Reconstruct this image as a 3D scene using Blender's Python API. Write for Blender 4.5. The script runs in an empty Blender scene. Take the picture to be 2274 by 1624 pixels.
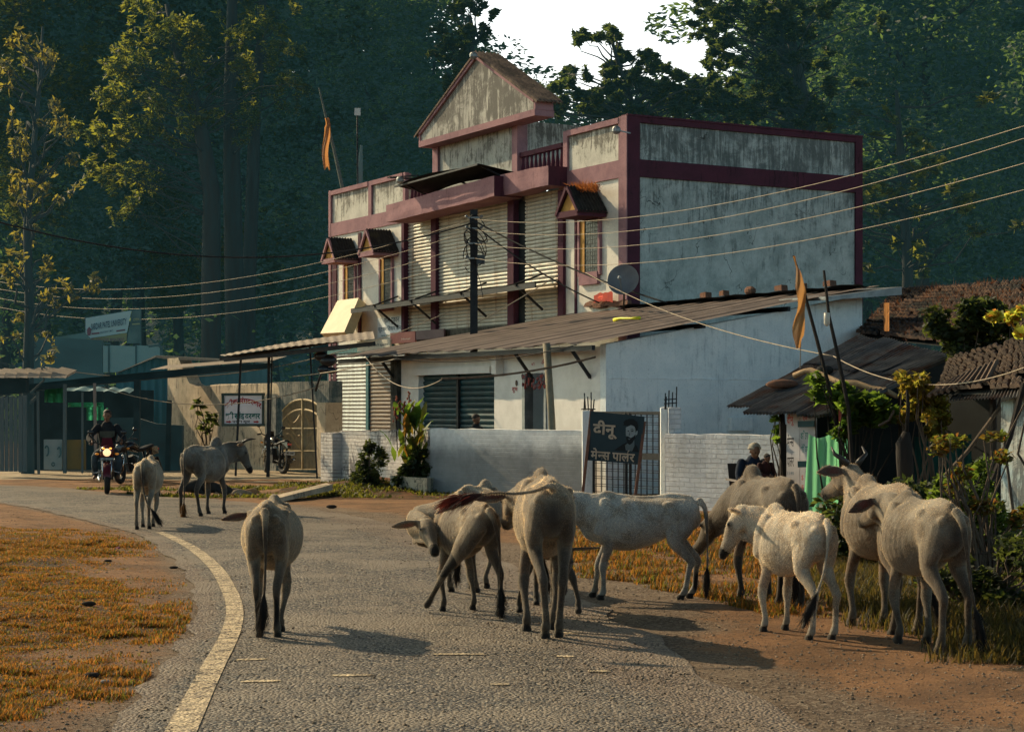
import bpy, math, random
import numpy as np
from mathutils import Vector, Matrix, noise as mnoise
random.seed(7); rng = np.random.default_rng(7)
scn = bpy.context.scene; COL = scn.collection
R = math.radians
EYE, FOC, HORIZ, CX = 1.8, 4048.0, 905.0, 1136.5     # lens height and calibration of the photo (measured on a 2273 px wide copy)
def at(px, py, Y):      # photo measurement + distance from the camera -> place in metres
    return Vector(((px-CX)/FOC*Y, Y, EYE+(HORIZ-py)/FOC*Y))
def gnd(px, py):
    Y = EYE*FOC/(py-HORIZ); return Vector(((px-CX)/FOC*Y, Y, 0))

# ---------------------------------------------------------------- object helpers
PM = {}
def thing(name, label, cat, loc=(0,0,0), rotz=0.0, group=None):
    o = bpy.data.objects.new(name, None); COL.objects.link(o)
    o.empty_display_size = .2
    o.location = loc; o.rotation_euler = (0,0,rotz); o['label'] = label; o['category'] = cat
    if group: o['group'] = group
    PM[o.name] = Matrix.Translation(Vector(loc)) @ Matrix.Rotation(rotz,4,'Z')
    return o
def tag(o, label=None, cat=None, group=None, kind=None):
    if label: o['label'] = label
    if cat: o['category'] = cat
    if group: o['group'] = group
    if kind: o['kind'] = kind
    return o
def pm(o): return PM[o.name]
def np_mesh(name, V, Fs, smooth=False):
    """V (n,3); Fs list of faces or an (m,k) array"""
    me = bpy.data.meshes.new(name)
    V = np.asarray(V, dtype=np.float32)
    if isinstance(Fs, np.ndarray):
        m, k = Fs.shape
        me.vertices.add(len(V)); me.vertices.foreach_set('co', V.ravel())
        me.loops.add(m*k); me.loops.foreach_set('vertex_index', Fs.astype(np.int32).ravel())
        me.polygons.add(m); me.polygons.foreach_set('loop_start', np.arange(0, m*k, k, dtype=np.int32))
        me.update(calc_edges=True)
    else:
        me.from_pydata(V.tolist(), [], Fs); me.update()
    if smooth: me.polygons.foreach_set('use_smooth', np.ones(len(me.polygons), dtype=bool))
    return me
def setcol(me, cols, name='Col'):
    a = me.color_attributes.new(name, 'FLOAT_COLOR', 'POINT')
    c = np.ones((len(me.vertices), 4), dtype=np.float32); c[:, :3] = cols
    a.data.foreach_set('color', c.ravel())
def link(name, me, mat, parent=None, loc=None, world=True, rot=None):
    o = bpy.data.objects.new(name, me); COL.objects.link(o)
    if mat is not None and not me.materials: me.materials.append(mat)
    if parent is not None:
        o.parent = parent
        if world: me.transform(pm(parent).inverted())
        PM[o.name]=pm(parent)
    elif world:
        n = len(me.vertices); co = np.empty(n*3, dtype=np.float32); me.vertices.foreach_get('co', co); co = co.reshape(-1,3)
        mn, mx = co.min(0), co.max(0)
        L = Vector(((mn[0]+mx[0])/2, (mn[1]+mx[1])/2, mn[2])) if loc is None else Vector(loc)
        if rot: 
            Mx = Matrix.Translation(L) @ Matrix.Rotation(rot,4,'Z')
            me.transform(Mx.inverted()); o.location = L; o.rotation_euler = (0,0,rot); PM[o.name] = Mx
        else:
            me.transform(Matrix.Translation(-L)); o.location = L; PM[o.name] = Matrix.Translation(L)
    return o
class MB:
    """collects shapes in world metres (through self.M) into one mesh"""
    def __init__(s, M=None): s.V=[]; s.F=[]; s.M=M or Matrix.Identity(4); s.C=[]; s.parts=[]
    def add(s, vs, fs, col=None):
        s.parts.append((len(s.V),len(s.F)))
        b=len(s.V); s.V += [tuple(s.M @ Vector(v)) for v in vs]; s.F += [[i+b for i in f] for f in fs]
        s.C += [col or (1,1,1)]*len(vs)
    def box(s, a, b, col=None):
        x0,x1=sorted((a[0],b[0])); y0,y1=sorted((a[1],b[1])); z0,z1=sorted((a[2],b[2]))
        s.add([(x0,y0,z0),(x1,y0,z0),(x1,y1,z0),(x0,y1,z0),(x0,y0,z1),(x1,y0,z1),(x1,y1,z1),(x0,y1,z1)],
              [(0,3,2,1),(4,5,6,7),(0,1,5,4),(1,2,6,5),(2,3,7,6),(3,0,4,7)], col)
    def hexa(s, p, col=None):   # 8 points: bottom ring, top ring
        s.add(p, [(0,3,2,1),(4,5,6,7),(0,1,5,4),(1,2,6,5),(2,3,7,6),(3,0,4,7)], col)
    def bar(s, a, b, w, h=None, col=None, up=(0,0,1)):
        h = w if h is None else h
        a=Vector(a); b=Vector(b); d=(b-a).normalized(); u=Vector(up)
        if abs(d.dot(u))>.95: u=Vector((0,1,0))
        r=d.cross(u).normalized(); u=r.cross(d)
        r*=w/2; u*=h/2
        s.hexa([a-r-u,a+r-u,b+r-u,b-r-u,a-r+u,a+r+u,b+r+u,b-r+u], col)
    def prism(s, poly, t, col=None):
        """poly: list of 3d points (planar), t: thickness vector"""
        n=len(poly); t=Vector(t)
        P=[Vector(p) for p in poly]
        s.add(P+[p+t for p in P], [list(range(n))[::-1], list(range(n,2*n))]+[(i,(i+1)%n,(i+1)%n+n,i+n) for i in range(n)], col)
    def tube(s, pts, rad, n=8, col=None, cap=True):
        P=[Vector(p) for p in pts]; m=len(P)
        rr = rad if isinstance(rad,(list,tuple)) else [rad]*m
        V=[]; F=[]; u=None
        for i,p in enumerate(P):
            d=(P[min(i+1,m-1)]-P[max(i-1,0)]).normalized()
            if u is None:
                u=Vector((0,0,1)) if abs(d.z)<.9 else Vector((1,0,0))
            u=(u-d*u.dot(d)).normalized(); v=d.cross(u)
            for k in range(n):
                a=2*math.pi*k/n; V.append(p+(u*math.cos(a)+v*math.sin(a))*rr[i])
        for i in range(m-1):
            for k in range(n):
                F.append((i*n+k,i*n+(k+1)%n,(i+1)*n+(k+1)%n,(i+1)*n+k))
        if cap: F.append(list(range(n))[::-1]); F.append([(m-1)*n+k for k in range(n)])
        s.add(V,F,col)
    def ball(s, c, r, n=10, col=None):
        r = r if isinstance(r,(tuple,list,Vector)) else (r,r,r)
        V=[]; F=[]; h=n//2
        for i in range(1,h):
            for k in range(n):
                a=math.pi*i/h; b=2*math.pi*k/n
                V.append((c[0]+r[0]*math.sin(a)*math.cos(b), c[1]+r[1]*math.sin(a)*math.sin(b), c[2]+r[2]*math.cos(a)))
        V += [(c[0],c[1],c[2]+r[2]),(c[0],c[1],c[2]-r[2])]; t=len(V)-2
        for i in range(h-2):
            for k in range(n): F.append((i*n+k,(i+1)*n+k,(i+1)*n+(k+1)%n,i*n+(k+1)%n))
        for k in range(n): F.append((t,k,(k+1)%n)); F.append((t+1,(h-2)*n+(k+1)%n,(h-2)*n+k))
        s.add(V,F,col)
    def torus(s, c, axis, Rr, r, n=24, m=8, col=None):
        ax=Vector(axis).normalized(); u=ax.orthogonal().normalized(); v=ax.cross(u); c=Vector(c); V=[]; F=[]
        for i in range(n):
            a=2*math.pi*i/n; e=u*math.cos(a)+v*math.sin(a)
            for k in range(m):
                b=2*math.pi*k/m; V.append(c+e*(Rr+r*math.cos(b))+ax*(r*math.sin(b)))
        for i in range(n):
            for k in range(m): F.append((i*m+k,((i+1)%n)*m+k,((i+1)%n)*m+(k+1)%m,i*m+(k+1)%m))
        s.add(V,F,col)
    def grid(s, fn, nu, nv, col=None):
        V=[fn(i/nu,j/nv) for j in range(nv+1) for i in range(nu+1)]
        F=[(j*(nu+1)+i,j*(nu+1)+i+1,(j+1)*(nu+1)+i+1,(j+1)*(nu+1)+i) for j in range(nv) for i in range(nu)]
        s.add(V,F,col)
    def build_split(s, name, mat, parent=None, **k):
        """every added shape becomes a part of its own"""
        P=s.parts; o=None
        for i,(v0,f0) in enumerate(P):
            v1=P[i+1][0] if i+1<len(P) else len(s.V); f1=P[i+1][1] if i+1<len(P) else len(s.F)
            m=MB(); m.V=s.V[v0:v1]; m.C=s.C[v0:v1]; m.F=[[q-v0 for q in f] for f in s.F[f0:f1]]; o=m.build(name,mat,parent,**k)
        return o
    def build(s, name, mat, parent=None, smooth=False, label=None, cat=None, kind=None, group=None, loc=None, rot=None, vcol=False):
        me=np_mesh(name, np.array([tuple(v) for v in s.V]), s.F, smooth)
        if vcol: setcol(me, np.array(s.C))
        o=link(name, me, mat, parent, loc, True, rot)
        return tag(o,label,cat,group,kind)
def sheet(fn, name, mat, parent=None, nu=20, nv=10, thick=.0, smooth=True, **k):
    m=MB(); m.grid(fn,nu,nv)
    if thick:
        n0=len(m.V); m.grid(lambda u,v: Vector(fn(u,v))-Vector((0,0,thick)),nu,nv)
    return m.build(name,mat,parent,smooth,**k)

# ---------------------------------------------------------------- materials
HZ = (.021,.057,.062)    # teal valley haze, put into far surfaces as a faint glow
def newmat(name):
    m=bpy.data.materials.new(name); m.use_nodes=True; nt=m.node_tree; nt.nodes.clear()
    out=nt.nodes.new('ShaderNodeOutputMaterial'); return m,nt,out
def N(nt,t,**k):
    n=nt.nodes.new(t)
    for a,b in k.items():
        if a[0]=='i' and a[1:].isdigit(): n.inputs[int(a[1:])].default_value=b
        elif a in n.inputs.keys() if hasattr(n.inputs,'keys') else False: n.inputs[a].default_value=b
        else: setattr(n,a,b)
    return n
def c4(c): return (c[0],c[1],c[2],1)
def mixc(nt, f, a, b, mode='MIX'):
    n=nt.nodes.new('ShaderNodeMix'); n.data_type='RGBA'; n.blend_type=mode; n.clamp_factor=True
    for s,v in ((0,f),(6,a),(7,b)):
        if hasattr(v,'is_linked') or hasattr(v,'links'): nt.links.new(v,n.inputs[s])
        else: n.inputs[s].default_value = v if s==0 else c4(v)
    return n.outputs[2]
def ramp(nt, fac, p0, p1, inv=False):
    n=nt.nodes.new('ShaderNodeMapRange'); n.interpolation_type='SMOOTHSTEP'
    nt.links.new(fac,n.inputs[0]); n.inputs[1].default_value=p0; n.inputs[2].default_value=p1
    if inv: n.inputs[3].default_value=1; n.inputs[4].default_value=0
    return n.outputs[0]
def coords(nt, kind='Object', scale=(1,1,1)):
    t=nt.nodes.new('ShaderNodeTexCoord'); mp=nt.nodes.new('ShaderNodeMapping'); mp.inputs['Scale'].default_value=scale
    if kind=='World':
        g=nt.nodes.new('ShaderNodeNewGeometry'); nt.links.new(g.outputs['Position'],mp.inputs[0])
    else: nt.links.new(t.outputs[kind],mp.inputs[0])
    return mp.outputs[0]
def noise(nt, co, scale, detail=4, rough=.6, dist=0):
    n=nt.nodes.new('ShaderNodeTexNoise'); n.inputs['Scale'].default_value=scale; n.inputs['Detail'].default_value=detail
    n.inputs['Roughness'].default_value=rough; n.inputs['Distortion'].default_value=dist
    nt.links.new(co,n.inputs['Vector']); return n.outputs['Fac']
def math_(nt, op, a, b=0.0):
    n=nt.nodes.new('ShaderNodeMath'); n.operation=op
    for i,v in enumerate((a,b)):
        if isinstance(v,(int,float)): n.inputs[i].default_value=v
        else: nt.links.new(v,n.inputs[i])
    return n.outputs[0]
def bump(nt, h, strength, dist=.02):
    b=nt.nodes.new('ShaderNodeBump'); b.inputs['Strength'].default_value=strength; b.inputs['Distance'].default_value=dist
    nt.links.new(h,b.inputs['Height']); return b.outputs[0]
def princ(nt,out,col,rough=.85,metal=0,nrm=None,spec=.3,emis=None,es=0,sheen=0):
    p=nt.nodes.new('ShaderNodeBsdfPrincipled')
    if isinstance(col,(tuple,list)): p.inputs['Base Color'].default_value=c4(col)
    else: nt.links.new(col,p.inputs['Base Color'])
    if isinstance(rough,(int,float)): p.inputs['Roughness'].default_value=rough
    else: nt.links.new(rough,p.inputs['Roughness'])
    p.inputs['Metallic'].default_value=metal; p.inputs['Specular IOR Level'].default_value=spec
    if nrm is not None: nt.links.new(nrm,p.inputs['Normal'])
    if emis: p.inputs['Emission Color'].default_value=c4(emis); p.inputs['Emission Strength'].default_value=es
    if sheen: p.inputs['Sheen Weight'].default_value=sheen; p.inputs['Sheen Roughness'].default_value=.4
    nt.links.new(p.outputs[0],out.inputs[0]); return p
MATS={}
def M(name, c1, c2=None, scale=4, rough=.85, b=.3, bs=None, metal=0, haze=0, spec=.3, stretch=(1,1,1), dirt=None, dscale=1.2, dlo=.5, dhi=.7, kind='Object', bd=.02):
    if name in MATS: return MATS[name]
    m,nt,out=newmat(name); co=coords(nt,kind,stretch)
    c2=c2 or tuple(x*.7 for x in c1)
    f=noise(nt,co,scale,6,.65); col=mixc(nt,ramp(nt,f,.35,.65),c1,c2)
    if dirt: col=mixc(nt,ramp(nt,noise(nt,co,dscale,7,.7,.3),dlo,dhi),col,dirt)
    nr=bump(nt,noise(nt,co,bs or scale*6,5,.7),b,bd) if b else None
    p=princ(nt,out,col,rough,metal,nr,spec)
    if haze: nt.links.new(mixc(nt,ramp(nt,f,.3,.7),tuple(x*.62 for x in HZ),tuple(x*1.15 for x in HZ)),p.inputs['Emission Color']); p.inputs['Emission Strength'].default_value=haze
    MATS[name]=m; return m
def leafmat(name, c1, c2, tr, haze=0, trf=.45, scale=.6, rough=.6, c3=None):
    m,nt,out=newmat(name); co=coords(nt,'Object')
    g=nt.nodes.new('ShaderNodeNewGeometry')
    f=noise(nt,co,scale,3,.6); col=mixc(nt,ramp(nt,f,.35,.65),c1,c2)
    rnd=g.outputs['Random Per Island']
    col=mixc(nt,rnd,col,tuple(x*.45 for x in c1))
    tcol=mixc(nt,ramp(nt,rnd,.3,1),tr,c3 or tuple(x*.5 for x in tr))
    p=princ(nt,out,col,rough,0,None,.35)
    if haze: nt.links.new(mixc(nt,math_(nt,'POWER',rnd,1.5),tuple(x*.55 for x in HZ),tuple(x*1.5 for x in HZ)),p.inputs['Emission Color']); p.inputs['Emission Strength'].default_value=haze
    t=nt.nodes.new('ShaderNodeBsdfTranslucent'); nt.links.new(tcol,t.inputs[0])
    mx=nt.nodes.new('ShaderNodeMixShader'); mx.inputs[0].default_value=trf
    nt.links.new(p.outputs[0],mx.inputs[1]); nt.links.new(t.outputs[0],mx.inputs[2]); nt.links.new(mx.outputs[0],out.inputs[0])
    MATS[name]=m; return m
def streakwall(name, base, mid, dark, haze=0, amt=(.42,.62), topz=None, fade=1.5, crack=True, blue=None):
    """weather-stained plaster: vertical run-off streaks (object z is up), blotches, hairline cracks, heavier below topz"""
    m,nt,out=newmat(name)
    co=coords(nt,'Object'); cs=coords(nt,'Object',(7.5,7.5,.75))
    col=mixc(nt,ramp(nt,noise(nt,co,1.3,7,.7),.35,.68),base,mid)
    s=math_(nt,'ADD',math_(nt,'ADD',math_(nt,'MULTIPLY',noise(nt,cs,1.2,9,.8,.3),1.25),math_(nt,'MULTIPLY',noise(nt,co,1.1,9,.8,.6),1.15)),-.70)
    if topz is not None:
        sx=nt.nodes.new('ShaderNodeSeparateXYZ'); t=nt.nodes.new('ShaderNodeTexCoord'); nt.links.new(t.outputs['Object'],sx.inputs[0])
        g=ramp(nt,sx.outputs[2],topz-fade,topz)
        s=math_(nt,'ADD',s,math_(nt,'MULTIPLY',math_(nt,'SUBTRACT',g,.45),.28))
    col=mixc(nt,math_(nt,'MULTIPLY',ramp(nt,s,*amt),.9),col,dark)
    col=mixc(nt,ramp(nt,noise(nt,co,26,4,.8),.56,.72),col,tuple(x*.55 for x in mid))
    if blue: col=mixc(nt,ramp(nt,noise(nt,co,.8,3,.5),.5,.7),col,blue)
    h=noise(nt,co,9,6,.75)
    if crack:
        v=nt.nodes.new('ShaderNodeTexVoronoi'); v.feature='DISTANCE_TO_EDGE'; v.inputs['Scale'].default_value=.9
        wob=nt.nodes.new('ShaderNodeTexNoise'); wob.inputs['Scale'].default_value=2.5; nt.links.new(co,wob.inputs[0])
        mx=nt.nodes.new('ShaderNodeVectorMath'); mx.operation='ADD'; nt.links.new(co,mx.inputs[0]); nt.links.new(wob.outputs[1],mx.inputs[1]); nt.links.new(mx.outputs[0],v.inputs['Vector'])
        k=math_(nt,'MULTIPLY',ramp(nt,v.outputs[0],.0,.014,True),ramp(nt,noise(nt,co,.7,2),.5,.6))
        col=mixc(nt,k,col,tuple(x*.5 for x in dark))
    p=princ(nt,out,col,.9,0,bump(nt,h,.35,.03),.2)
    if haze: p.inputs['Emission Color'].default_value=c4(HZ); p.inputs['Emission Strength'].default_value=haze
    MATS[name]=m; return m
def brickmat(name, base, mortar, dirt, scale=(1,1,1), off=.6, bstr=1.0, lo=.5, hi=.75, rise=None):
    """painted brick, object x along the wall and z up"""
    m,nt,out=newmat(name); t=nt.nodes.new('ShaderNodeTexCoord'); sx=nt.nodes.new('ShaderNodeSeparateXYZ'); nt.links.new(t.outputs['Object'],sx.inputs[0])
    cb=nt.nodes.new('ShaderNodeCombineXYZ'); nt.links.new(sx.outputs[0],cb.inputs[0]); nt.links.new(sx.outputs[2],cb.inputs[1])
    co=coords(nt,'Object')
    wn=nt.nodes.new('ShaderNodeTexNoise'); wn.inputs['Scale'].default_value=4; nt.links.new(co,wn.inputs[0])
    va=nt.nodes.new('ShaderNodeVectorMath'); va.operation='MULTIPLY_ADD'; nt.links.new(wn.outputs[1],va.inputs[0]); va.inputs[1].default_value=(.035,.035,0); nt.links.new(cb.outputs[0],va.inputs[2])
    br=nt.nodes.new('ShaderNodeTexBrick'); nt.links.new(va.outputs[0],br.inputs[0])
    br.inputs['Scale'].default_value=1; br.inputs['Brick Width'].default_value=.24; br.inputs['Row Height'].default_value=.085
    br.inputs['Mortar Size'].default_value=.009; br.inputs['Mortar Smooth'].default_value=.6
    col=mixc(nt,ramp(nt,noise(nt,co,3,6,.7),.35,.65),base,tuple(x*.78 for x in base))
    vis=ramp(nt,noise(nt,co,1.7,4,.6),.38,.58)
    col=mixc(nt,math_(nt,'MULTIPLY',br.outputs['Fac'],math_(nt,'MULTIPLY',vis,off)),col,mortar)
    col=mixc(nt,ramp(nt,noise(nt,co,1.1,8,.75,.4),lo,hi),col,dirt)
    if rise:
        g=ramp(nt,math_(nt,'ADD',sx.outputs[2],math_(nt,'MULTIPLY',noise(nt,co,2,5),-.5)),rise-.55,rise,True)
        col=mixc(nt,math_(nt,'MULTIPLY',g,.75),col,tuple(x*.45 for x in dirt))
    h=math_(nt,'ADD',math_(nt,'MULTIPLY',br.outputs['Fac'],-1.0),math_(nt,'MULTIPLY',noise(nt,co,14,5,.7),.9))
    princ(nt,out,col,.9,0,bump(nt,h,bstr,.02),.2); MATS[name]=m; return m

PINK=(.34,.125,.13)
m_pink=streakwall('pink_paint',(.34,.185,.20),(.24,.13,.15),(.09,.045,.045),amt=(.60,.85),crack=False)
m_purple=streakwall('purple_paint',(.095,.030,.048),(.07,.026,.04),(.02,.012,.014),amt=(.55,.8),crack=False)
m_panel=streakwall('stained_panel',(.62,.60,.52),(.46,.44,.38),(.13,.12,.10),amt=(.47,.66),topz=9.9,fade=1.7)
m_upper=streakwall('stained_upper_panel',(.52,.50,.44),(.34,.33,.30),(.10,.095,.085),amt=(.47,.66),topz=12.5,fade=5.5)
m_side=streakwall('stained_side_plaster',(.52,.57,.54),(.30,.35,.33),(.10,.12,.115),amt=(.42,.72),topz=10.0,fade=4.5)
m_white=streakwall('dirty_white_paint',(.78,.73,.63),(.68,.63,.54),(.2,.18,.15),amt=(.66,.9),crack=False)
m_shed=streakwall('blue_white_limewash',(.84,.86,.84),(.70,.75,.75),(.30,.35,.37),amt=(.50,.92),crack=False)
m_cream=M('cream_render',(.80,.76,.70),(.70,.66,.60),2,.9,.3)
m_dark=M('dark_steel',(.018,.019,.022),(.03,.03,.03),8,.6,.2,metal=.3)
m_black=M('black_plastic',(.012,.013,.015),(.02,.02,.022),9,.35,.1,spec=.5)
m_ochre=M('ochre_paint',(.55,.30,.07),(.40,.2,.05),3,.8,.3,dirt=(.06,.04,.03),dlo=.6,dhi=.7)
m_tile=M('mossy_black_tile',(.035,.033,.03),(.015,.015,.014),6,.95,.8,dirt=(.06,.05,.03))
m_rooftile=M('weathered_roof_tile',(.22,.15,.11),(.11,.08,.065),5,.95,.8,dirt=(.05,.04,.035),dlo=.45,dhi=.65)
m_conc=streakwall('dark_concrete',(.10,.10,.085),(.065,.068,.06),(.02,.022,.02),amt=(.4,.6))
m_shutter=M('rusty_shutter',(.54,.52,.45),(.42,.40,.34),1.6,.55,.15,metal=.25,dirt=(.20,.10,.04),dscale=1.0,dlo=.52,dhi=.72,stretch=(2.2,2.2,.22))
m_shut2=M('grey_shutter',(.50,.52,.48),(.36,.38,.36),2,.45,.15,metal=.4,dirt=(.09,.07,.05),stretch=(2,2,.3))
m_brown=M('brown_shutter',(.16,.115,.075),(.11,.08,.055),2,.6,.15,metal=.2)
m_teal=M('teal_shutter_paint',(.012,.06,.07),(.01,.04,.048),3,.5,.15,dirt=(.05,.02,.015),dlo=.62,dhi=.72)
m_tealfr=M('teal_frame_paint',(.02,.13,.14),(.015,.09,.1),3,.6,.15)
m_glass=M('dusty_window',(.05,.065,.07),(.10,.12,.12),3,.3,.1,spec=.6)
m_corr=M('brown_roof_sheet',(.26,.18,.145),(.19,.13,.105),1.5,.5,.1,metal=.35,dirt=(.05,.035,.03),dscale=.6)
def valleymat(name,hi,lo,dirt):
    m,nt,out=newmat(name); co=coords(nt,'Object'); vc=nt.nodes.new('ShaderNodeVertexColor'); vc.layer_name='Col'; sp=nt.nodes.new('ShaderNodeSeparateColor'); nt.links.new(vc.outputs[0],sp.inputs[0])
    col=mixc(nt,sp.outputs[0],lo,mixc(nt,ramp(nt,noise(nt,co,1.4,6,.7),.38,.62),hi,tuple(x*.7 for x in hi)))
    col=mixc(nt,math_(nt,'MULTIPLY',ramp(nt,noise(nt,co,.7,7,.7,.4),.52,.68),.8),col,dirt)
    princ(nt,out,col,.5,.25,bump(nt,noise(nt,co,9,4,.7),.1,.01),.3); return m
m_corr=valleymat('brown_roof_sheet_ribbed',(.25,.195,.165),(.022,.017,.015),(.09,.07,.06))  # rib tops coloured as if lit, valleys dark with rust and painted shade
m_rust=M('rusty_iron_sheet',(.17,.165,.155),(.09,.085,.08),2.0,.5,.25,metal=.45,dirt=(.10,.042,.02),dscale=1.1,dlo=.5,dhi=.66,stretch=(1,1,1))
m_wood=M('grey_wood',(.14,.10,.07),(.07,.05,.035),6,.9,.5,stretch=(1,1,.25))
m_darkwood=M('dark_wood',(.035,.026,.02),(.018,.014,.012),6,.9,.5,stretch=(1,1,.25))
m_galv=M('galvanised_sheet',(.30,.31,.31),(.20,.21,.21),3,.5,.2,metal=.5)
m_wire=M('pale_wire',(.36,.29,.2),(.26,.21,.16),4,.6,0,metal=.2)
m_cable=M('black_cable',(.012,.012,.013),None,4,.6,0)
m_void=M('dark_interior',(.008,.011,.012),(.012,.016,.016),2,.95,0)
SUN_E,SKY_S=5.0,.145
# ---------------------------------------------------------------- ground, road
def sm(a,b,x): 
    t=np.clip((x-a)/(b-a),0,1); return t*t*(3-2*t)
LP=[(1.0,4.0),(-.2,7.0),(-1.15,8.6)]+[tuple(gnd(a,b)[:2]) for a,b in ((381,1624),(417,1550),(462,1480),(494,1430),(514,1380),(508,1330),(473,1272),(412,1217),(345,1182),(250,1158),(140,1134),(0,1113))]+[(-14,38.2),(-24,43),(-60,55)]
RP=[(6,4.0),(3.6,7.0),(2.0,8.8)]+[tuple(gnd(a,b)[:2]) for a,b in ((1640,1624),(1500,1520),(1370,1440),(1275,1365),(1130,1280),(975,1220),(810,1163),(620,1128),(430,1110),(270,1100),(120,1086),(0,1079))]+[(-17,45.5),(-30,49),(-60,60)]
def resample(P,n):
    P=np.array(P); d=np.r_[0,np.cumsum(np.linalg.norm(np.diff(P,axis=0),axis=1))]
    # catmull-rom
    out=[]
    for s in np.linspace(0,d[-1],n):
        i=min(max(np.searchsorted(d,s)-1,0),len(P)-2); t=(s-d[i])/(d[i+1]-d[i])
        p0=P[max(i-1,0)];p1=P[i];p2=P[i+1];p3=P[min(i+2,len(P)-1)]
        out.append(.5*((2*p1)+(-p0+p2)*t+(2*p0-5*p1+4*p2-p3)*t*t+(-p0+3*p1-3*p2+p3)*t**3))
    return np.array(out)
NL=420
L_=resample(LP,NL); R_=resample(RP,NL)
def leftx(Y): return np.interp(Y,L_[:,1],L_[:,0])
def rightx(Y): return np.interp(Y,R_[:,1],R_[:,0])
def pnoise(x,y,s,seed=0): return mnoise.noise(Vector((x*s+seed*7.3,y*s-seed*3.1,seed*1.7)))
def gz(x,y):
    """ground height"""
    z=0.0; lx=float(leftx(y)); 
    d=lx-.35-x
    if d>0 and y<45: z+= .06*min(d,1.5)*(.6+.6*pnoise(x,y,.9,1))*min(1,(45-y)/8)+.035*pnoise(x,y,2.3,2)*min(d,1)
    rx=float(rightx(y)); d=x-rx-.6
    if d>0 and y<36: z+= .018*pnoise(x,y,1.6,3)*min(d,1)
    # earth bank at the foot of the compound wall
    d=math.hypot((x+2.9)/2.6,(y-40.0)/2.6)
    if d<1: z+=.34*(1-d)**1.2*(.8+.4*pnoise(x,y,2.,4))
    return z
def gx0(px,Y): return (px-CX)/FOC*Y
def build_ground():
    xs=np.r_[-900,-400,-200,-110,-70,np.arange(-50,-12,1.0),np.arange(-12,9,.16),np.arange(9,50,1.0),70,110,200,400,900]
    ys=np.r_[-60,-20,0,4,np.arange(6,30,.16),np.arange(30,56,.3),np.arange(56,110,2.0),150,250,500,1200,3000]
    nx,ny=len(xs),len(ys); V=np.zeros((nx*ny,3)); C=np.zeros((nx*ny,3)); k=0
    for j,y in enumerate(ys):
        lx=float(leftx(y)) if y<60 else -60; rx=float(rightx(y)) if y<60 else -60
        for i,x in enumerate(xs):
            near = (-16<x<14 and 5<y<60)
            V[k]=(x,y,gz(x,y) if near else 0)
            if near:
                n1=pnoise(x,y,.55,5); n2=pnoise(x,y,1.7,6)
                g=0
                if y<30: g=sm(.35,1.8,lx-x+ .9*n1)*(1-sm(23.5,26.5,y+1.5*n1))*(.8+.2*sm(-.45,.25,n2+n1*.6+ .12))
                # right: dry grass by the brick wall / under the hedge
                px=CX+x/y*FOC; 
                if y>8: g=max(g, float(sm(.15,.8,x-max(rx+1.2,-.2+ (y-17)*.0)-(.9 if y<26 else 6)))*float(sm(15,18.5,y+n1*1.5+(x-1.2)*1.2))*(1-float(sm(27.5,30,y)))*.9)
                if 12.5<y<24: g=max(g,float(sm(-.15,.35,x-gx0(np.interp(y,[13,14.5,16,18,24],[2250,2120,1960,1860,1800]),y)+.4*n1)))
                if 36<y<44 and x<rx+6: g=max(g,.55*float(sm(.1,.3,n2+.1)))
                if y>26 and x>rx+.5 and abs(x+2.8)<2.3 and 36<y<43.5: g=max(g,.8)
                conc=float(sm(44.5,46.5,y+n1*2))*(1-float(sm(57,59,y)))
                if x<-9.5: conc*=.6
                if y<40 and x>0: conc=max(conc,0)
                gv=0
                if y<34: gv=(1-float(sm(.2,2.4,x-rx+.8*n1))) if x>rx-.3 else ((1-float(sm(0,1.0,lx-x))) if x<lx else 1)
                C[k]=(g,conc,gv)
            k+=1
    idx=np.arange(nx*ny).reshape(ny,nx)
    F=np.stack([idx[:-1,:-1],idx[:-1,1:],idx[1:,1:],idx[1:,:-1]],-1).reshape(-1,4)
    me=np_mesh('ground',V,F,True); setcol(me,C)
    m,nt,out=newmat('earth'); co=coords(nt,'World')
    a=nt.nodes.new('ShaderNodeVertexColor'); a.layer_name='Col'; sx=nt.nodes.new('ShaderNodeSeparateColor'); nt.links.new(a.outputs[0],sx.inputs[0])
    col=dirtcol(nt,co)
    asp,_h=asphalt(nt,co); gm2=ramp(nt,math_(nt,'ADD',sx.outputs[2],math_(nt,'MULTIPLY',math_(nt,'SUBTRACT',math_(nt,'ADD',math_(nt,'MULTIPLY',noise(nt,co,1.3,6,.7),.5),math_(nt,'MULTIPLY',noise(nt,co,26,3,.8),.5)),.5),1.8)),.35,.75)
    col=mixc(nt,gm2,col,mixc(nt,.35,asp,(.32,.20,.115)))
    gr=mixc(nt,ramp(nt,noise(nt,co,2.2,5,.7),.4,.62),(.20,.075,.02),(.07,.045,.012))
    gr=mixc(nt,ramp(nt,noise(nt,co,14,4,.8),.5,.7),gr,(.05,.03,.01))
    gm=ramp(nt,math_(nt,'ADD',sx.outputs[0],math_(nt,'MULTIPLY',math_(nt,'SUBTRACT',noise(nt,co,5,5,.75),.5),1.2)),.35,.65)
    col=mixc(nt,gm,col,gr)
    cc=mixc(nt,ramp(nt,noise(nt,co,1.2,6,.7),.4,.7),(.62,.50,.34),(.40,.31,.2))
    col=mixc(nt,ramp(nt,math_(nt,'ADD',sx.outputs[1],math_(nt,'MULTIPLY',math_(nt,'SUBTRACT',noise(nt,co,2,5),.5),.6)),.4,.6),col,cc)
    h=math_(nt,'ADD',noise(nt,co,9,8,.75),math_(nt,'MULTIPLY',noise(nt,co,42,4,.8),.35))
    princ(nt,out,col,.8,0,bump(nt,h,1.0,.10),.22)
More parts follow.
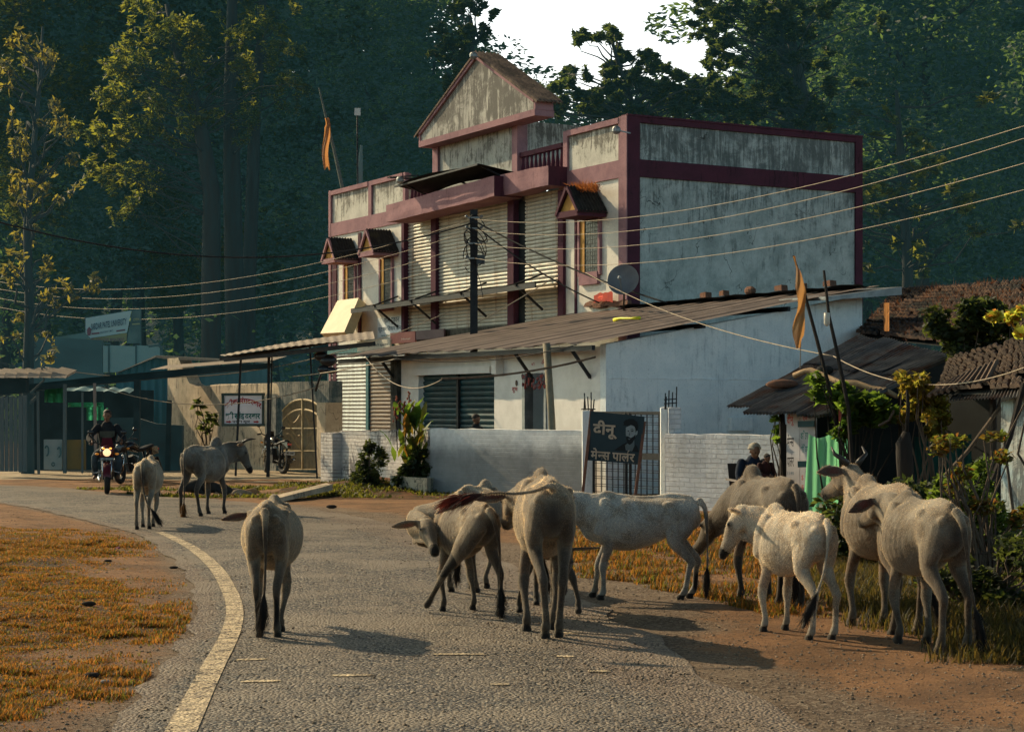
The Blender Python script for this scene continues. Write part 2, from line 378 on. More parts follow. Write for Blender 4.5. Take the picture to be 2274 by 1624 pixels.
    tag(link('ground',me,m,loc=(0,0,0)),kind='structure')
def dirtcol(nt,co):
    col=mixc(nt,ramp(nt,noise(nt,co,1.1,7,.7),.35,.66),(.42,.215,.095),(.21,.11,.05))
    col=mixc(nt,ramp(nt,noise(nt,co,16,5,.8),.52,.7),col,(.11,.062,.035))
    col=mixc(nt,ramp(nt,noise(nt,co,38,3,.8),.6,.72),col,(.62,.42,.24))
    return col
def asphalt(nt,co):
    v=nt.nodes.new('ShaderNodeTexVoronoi'); v.inputs['Scale'].default_value=44; nt.links.new(co,v.inputs['Vector'])
    sc=nt.nodes.new('ShaderNodeSeparateColor'); nt.links.new(v.outputs['Color'],sc.inputs[0])
    base=mixc(nt,ramp(nt,sc.outputs[0],.3,1.0),(.032,.027,.023),(.33,.255,.18))
    base=mixc(nt,ramp(nt,sc.outputs[1],.86,.97),base,(.5,.42,.31))
    base=mixc(nt,ramp(nt,noise(nt,co,.9,6,.7),.4,.7),base,(.30,.235,.165))
    h=math_(nt,'ADD',math_(nt,'MULTIPLY',v.outputs['Distance'],-1.0),math_(nt,'MULTIPLY',noise(nt,co,20,5,.8),.8))
    return base,h
def build_road():
    nu=26; V=[];C=[]
    for i in range(NL):
        l,r=L_[i],R_[i]
        w=np.linalg.norm(r-l)+1e-6; jl=.10*pnoise(i*.9,0,.35,8)+.06*pnoise(i*2.3,1,.9,9); jr=.25*pnoise(i*.6,5,.3,3)
        for k in range(nu+1):
            t=k/nu; p=l+(r-l)*t
            e=(1-t)*(-(.32+jl))+t*(.35+jr); p=p+(r-l)/w*e
            V.append((p[0],p[1],.012+.03*math.sin(math.pi*t))); 
            dl=t*w+.25; dr=(1-t)*w
            C.append((1-float(sm(.0,.42,dl-.2)), 1-float(sm(.0,1.5,dr+.1)), 0))
    idx=np.arange(NL*(nu+1)).reshape(NL,nu+1)
    F=np.stack([idx[:-1,:-1],idx[:-1,1:],idx[1:,1:],idx[1:,:-1]],-1).reshape(-1,4)
    me=np_mesh('road',np.array(V),F,True); setcol(me,np.array(C))
    m,nt,out=newmat('asphalt_road'); co=coords(nt,'World'); base,h=asphalt(nt,co)
    a=nt.nodes.new('ShaderNodeVertexColor'); a.layer_name='Col'; sx=nt.nodes.new('ShaderNodeSeparateColor'); nt.links.new(a.outputs[0],sx.inputs[0])
    e=math_(nt,'MAXIMUM',sx.outputs[0],sx.outputs[1])
    n=math_(nt,'ADD',math_(nt,'MULTIPLY',noise(nt,co,1.6,6,.7),.6),math_(nt,'MULTIPLY',noise(nt,co,30,3,.8),.4))
    f=ramp(nt,math_(nt,'ADD',e,math_(nt,'MULTIPLY',math_(nt,'SUBTRACT',n,.5),1.5)),.42,.68)
    col=mixc(nt,math_(nt,'MULTIPLY',f,.42),base,(.32,.20,.115))
    big=noise(nt,co,.45,5,.6)
    col=mixc(nt,math_(nt,'MULTIPLY',ramp(nt,big,.5,.62),.45),col,(.36,.28,.195))
    col=mixc(nt,math_(nt,'MULTIPLY',ramp(nt,noise(nt,co,7,6,.8),.56,.7),.6),col,(.035,.028,.022))
    princ(nt,out,col,.6,0,bump(nt,h,1.0,.06),.45)
    tag(link('road',me,m,loc=(0,0,0)),kind='structure')
    # painted edge line, worn away in patches
    V=[];k=0; W0=[(gnd(a,b),w) for a,b,w in ((352,1184,.10),(382,1196,.13),(430,1222,.14),(478,1264,.145),(510,1318,.15),(521,1360,.15),(515,1400,.15),(498,1440,.15),(476,1480,.155),(446,1540,.16),(405,1624,.165),(370,1690,.18),(330,1760,.18))]
    P=resample([tuple(p[0][:2]) for p in W0],160); wd=np.interp(np.linspace(0,1,160),np.linspace(0,1,len(W0)),[w for _,w in W0])
    for i in range(160):
        t=P[min(i+1,159)]-P[max(i-1,0)]; t/=np.linalg.norm(t); nrm=np.array((-t[1],t[0]))
        for j in range(5):
            q=P[i]+nrm*wd[i]*(j/4-.5); V.append((q[0],q[1],0))
    # drape on the road
    VV=[]
    for (x,y,_) in V:
        VV.append((x,y,roadz(x,y)+.006))
    idx=np.arange(160*5).reshape(160,5)
    F=np.stack([idx[:-1,:-1],idx[:-1,1:],idx[1:,1:],idx[1:,:-1]],-1).reshape(-1,4)
    mm=MB(); mm.V=VV; mm.F=[list(f) for f in F]; mm.C=[(1,1,1)]*len(VV)
    # short worn dashes of old paint across the lane
    for (a,b,w) in ((1020,1465,118),(785,1512,100),(580,1522,90),(560,1472,70),(1330,1500,50),(1110,1533,44),(1255,1467,40),(1265,1412,40)):
        p=gnd(a,b); hw=w/FOC*p.y/2
        n0=len(mm.V)
        for (dx,dy) in ((-hw,-.035),(-hw*.3,-.05),(hw*.4,-.045),(hw,-.02),(hw*.9,.03),(hw*.2,.045),(-hw*.5,.04),(-hw,.02)):
            mm.V.append((p.x+dx,p.y+dy,roadz(p.x+dx,p.y+dy)+.006)); mm.C.append((1,1,1))
        mm.F.append(list(range(n0,n0+8)))
    m,nt,out=newmat('worn_road_paint'); co=coords(nt,'World'); cw=coords(nt,'World',(2.5,4,1))
    base,h=asphalt(nt,co)
    n=math_(nt,'ADD',math_(nt,'MULTIPLY',noise(nt,co,44,3,.8),.5),math_(nt,'MULTIPLY',noise(nt,cw,2.0,5,.75),.5))
    f=ramp(nt,n,.46,.545); col=mixc(nt,f,base,mixc(nt,noise(nt,co,5,4),(.78,.62,.40),(.56,.43,.26)))
    princ(nt,out,col,.8,0,bump(nt,h,.7,.02),.3)
    mm.build('road_marking',m,kind='structure',loc=(0,0,0))
def roadz(x,y):
    # nearest row of the road mesh
    d=np.hypot((L_[:,0]+R_[:,0])/2-x,(L_[:,1]+R_[:,1])/2-y)
    best=None
    for i in np.argsort(d)[:40]:
        l,r=L_[i],R_[i]; v=r-l; w=np.linalg.norm(v); t=float(np.dot(np.array((x,y))-l,v)/w/w); off=abs((x-l[0])*v[1]-(y-l[1])*v[0])/w
        if best is None or off<best[0]: best=(off,t,w)
    t=best[1]; tt=(t*best[2]+.32)/(best[2]+.67); return .012+.03*math.sin(math.pi*min(max(tt,0),1))
def gravel(name,n,region,mat,smin,smax,label,cat,seed=1):
    r=np.random.default_rng(seed); base=np.array([(1,0,0),(-1,0,0),(0,1,0),(0,-1,0),(0,0,1),(0,0,-1)],float)
    fa=np.array([(0,2,4),(2,1,4),(1,3,4),(3,0,4),(2,0,5),(1,2,5),(3,1,5),(0,3,5)])
    V=[];F=[]
    for i in range(n):
        x,y=region(r); s=smin*(smax/smin)**(r.random()**2.2)
        b=base*(s*(.6+.8*r.random((6,3)))) ; a=r.random()*6.28
        c,s_=math.cos(a),math.sin(a); b=np.c_[b[:,0]*c-b[:,1]*s_, b[:,0]*s_+b[:,1]*c, b[:,2]*.6]
        lx=float(leftx(y)); rx=float(rightx(y))
        z=gz(x,y) if (x<lx-.2 or x>rx+.2) else roadz_fast(x,y)
        V.append(b+np.array((x,y,z+.25*s*.6))); F.append(fa+6*i)
    me=np_mesh(name,np.concatenate(V),np.concatenate(F)); return tag(link(name,me,mat,loc=(0,0,0)),label,cat,kind='stuff')
def roadz_fast(x,y):
    lx=float(leftx(y)); rx=float(rightx(y)); return .012+.03*math.sin(math.pi*min(max((x-lx+.3)/(rx-lx+.65),0),1))
def reg_near(r):
    while True:
        Y=9.5+ (r.random()**1.5)*22; w=Y*.30; x=(r.random()*2-1)*w
        lx=float(leftx(Y)); rx=float(rightx(Y))
        p=.25
        if x>rx-.9: p=1
        elif x<lx+.2: p=.75
        if r.random()<p: return x,Y
build_ground(); build_road()
m_stone=M('pebble',(.34,.25,.17),(.06,.045,.034),30,.9,0,kind='World')
gravel('gravel',42000,reg_near,m_stone,.003,.016,'loose brown gravel scattered over the road edge and verge','gravel')
# ---------------------------------------------------------------- lettering (built from the program's own outlines)
GL={}
def glyph(s, bold=.012):
    k=(s,bold)
    if k in GL: return GL[k]
    cu=bpy.data.curves.new('lt','FONT'); cu.body=s; cu.offset=bold; cu.resolution_u=2
    o=bpy.data.objects.new('lt',cu); COL.objects.link(o); bpy.context.view_layer.update()
    me=bpy.data.meshes.new_from_object(o.evaluated_get(bpy.context.evaluated_depsgraph_get()))
    V=np.array([v.co[:2] for v in me.vertices]) if len(me.vertices) else np.zeros((0,2)); F=[list(p.vertices) for p in me.polygons]
    bpy.data.objects.remove(o); bpy.data.curves.remove(cu); bpy.data.meshes.remove(me)
    GL[k]=(V,F); return GL[k]
def clipx(V,F,x1):
    """keep the part of a flat mesh left of x1"""
    Vn=[];Fn=[]
    for f in F:
        P=[V[i] for i in f]; Q=[]
        for i in range(len(P)):
            a,b=P[i],P[(i+1)%len(P)]
            if a[0]<=x1: Q.append(a)
            if (a[0]<=x1)!=(b[0]<=x1):
                t=(x1-a[0])/(b[0]-a[0]); Q.append(a+(b-a)*t)
        if len(Q)>2: Fn.append(list(range(len(Vn),len(Vn)+len(Q)))); Vn+=Q
    return np.array(Vn),Fn
def compose(toks,bold=.012):
    """toks: str | ('half',c) | ('ra',) stroke | ('reph',) hook | ('sub',c) | ('sp',w); returns a flat mesh"""
    V=[];F=[];x=0;n=0
    def put(v,f):
        nonlocal n
        V.append(v); F.extend([[i+n for i in q] for q in f]); n+=len(v)
    for t in toks:
        if isinstance(t,str):
            v,f=glyph(t,bold); x0=v[:,0].min(); put(v+[x-x0,0],f); x+=v[:,0].max()-x0-.02
        elif t[0]=='half':
            v,f=glyph(t[1],bold); x0=v[:,0].min(); w=v[:,0].max()-x0; v2,f2=clipx(v,f,x0+w*.66); put(v2+[x-x0,0],f2); x+=w*.66-.03
        elif t[0]=='sub':
            v,f=glyph(t[1],bold); x0=v[:,0].min(); w=(v[:,0].max()-x0); put((v-[x0,0])*[.6,.5]+[x-w*.45,-.22],f); x+=0
        elif t[0]=='ra':
            put(np.array([(x-.15,.12),(x-.12,.2),(x-.38,-.05),(x-.40,-.11)]),[[0,1,2,3]])
        elif t[0]=='reph':
            put(np.array([(x-.2,.66),(x-.14,.66),(x-.12,.84),(x-.02,.86),(x-.03,.93),(x-.17,.91)]),[[0,1,2,3,4,5]])
        elif t[0]=='sp': x+=t[1]
    return np.concatenate(V),F
def lettering(toks,org,ux,uz,w,h,mat,parent,off=.006,bold=.012,arch=0.0,name='lettering',fixh=None):
    """lay text in the rectangle org + [0..w]*ux + [0..h]*uz, standing off the board by off"""
    v,f=compose(toks,bold) if isinstance(toks,(list,tuple)) else glyph(toks,bold)
    v=v.copy(); mn=v.min(0); mx=v.max(0); v=(v-mn)/(mx-mn)
    if arch:
        t=v[:,0]-.5; sh=arch*(1-4*t*t); v=np.c_[v[:,0],v[:,1]*(1-arch)+sh]
    ux=Vector(ux).normalized(); uz=Vector(uz).normalized(); nn=ux.cross(uz).normalized(); org=Vector(org)
    P=[org+ux*(a*w)+uz*(b*h)+nn*off for a,b in v]
    me=np_mesh(name,np.array([tuple(p) for p in P]),f); return link(name,me,mat,parent)
def paint(name,c): return M(name,c,tuple(x*.8 for x in c),6,.7,.05)
# ---------------------------------------------------------------- main building
def frame(A):
    m=Matrix(((-.492,-.871,0,A[0]),(.871,-.492,0,A[1]),(0,0,1,0),(0,0,0,1))); return m
ANG=math.atan2(.871,-.492)
MBx=frame((3.124,49.5)); dF=Vector((-.492,.871,0)); dO=Vector((-.871,-.492,0))
def onplane(Mx,px,py,d=0.0,axis=1):
    """photo point lying on the plane local axis = d of frame Mx -> local coordinates"""
    inv=Mx.inverted(); o=inv@Vector((0,0,EYE)); r=inv.to_3x3()@Vector(((px-CX)/FOC,1,(HORIZ-py)/FOC))
    s=(d-o[axis])/r[axis]; return o+r*s
def fx(px,d=0.): return onplane(MBx,px,500,d).x
def fz(px,py,d=0.): return onplane(MBx,px,py,d).z
B=thing('shop_building','large two storey plastered shop building with stained parapet, purple trim and gabled pediment','building',(3.124,49.5,0),ANG)
LEN=fx(732.5); DEP=-onplane(MBx,1912,600,0,0).y
ZT=9.72
def mb(): return MB(MBx)
def shutter(name,x0,x1,z0,z1,d,mat,parent,pitch=.115,depth=.045,Mx=None,jit=.0):
    m=MB(Mx or MBx); nz=int((z1-z0)/pitch); 
    for i in range(nz):
        za=z0+(z1-z0)*i/nz; h=(z1-z0)/nz; pr=[(0,.0),(.012,.1),(depth*.8,.35),(depth,.6),(depth*.75,.85),(.0,.97)]
        V=[];F=[]
        for (dd,t) in pr:
            V+=[(x0,d+dd,za+h*t),(x1,d+dd,za+h*t)]
        for k in range(len(pr)-1): F.append((2*k+1,2*k,2*k+2,2*k+3))
        V+=[(x0,d-.02,za+h),(x1,d-.02,za+h)]; k=len(pr)-1; F.append((2*k+1,2*k,2*k+2,2*k+3))
        m.add(V,F)
    return m.build(name,mat,parent)
# body
m=mb(); m.box((.02,-.35,0),(LEN-.02,-DEP+.02,8.2)); 
m.build('wall',m_white,B)
m=mb()
xa=fx(1243); xl=fx(898)
m.box((.05,-.34,4.2),(xa-.05,-.02,8.1)); m.box((xl+.05,-.34,0),(LEN-.05,-.02,8.1)); m.build_split('front_plaster',m_white,B)
# side wall: big stained panels framed in purple
m=mb(); m.box((.01,-.26,0),(.2,-DEP+.05,ZT-.01)); s=m.build('side_wall',m_side,B)
m=mb(); sy=lambda px: onplane(MBx,px,600,0,0).y
for (a,b) in ((0.02,sy(1418)),(sy(1897),-DEP)): m.box((-.06,a,0),(.006,b,ZT))
m.box((-.06,sy(1418)-.003,8.09),(.006,sy(1897)+.003,8.56)); m.box((-.08,.03,ZT),(.25,-DEP,ZT+.05)); m.box((-.055,sy(1418)-.003,9.56),(.006,sy(1897)+.003,ZT-.003))
m.build_split('purple_frame',m_purple,B)
# parapet panels and pink frame of the front
m=mb(); P=[(1254,1376),(738,818),(829,900)]
xr=fx(1254)
m.box((.05,-.25,8.5),(xr,-.03,9.6)); m.box((fx(900),-.25,8.5),(LEN-.05,-.03,9.6)); m.build_split('parapet_panel',m_panel,B)
m=mb()
m.box((-.05,-.24,0.0),(fx(1376),.05,ZT+.02))                      # corner pilaster
m.box((LEN-.16,-.2,0),(LEN+.03,.05,ZT+.02)); 
m.box((fx(822.5)-.13,-.1,8.0),(fx(822.5)+.13,.035,ZT)); m.box((fx(900)-.05,-.1,8.0),(fx(900)+.14,.035,ZT)); m.box((fx(1254)-.18,-.1,7.5),(fx(1254)+.05,.036,ZT))
m.box((fx(1376)+.002,-.1,8.08),(xa,.04,8.56)); m.box((xl,-.1,8.05),(LEN-.163,.04,8.53))
for a,b in ((fx(1376)+.002,xr-.182),(fx(900)+.143,fx(822.5)-.133),(fx(822.5)+.133,LEN-.163)): m.box((a,-.28,ZT-.16),(b,.06,ZT))
m.box((LEN-.1,-.3,0),(LEN+.02,-DEP,ZT)); 
m.build_split('pink_frame',m_pink,B)
m=mb(); m.box((fx(740),.0,0),(fx(748),.03,7.99)) ; m.box((fx(796),.0,4.2),(fx(802),.03,7.99)); m.box((fx(1276),-.01,4.3),(fx(1280),.02,7.3)); m.build_split('purple_strip',m_purple,B)
# big roller shutters
zb=4.32
for (a,b) in ((900,957),(968,1129),(1159,1243)): shutter('roller_shutter',fx(b),fx(a),zb,8.15,-.14,m_shutter,B)
m=mb()
for (a,b,dd) in ((957,968,.02),(1129,1143,.05),(1243,1255,.08),(894,900,.06)): m.box((fx(b)+.004,-.2,zb-.3),(fx(a)-.004,dd,8.05))
m.build_split('purple_pilaster',m_purple,B)
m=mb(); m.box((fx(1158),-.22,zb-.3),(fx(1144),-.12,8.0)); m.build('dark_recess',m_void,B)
m=mb(); m.box((xa,-.2,3.75),(xl,.02,zb)); m.build('floor_beam',m_conc,B)
# boxed purple canopies, dented sheet metal
def canopy(pts,d,mat,lab=None):
    (xa_,ya,yb_),(xb_,yc,yd)=pts
    A0=onplane(MBx,xa_,yb_,d);A1=onplane(MBx,xa_,ya,d);B0=onplane(MBx,xb_,yd,d);B1=onplane(MBx,xb_,yc,d)
    m=MB(MBx); nu,nv=26,6
    def fr(u,v):
        x=A0.x+(B0.x-A0.x)*u; z0=A0.z+(B0.z-A0.z)*u; z1=A1.z+(B1.z-A1.z)*u
        return (x, d+.035*mnoise.noise(Vector((x*1.3,v*1.5,d*9)))*(1 if 0<u<1 else .3), z0+(z1-z0)*v+.03*mnoise.noise(Vector((x*1.1,v,4))))
    m.grid(fr,nu,nv)
    for v in (0,1):
        m.grid(lambda u,w: tuple(np.array(fr(u,v))*np.array([1,1-w,1])+np.array([0,w*.03,0])),nu,2)
    m.grid(lambda w,v: tuple(np.array(fr(0,v))*np.array([1,1-w,1])+np.array([0,w*.03,0])),2,nv)
    o=m.build('canopy_box',mat,B); m=MB(MBx); m.grid(lambda w,v: tuple(np.array(fr(1,v))*np.array([1,1-w,1])+np.array([-.004,w*.03,0])),2,nv); m.build('end_panel',m_purple,o); return o  # end face coloured darker than the front to deepen its shade
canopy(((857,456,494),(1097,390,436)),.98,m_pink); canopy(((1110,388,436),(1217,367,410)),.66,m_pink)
# hooded windows
for (ap,bl,br,wx0,wx1,wy0,wy1,wb) in (((727,531),(714,586),(741,581),767,789,590,664,8),((813,512),(796,571),(827,565),847,871,572,684,8),((1257,417),(1235,485),(1280,477),1290,1331,486,604,26)):
    d=.95; a=onplane(MBx,*ap,d); l=onplane(MBx,*bl,d); r=onplane(MBx,*br,d)
    zl=(l.z+r.z)/2+.16; xm=(l.x+r.x)/2; hw=abs(l.x-r.x)/2; apx=Vector((xm,d,a.z))
    hd=MB(MBx); # tiled slopes with ridged courses
    for s in (-1,1):
        for i in range(9):
            y0=d-(d/9)*i; y1=y0-d/9
            for j in range(5):
                t0=j/5;t1=(j+1)/5+.04
                f=lambda t,y,o: (xm+s*(hw+.07)*t, y, apx.z+(zl-.05-apx.z)*t+o)
                hd.add([f(t0,y0,.05),f(t1,y0,.03),f(t1,(y0+y1)/2,.075),f(t0,(y0+y1)/2,.095),f(t1,y1,.03),f(t0,y1,.05),f(t0,y0,.0),f(t1,y0,.0),f(t1,y1,0)],[(0,1,2,3),(3,2,4,5),(0,6,7,1),(1,7,8,4)])
    hood=hd.build('window_hood',m_tile,B)
    m=mb(); m.prism([(xm-hw+.05,d-.1,zl),(xm+hw-.05,d-.1,zl),(xm,d-.1,apx.z-.06)],(0,-.05,0)); m.build('ochre_gable',m_ochre,hood)
    m=mb()
    for s in (-1,1): m.bar((xm+s*(hw+.05),d-.02,zl-.08),(xm+s*.02,d-.02,apx.z+.01),.09,.07,up=(0,1,0))
    m.box((xm-hw-.03,.0,zl-.17),(xm+hw+.03,d-.012,zl-.003)); m.build('hood_slab',m_pink if wx0<900 else m_purple,hood)
    x0,x1=fx(wx1),fx(wx0); z1=zl-.17; z0=fz((wx0+wx1)/2,wy1)
    fr=mb(); t=.1
    fr.box((x0-t,-.05,z0-t),(x0,.07,z1)); fr.box((x1,-.05,z0-t),(x1+t,.07,z1)); fr.box((x0+.001,-.05,z0-t-.25*(wb>10)),(x1-.001,.09,z0)); 
    w=fr.build('window',m_pink,B)
    m=mb(); m.box((x0+.003,-.06,z0+.003),(x1-.003,-.0,z1)); m.build('pane',m_glass,w)
    m=mb(); m.box((x1-.22,.003,z0+.003),(x1-.003,.03,z1)); m.build('shutter_leaf',m_ochre,w)
    m=mb()
    for i in range(9): x=x0+(x1-.23-x0)*i/8; m.bar((x,.012,z0),(x,.012,z1),.012)
    for i in range(14): z=z0+(z1-z0)*i/13; m.bar((x0,.018,z),(x1-.23,.018,z),.01)
    m.build('grille',m_dark,w)
# attic and pediment
ax0,ax1=fx(1151),fx(964)
m=mb(); m.box((ax0,-.02,ZT-1.0),(ax1,-2.3,fz(1150,268))); at_=m.build('attic_wall',m_upper,B)
def fpt(px,py,d): return onplane(MBx,px,py,d)
m=mb(); m.box((ax0-.02,-.3,ZT-1.2),(fx(1140),.06,fz(1145,268))); m.box((fx(975),-.3,ZT-1.),(ax1+.02,.06,fz(968,320))); m.build_split('pink_pilaster',m_pink,B)
d=.5
bl=fpt(931.5,303,d); bl0=fpt(931.5,326,d); ap=fpt(1057,121,d); br=fpt(1187,228,d); br0=fpt(1187,249,d)
m=MB(MBx); z0=(bl0.z+br0.z)/2; hL=.42; zs=z0+hL
m.prism([(br.x+.05,d-.03,z0+.12),(bl.x-.05,d-.03,z0+.12),(bl.x-.05,d-.03,zs),(ap.x,d-.03,ap.z-.07),(br.x+.05,d-.03,zs)],(0,-.62,0)); m.build('pediment',m_upper,B)
m=MB(MBx); m.box((br.x-.03,d-.64,z0-.06),(bl.x+.03,d+.02,z0+.13))
for q in (bl,br):
    m.bar((q.x,d-.0,zs-.03),(ap.x,d-.0,ap.z-.05),.14,.09,up=(0,1,0)); m.box((q.x-.05,d-.6,z0+.12),(q.x+.05,d+.01,zs-.03))
m.build('pediment_trim',m_pink,B)
for s,q in ((1,bl),(-1,br)):        # ribbed tile slopes
    m=MB(MBx); L=Vector((q.x-ap.x,0,zs-ap.z)); n=26
    ov=1.06
    for k in range(7):
        y0=d+.08-k*.13; 
        for i in range(n):
            t0=i/n*ov; t1=(i+1)/n*ov+.01
            P=lambda t,y,h: (ap.x+L.x*t, y, ap.z+L.z*t+h)
            m.add([P(t0,y0,.07),P(t1,y0,.04),P(t1,y0-.065,.10),P(t0,y0-.065,.13),P(t1,y0-.13,.04),P(t0,y0-.13,.07),P(t0,y0,-.02),P(t1,y0,-.02)],[(0,1,2,3),(3,2,4,5),(0,6,7,1),(1,2,4)])
    m.build('roof_tiles',m_rooftile,B)
# balustrades between parapet and attic
for (a,b) in ((1150,1245),(905,965)):
    x0,x1=fx(b),fx(a); m=mb(); m.box((x0,-.2,ZT-.42),(x1,-.02,ZT-.28)); m.box((x0,-.2,ZT-1.25),(x1,-.02,ZT-1.12))
    bal=m.build('balustrade',m_purple,B); n=int((x1-x0)/.24); m=mb()
    for i in range(n):
        x=x0+(i+.5)*(x1-x0)/n; m.tube([(x,-.11,ZT-1.13),(x,-.11,ZT-1.05),(x,-.11,ZT-.9),(x,-.11,ZT-.72),(x,-.11,ZT-.55),(x,-.11,ZT-.4)],[.06,.035,.075,.06,.035,.05],8)
    m.build('balusters',m_purple,bal,True)
# sagging black sheet over the canopies with its bars
m=MB(MBx)
def tarp(u,v):
    px=956+(1145-956)*u; top=fpt(px,402-(402-346)*u,.05); x=top.x; z=top.z-.25*math.sin(math.pi*u)*0+.08*math.sin(5*u)
    return (x-.1*v, .05+1.35*v, z-.42+.17*v-.16*math.sin(math.pi*v)*math.sin(math.pi*u))
m.grid(tarp,18,6); m.build('black_sheet',M('black_tarpaulin',(.008,.010,.011),(.014,.015,.015),4,.9,.3,spec=.1),B,True)
m=MB(MBx)
for u in (.05,.5,.95): p=Vector(tarp(u,1)); m.bar((p.x,.0,p.z-.45),(p.x,1.15,p.z-.02),.05)
m.bar(Vector(tarp(0,1))-Vector((0,0,.03)),Vector(tarp(1,1))-Vector((0,0,.03)),.05); m.build('sheet_frame',m_dark,B)
# ground floor shutters, teal framing, signboards
shutter('lower_shutter',fx(815),fx(733),.25,3.75,-.02,m_shut2,B,.13); shutter('lower_shutter',fx(874),fx(821),.25,3.75,-.03,m_brown,B,.13)
m=mb(); m.box((fx(821)+.005,-.05,.2),(fx(815)-.005,.06,3.8)); m.box((fx(733)+.003,-.04,.2),(fx(730),.05,3.8)); m.box((fx(874),-.03,3.76),(fx(731),.08,4.0)); m.build_split('teal_frame',m_tealfr,B)
m_signw=M('pale_signboard',(.55,.52,.42),(.45,.43,.36),3,.7,.1,dirt=(.2,.18,.14),dlo=.6,dhi=.8); t_blue=paint('sign_blue',(.03,.09,.14)); t_red=paint('sign_red',(.42,.03,.03)); t_grn=paint('sign_green',(.01,.14,.12)); t_blk=paint('sign_black',(.015,.015,.02)); t_wht=paint('sign_white',(.7,.62,.5)); t_gold=paint('sign_beige',(.48,.38,.28))
def fac_board(name,px0,px1,py0,py1,d,mat,t=.06):
    a=fpt(px0,py1,d); b=fpt(px1,py0,d); zt=(fpt(px0,py0,d).z+b.z)/2; zb_=(a.z+fpt(px1,py1,d).z)/2
    m=MB(MBx); m.box((b.x,d-t,zb_),(a.x,d,zt)); return m.build(name,mat,B), a.x,b.x,zb_,zt
def fac_text(par,xL,xR,z0,z1,d,toks,mat,bold=.01):    # reading left to right in the picture = falling local x
    o=MBx@Vector((xL,d,z0)); lettering(toks,o,-dF,(0,0,1),xL-xR,z1-z0,mat,par,off=.006,bold=bold)
bd,a,b_,z0,z1=fac_board('signboard',793,866,755,778,.25,m_signw); fac_text(bd,a-.15,b_+.15,z0+.12,z1-.12,.25,['उचित',('sp',.2),'मूल्य',('sp',.2),'की',('sp',.2),'दुकान'],t_blue)
bd,a,b_,z0,z1=fac_board('signboard',866,921,737,761,.2,M('salmon_signboard',(.42,.15,.12),(.35,.12,.1),2,.7,.1)); fac_text(bd,a-.9,b_+.35,z0+.1,z1-.2,.2,['Hotel'],t_wht)
bd,a,b_,z0,z1=fac_board('signboard',922,985,732,752,.18,M('dusk_signboard',(.11,.07,.08),(.08,.05,.06),2,.7,.1))
bd,a,b_,z0,z1=fac_board('painted_notice',838,894,703,748,.012,m_shed,.01)
fac_text(bd,a-.55,b_+.25,z0+.62*(z1-z0),z0+.95*(z1-z0),.012,['ग',('ra',),'ाम',('sp',.3),'दुकान'],t_blue); fac_text(bd,a-.05,b_+.03,z0+.25*(z1-z0),z0+.58*(z1-z0),.012,['फुटकर',('sp',.2),'िवक',('ra',),'य',('sp',.2),'के',('half','न'),'द',('ra',)],t_blue); fac_text(bd,a-.3,b_+.5,z0+.04*(z1-z0),z0+.15*(z1-z0),.012,['खाद',('sp',.2),'बीज',('sp',.2),'िवक',('ra',),'य'],t_grn)
# leaning cream light box
m=MB(MBx); d0,d1=.25,1.25
tl=fpt(749,667,d0);tr=fpt(796,661,d0);bl_=fpt(711,740,d1);br_=fpt(764,737,d1); n=Vector((0,-.28,-.2))
m.hexa([br_+n,bl_+n,bl_,br_,tr+n,tl+n,tl,tr]); m.build('light_box',M('cream_light_box',(.62,.48,.28),(.52,.40,.22),1.5,.6,.1,dirt=(.7,.65,.5),dlo=.55,dhi=.75),B)
# thin canopy over the shop door level, on brackets
m=MB(MBx)
def aw(u,v):
    p=fpt(830+(1246-830)*u,686-(686-626)*u,.0); return (p.x,.0+.9*v,p.z+.07-.07*v-.02*math.sin(40*u)*v)
m.grid(aw,40,4); aw1=m.build('door_canopy',m_dark,B,True)
m=MB(MBx)
for u in (.13,.33,.6,.9): p=Vector(aw(u,1)); m.bar((p.x,.0,p.z-.75),(p.x,.9,p.z-.06),.06); m.bar((p.x,0,p.z+.3),(p.x,.95,p.z-.05),.05)
a=Vector(aw(0,1));b=Vector(aw(1,1)); m.bar(a-Vector((0,.04,.09)),b-Vector((0,.04,.09)),.05,.16); m.build('bracket_frame',m_dark,aw1)
# lamp arms
m=MB(MBx); p=fpt(956,400,.1); m.bar((p.x,.1,p.z),(p.x,1.6,p.z+.0),.05); m.bar((p.x-.9,1.0,p.z),(p.x+.1,1.6,p.z),.04); la=m.build('lamp_arm',m_dark,B)
for (px,py,d) in ((888,400,1.5),(1051,124,.75),(1368,289,.5)):
    m=MB(MBx); p=fpt(px,py,d); m.ball(p,(.13,.13,.12)); m.bar(p,(p.x,p.y-.45,p.z-.05),.035); m.build('floodlight',m_galv,B)
# sunlit dry weeds rooted on the hood
V=[];F=[]
for i in range(900):
    c=np.array(MBx@(fpt(1268+60*rng.random(),424-8*rng.random(),.55))); a=rng.normal(0,.5,3); a[2]=abs(a[2])+.25; a*=.16/np.linalg.norm(a)*(.5+1.2*rng.random()); w=rng.normal(0,.006,3); k=len(V)
    c=c+rng.normal(0,.07,3)*[1,1,.5]; V+=[c-w,c+w,c+a]; F.append((k,k+1,k+2))
me=np_mesh('dry_weeds',np.array(V),np.array(F)); tag(link('dry_weeds',me,leafmat('rust_weed',(.28,.10,.03),(.2,.08,.03),(.6,.2,.05))),'rusty dry weeds sprouting from the dark hood of the right window','weeds',kind='stuff')
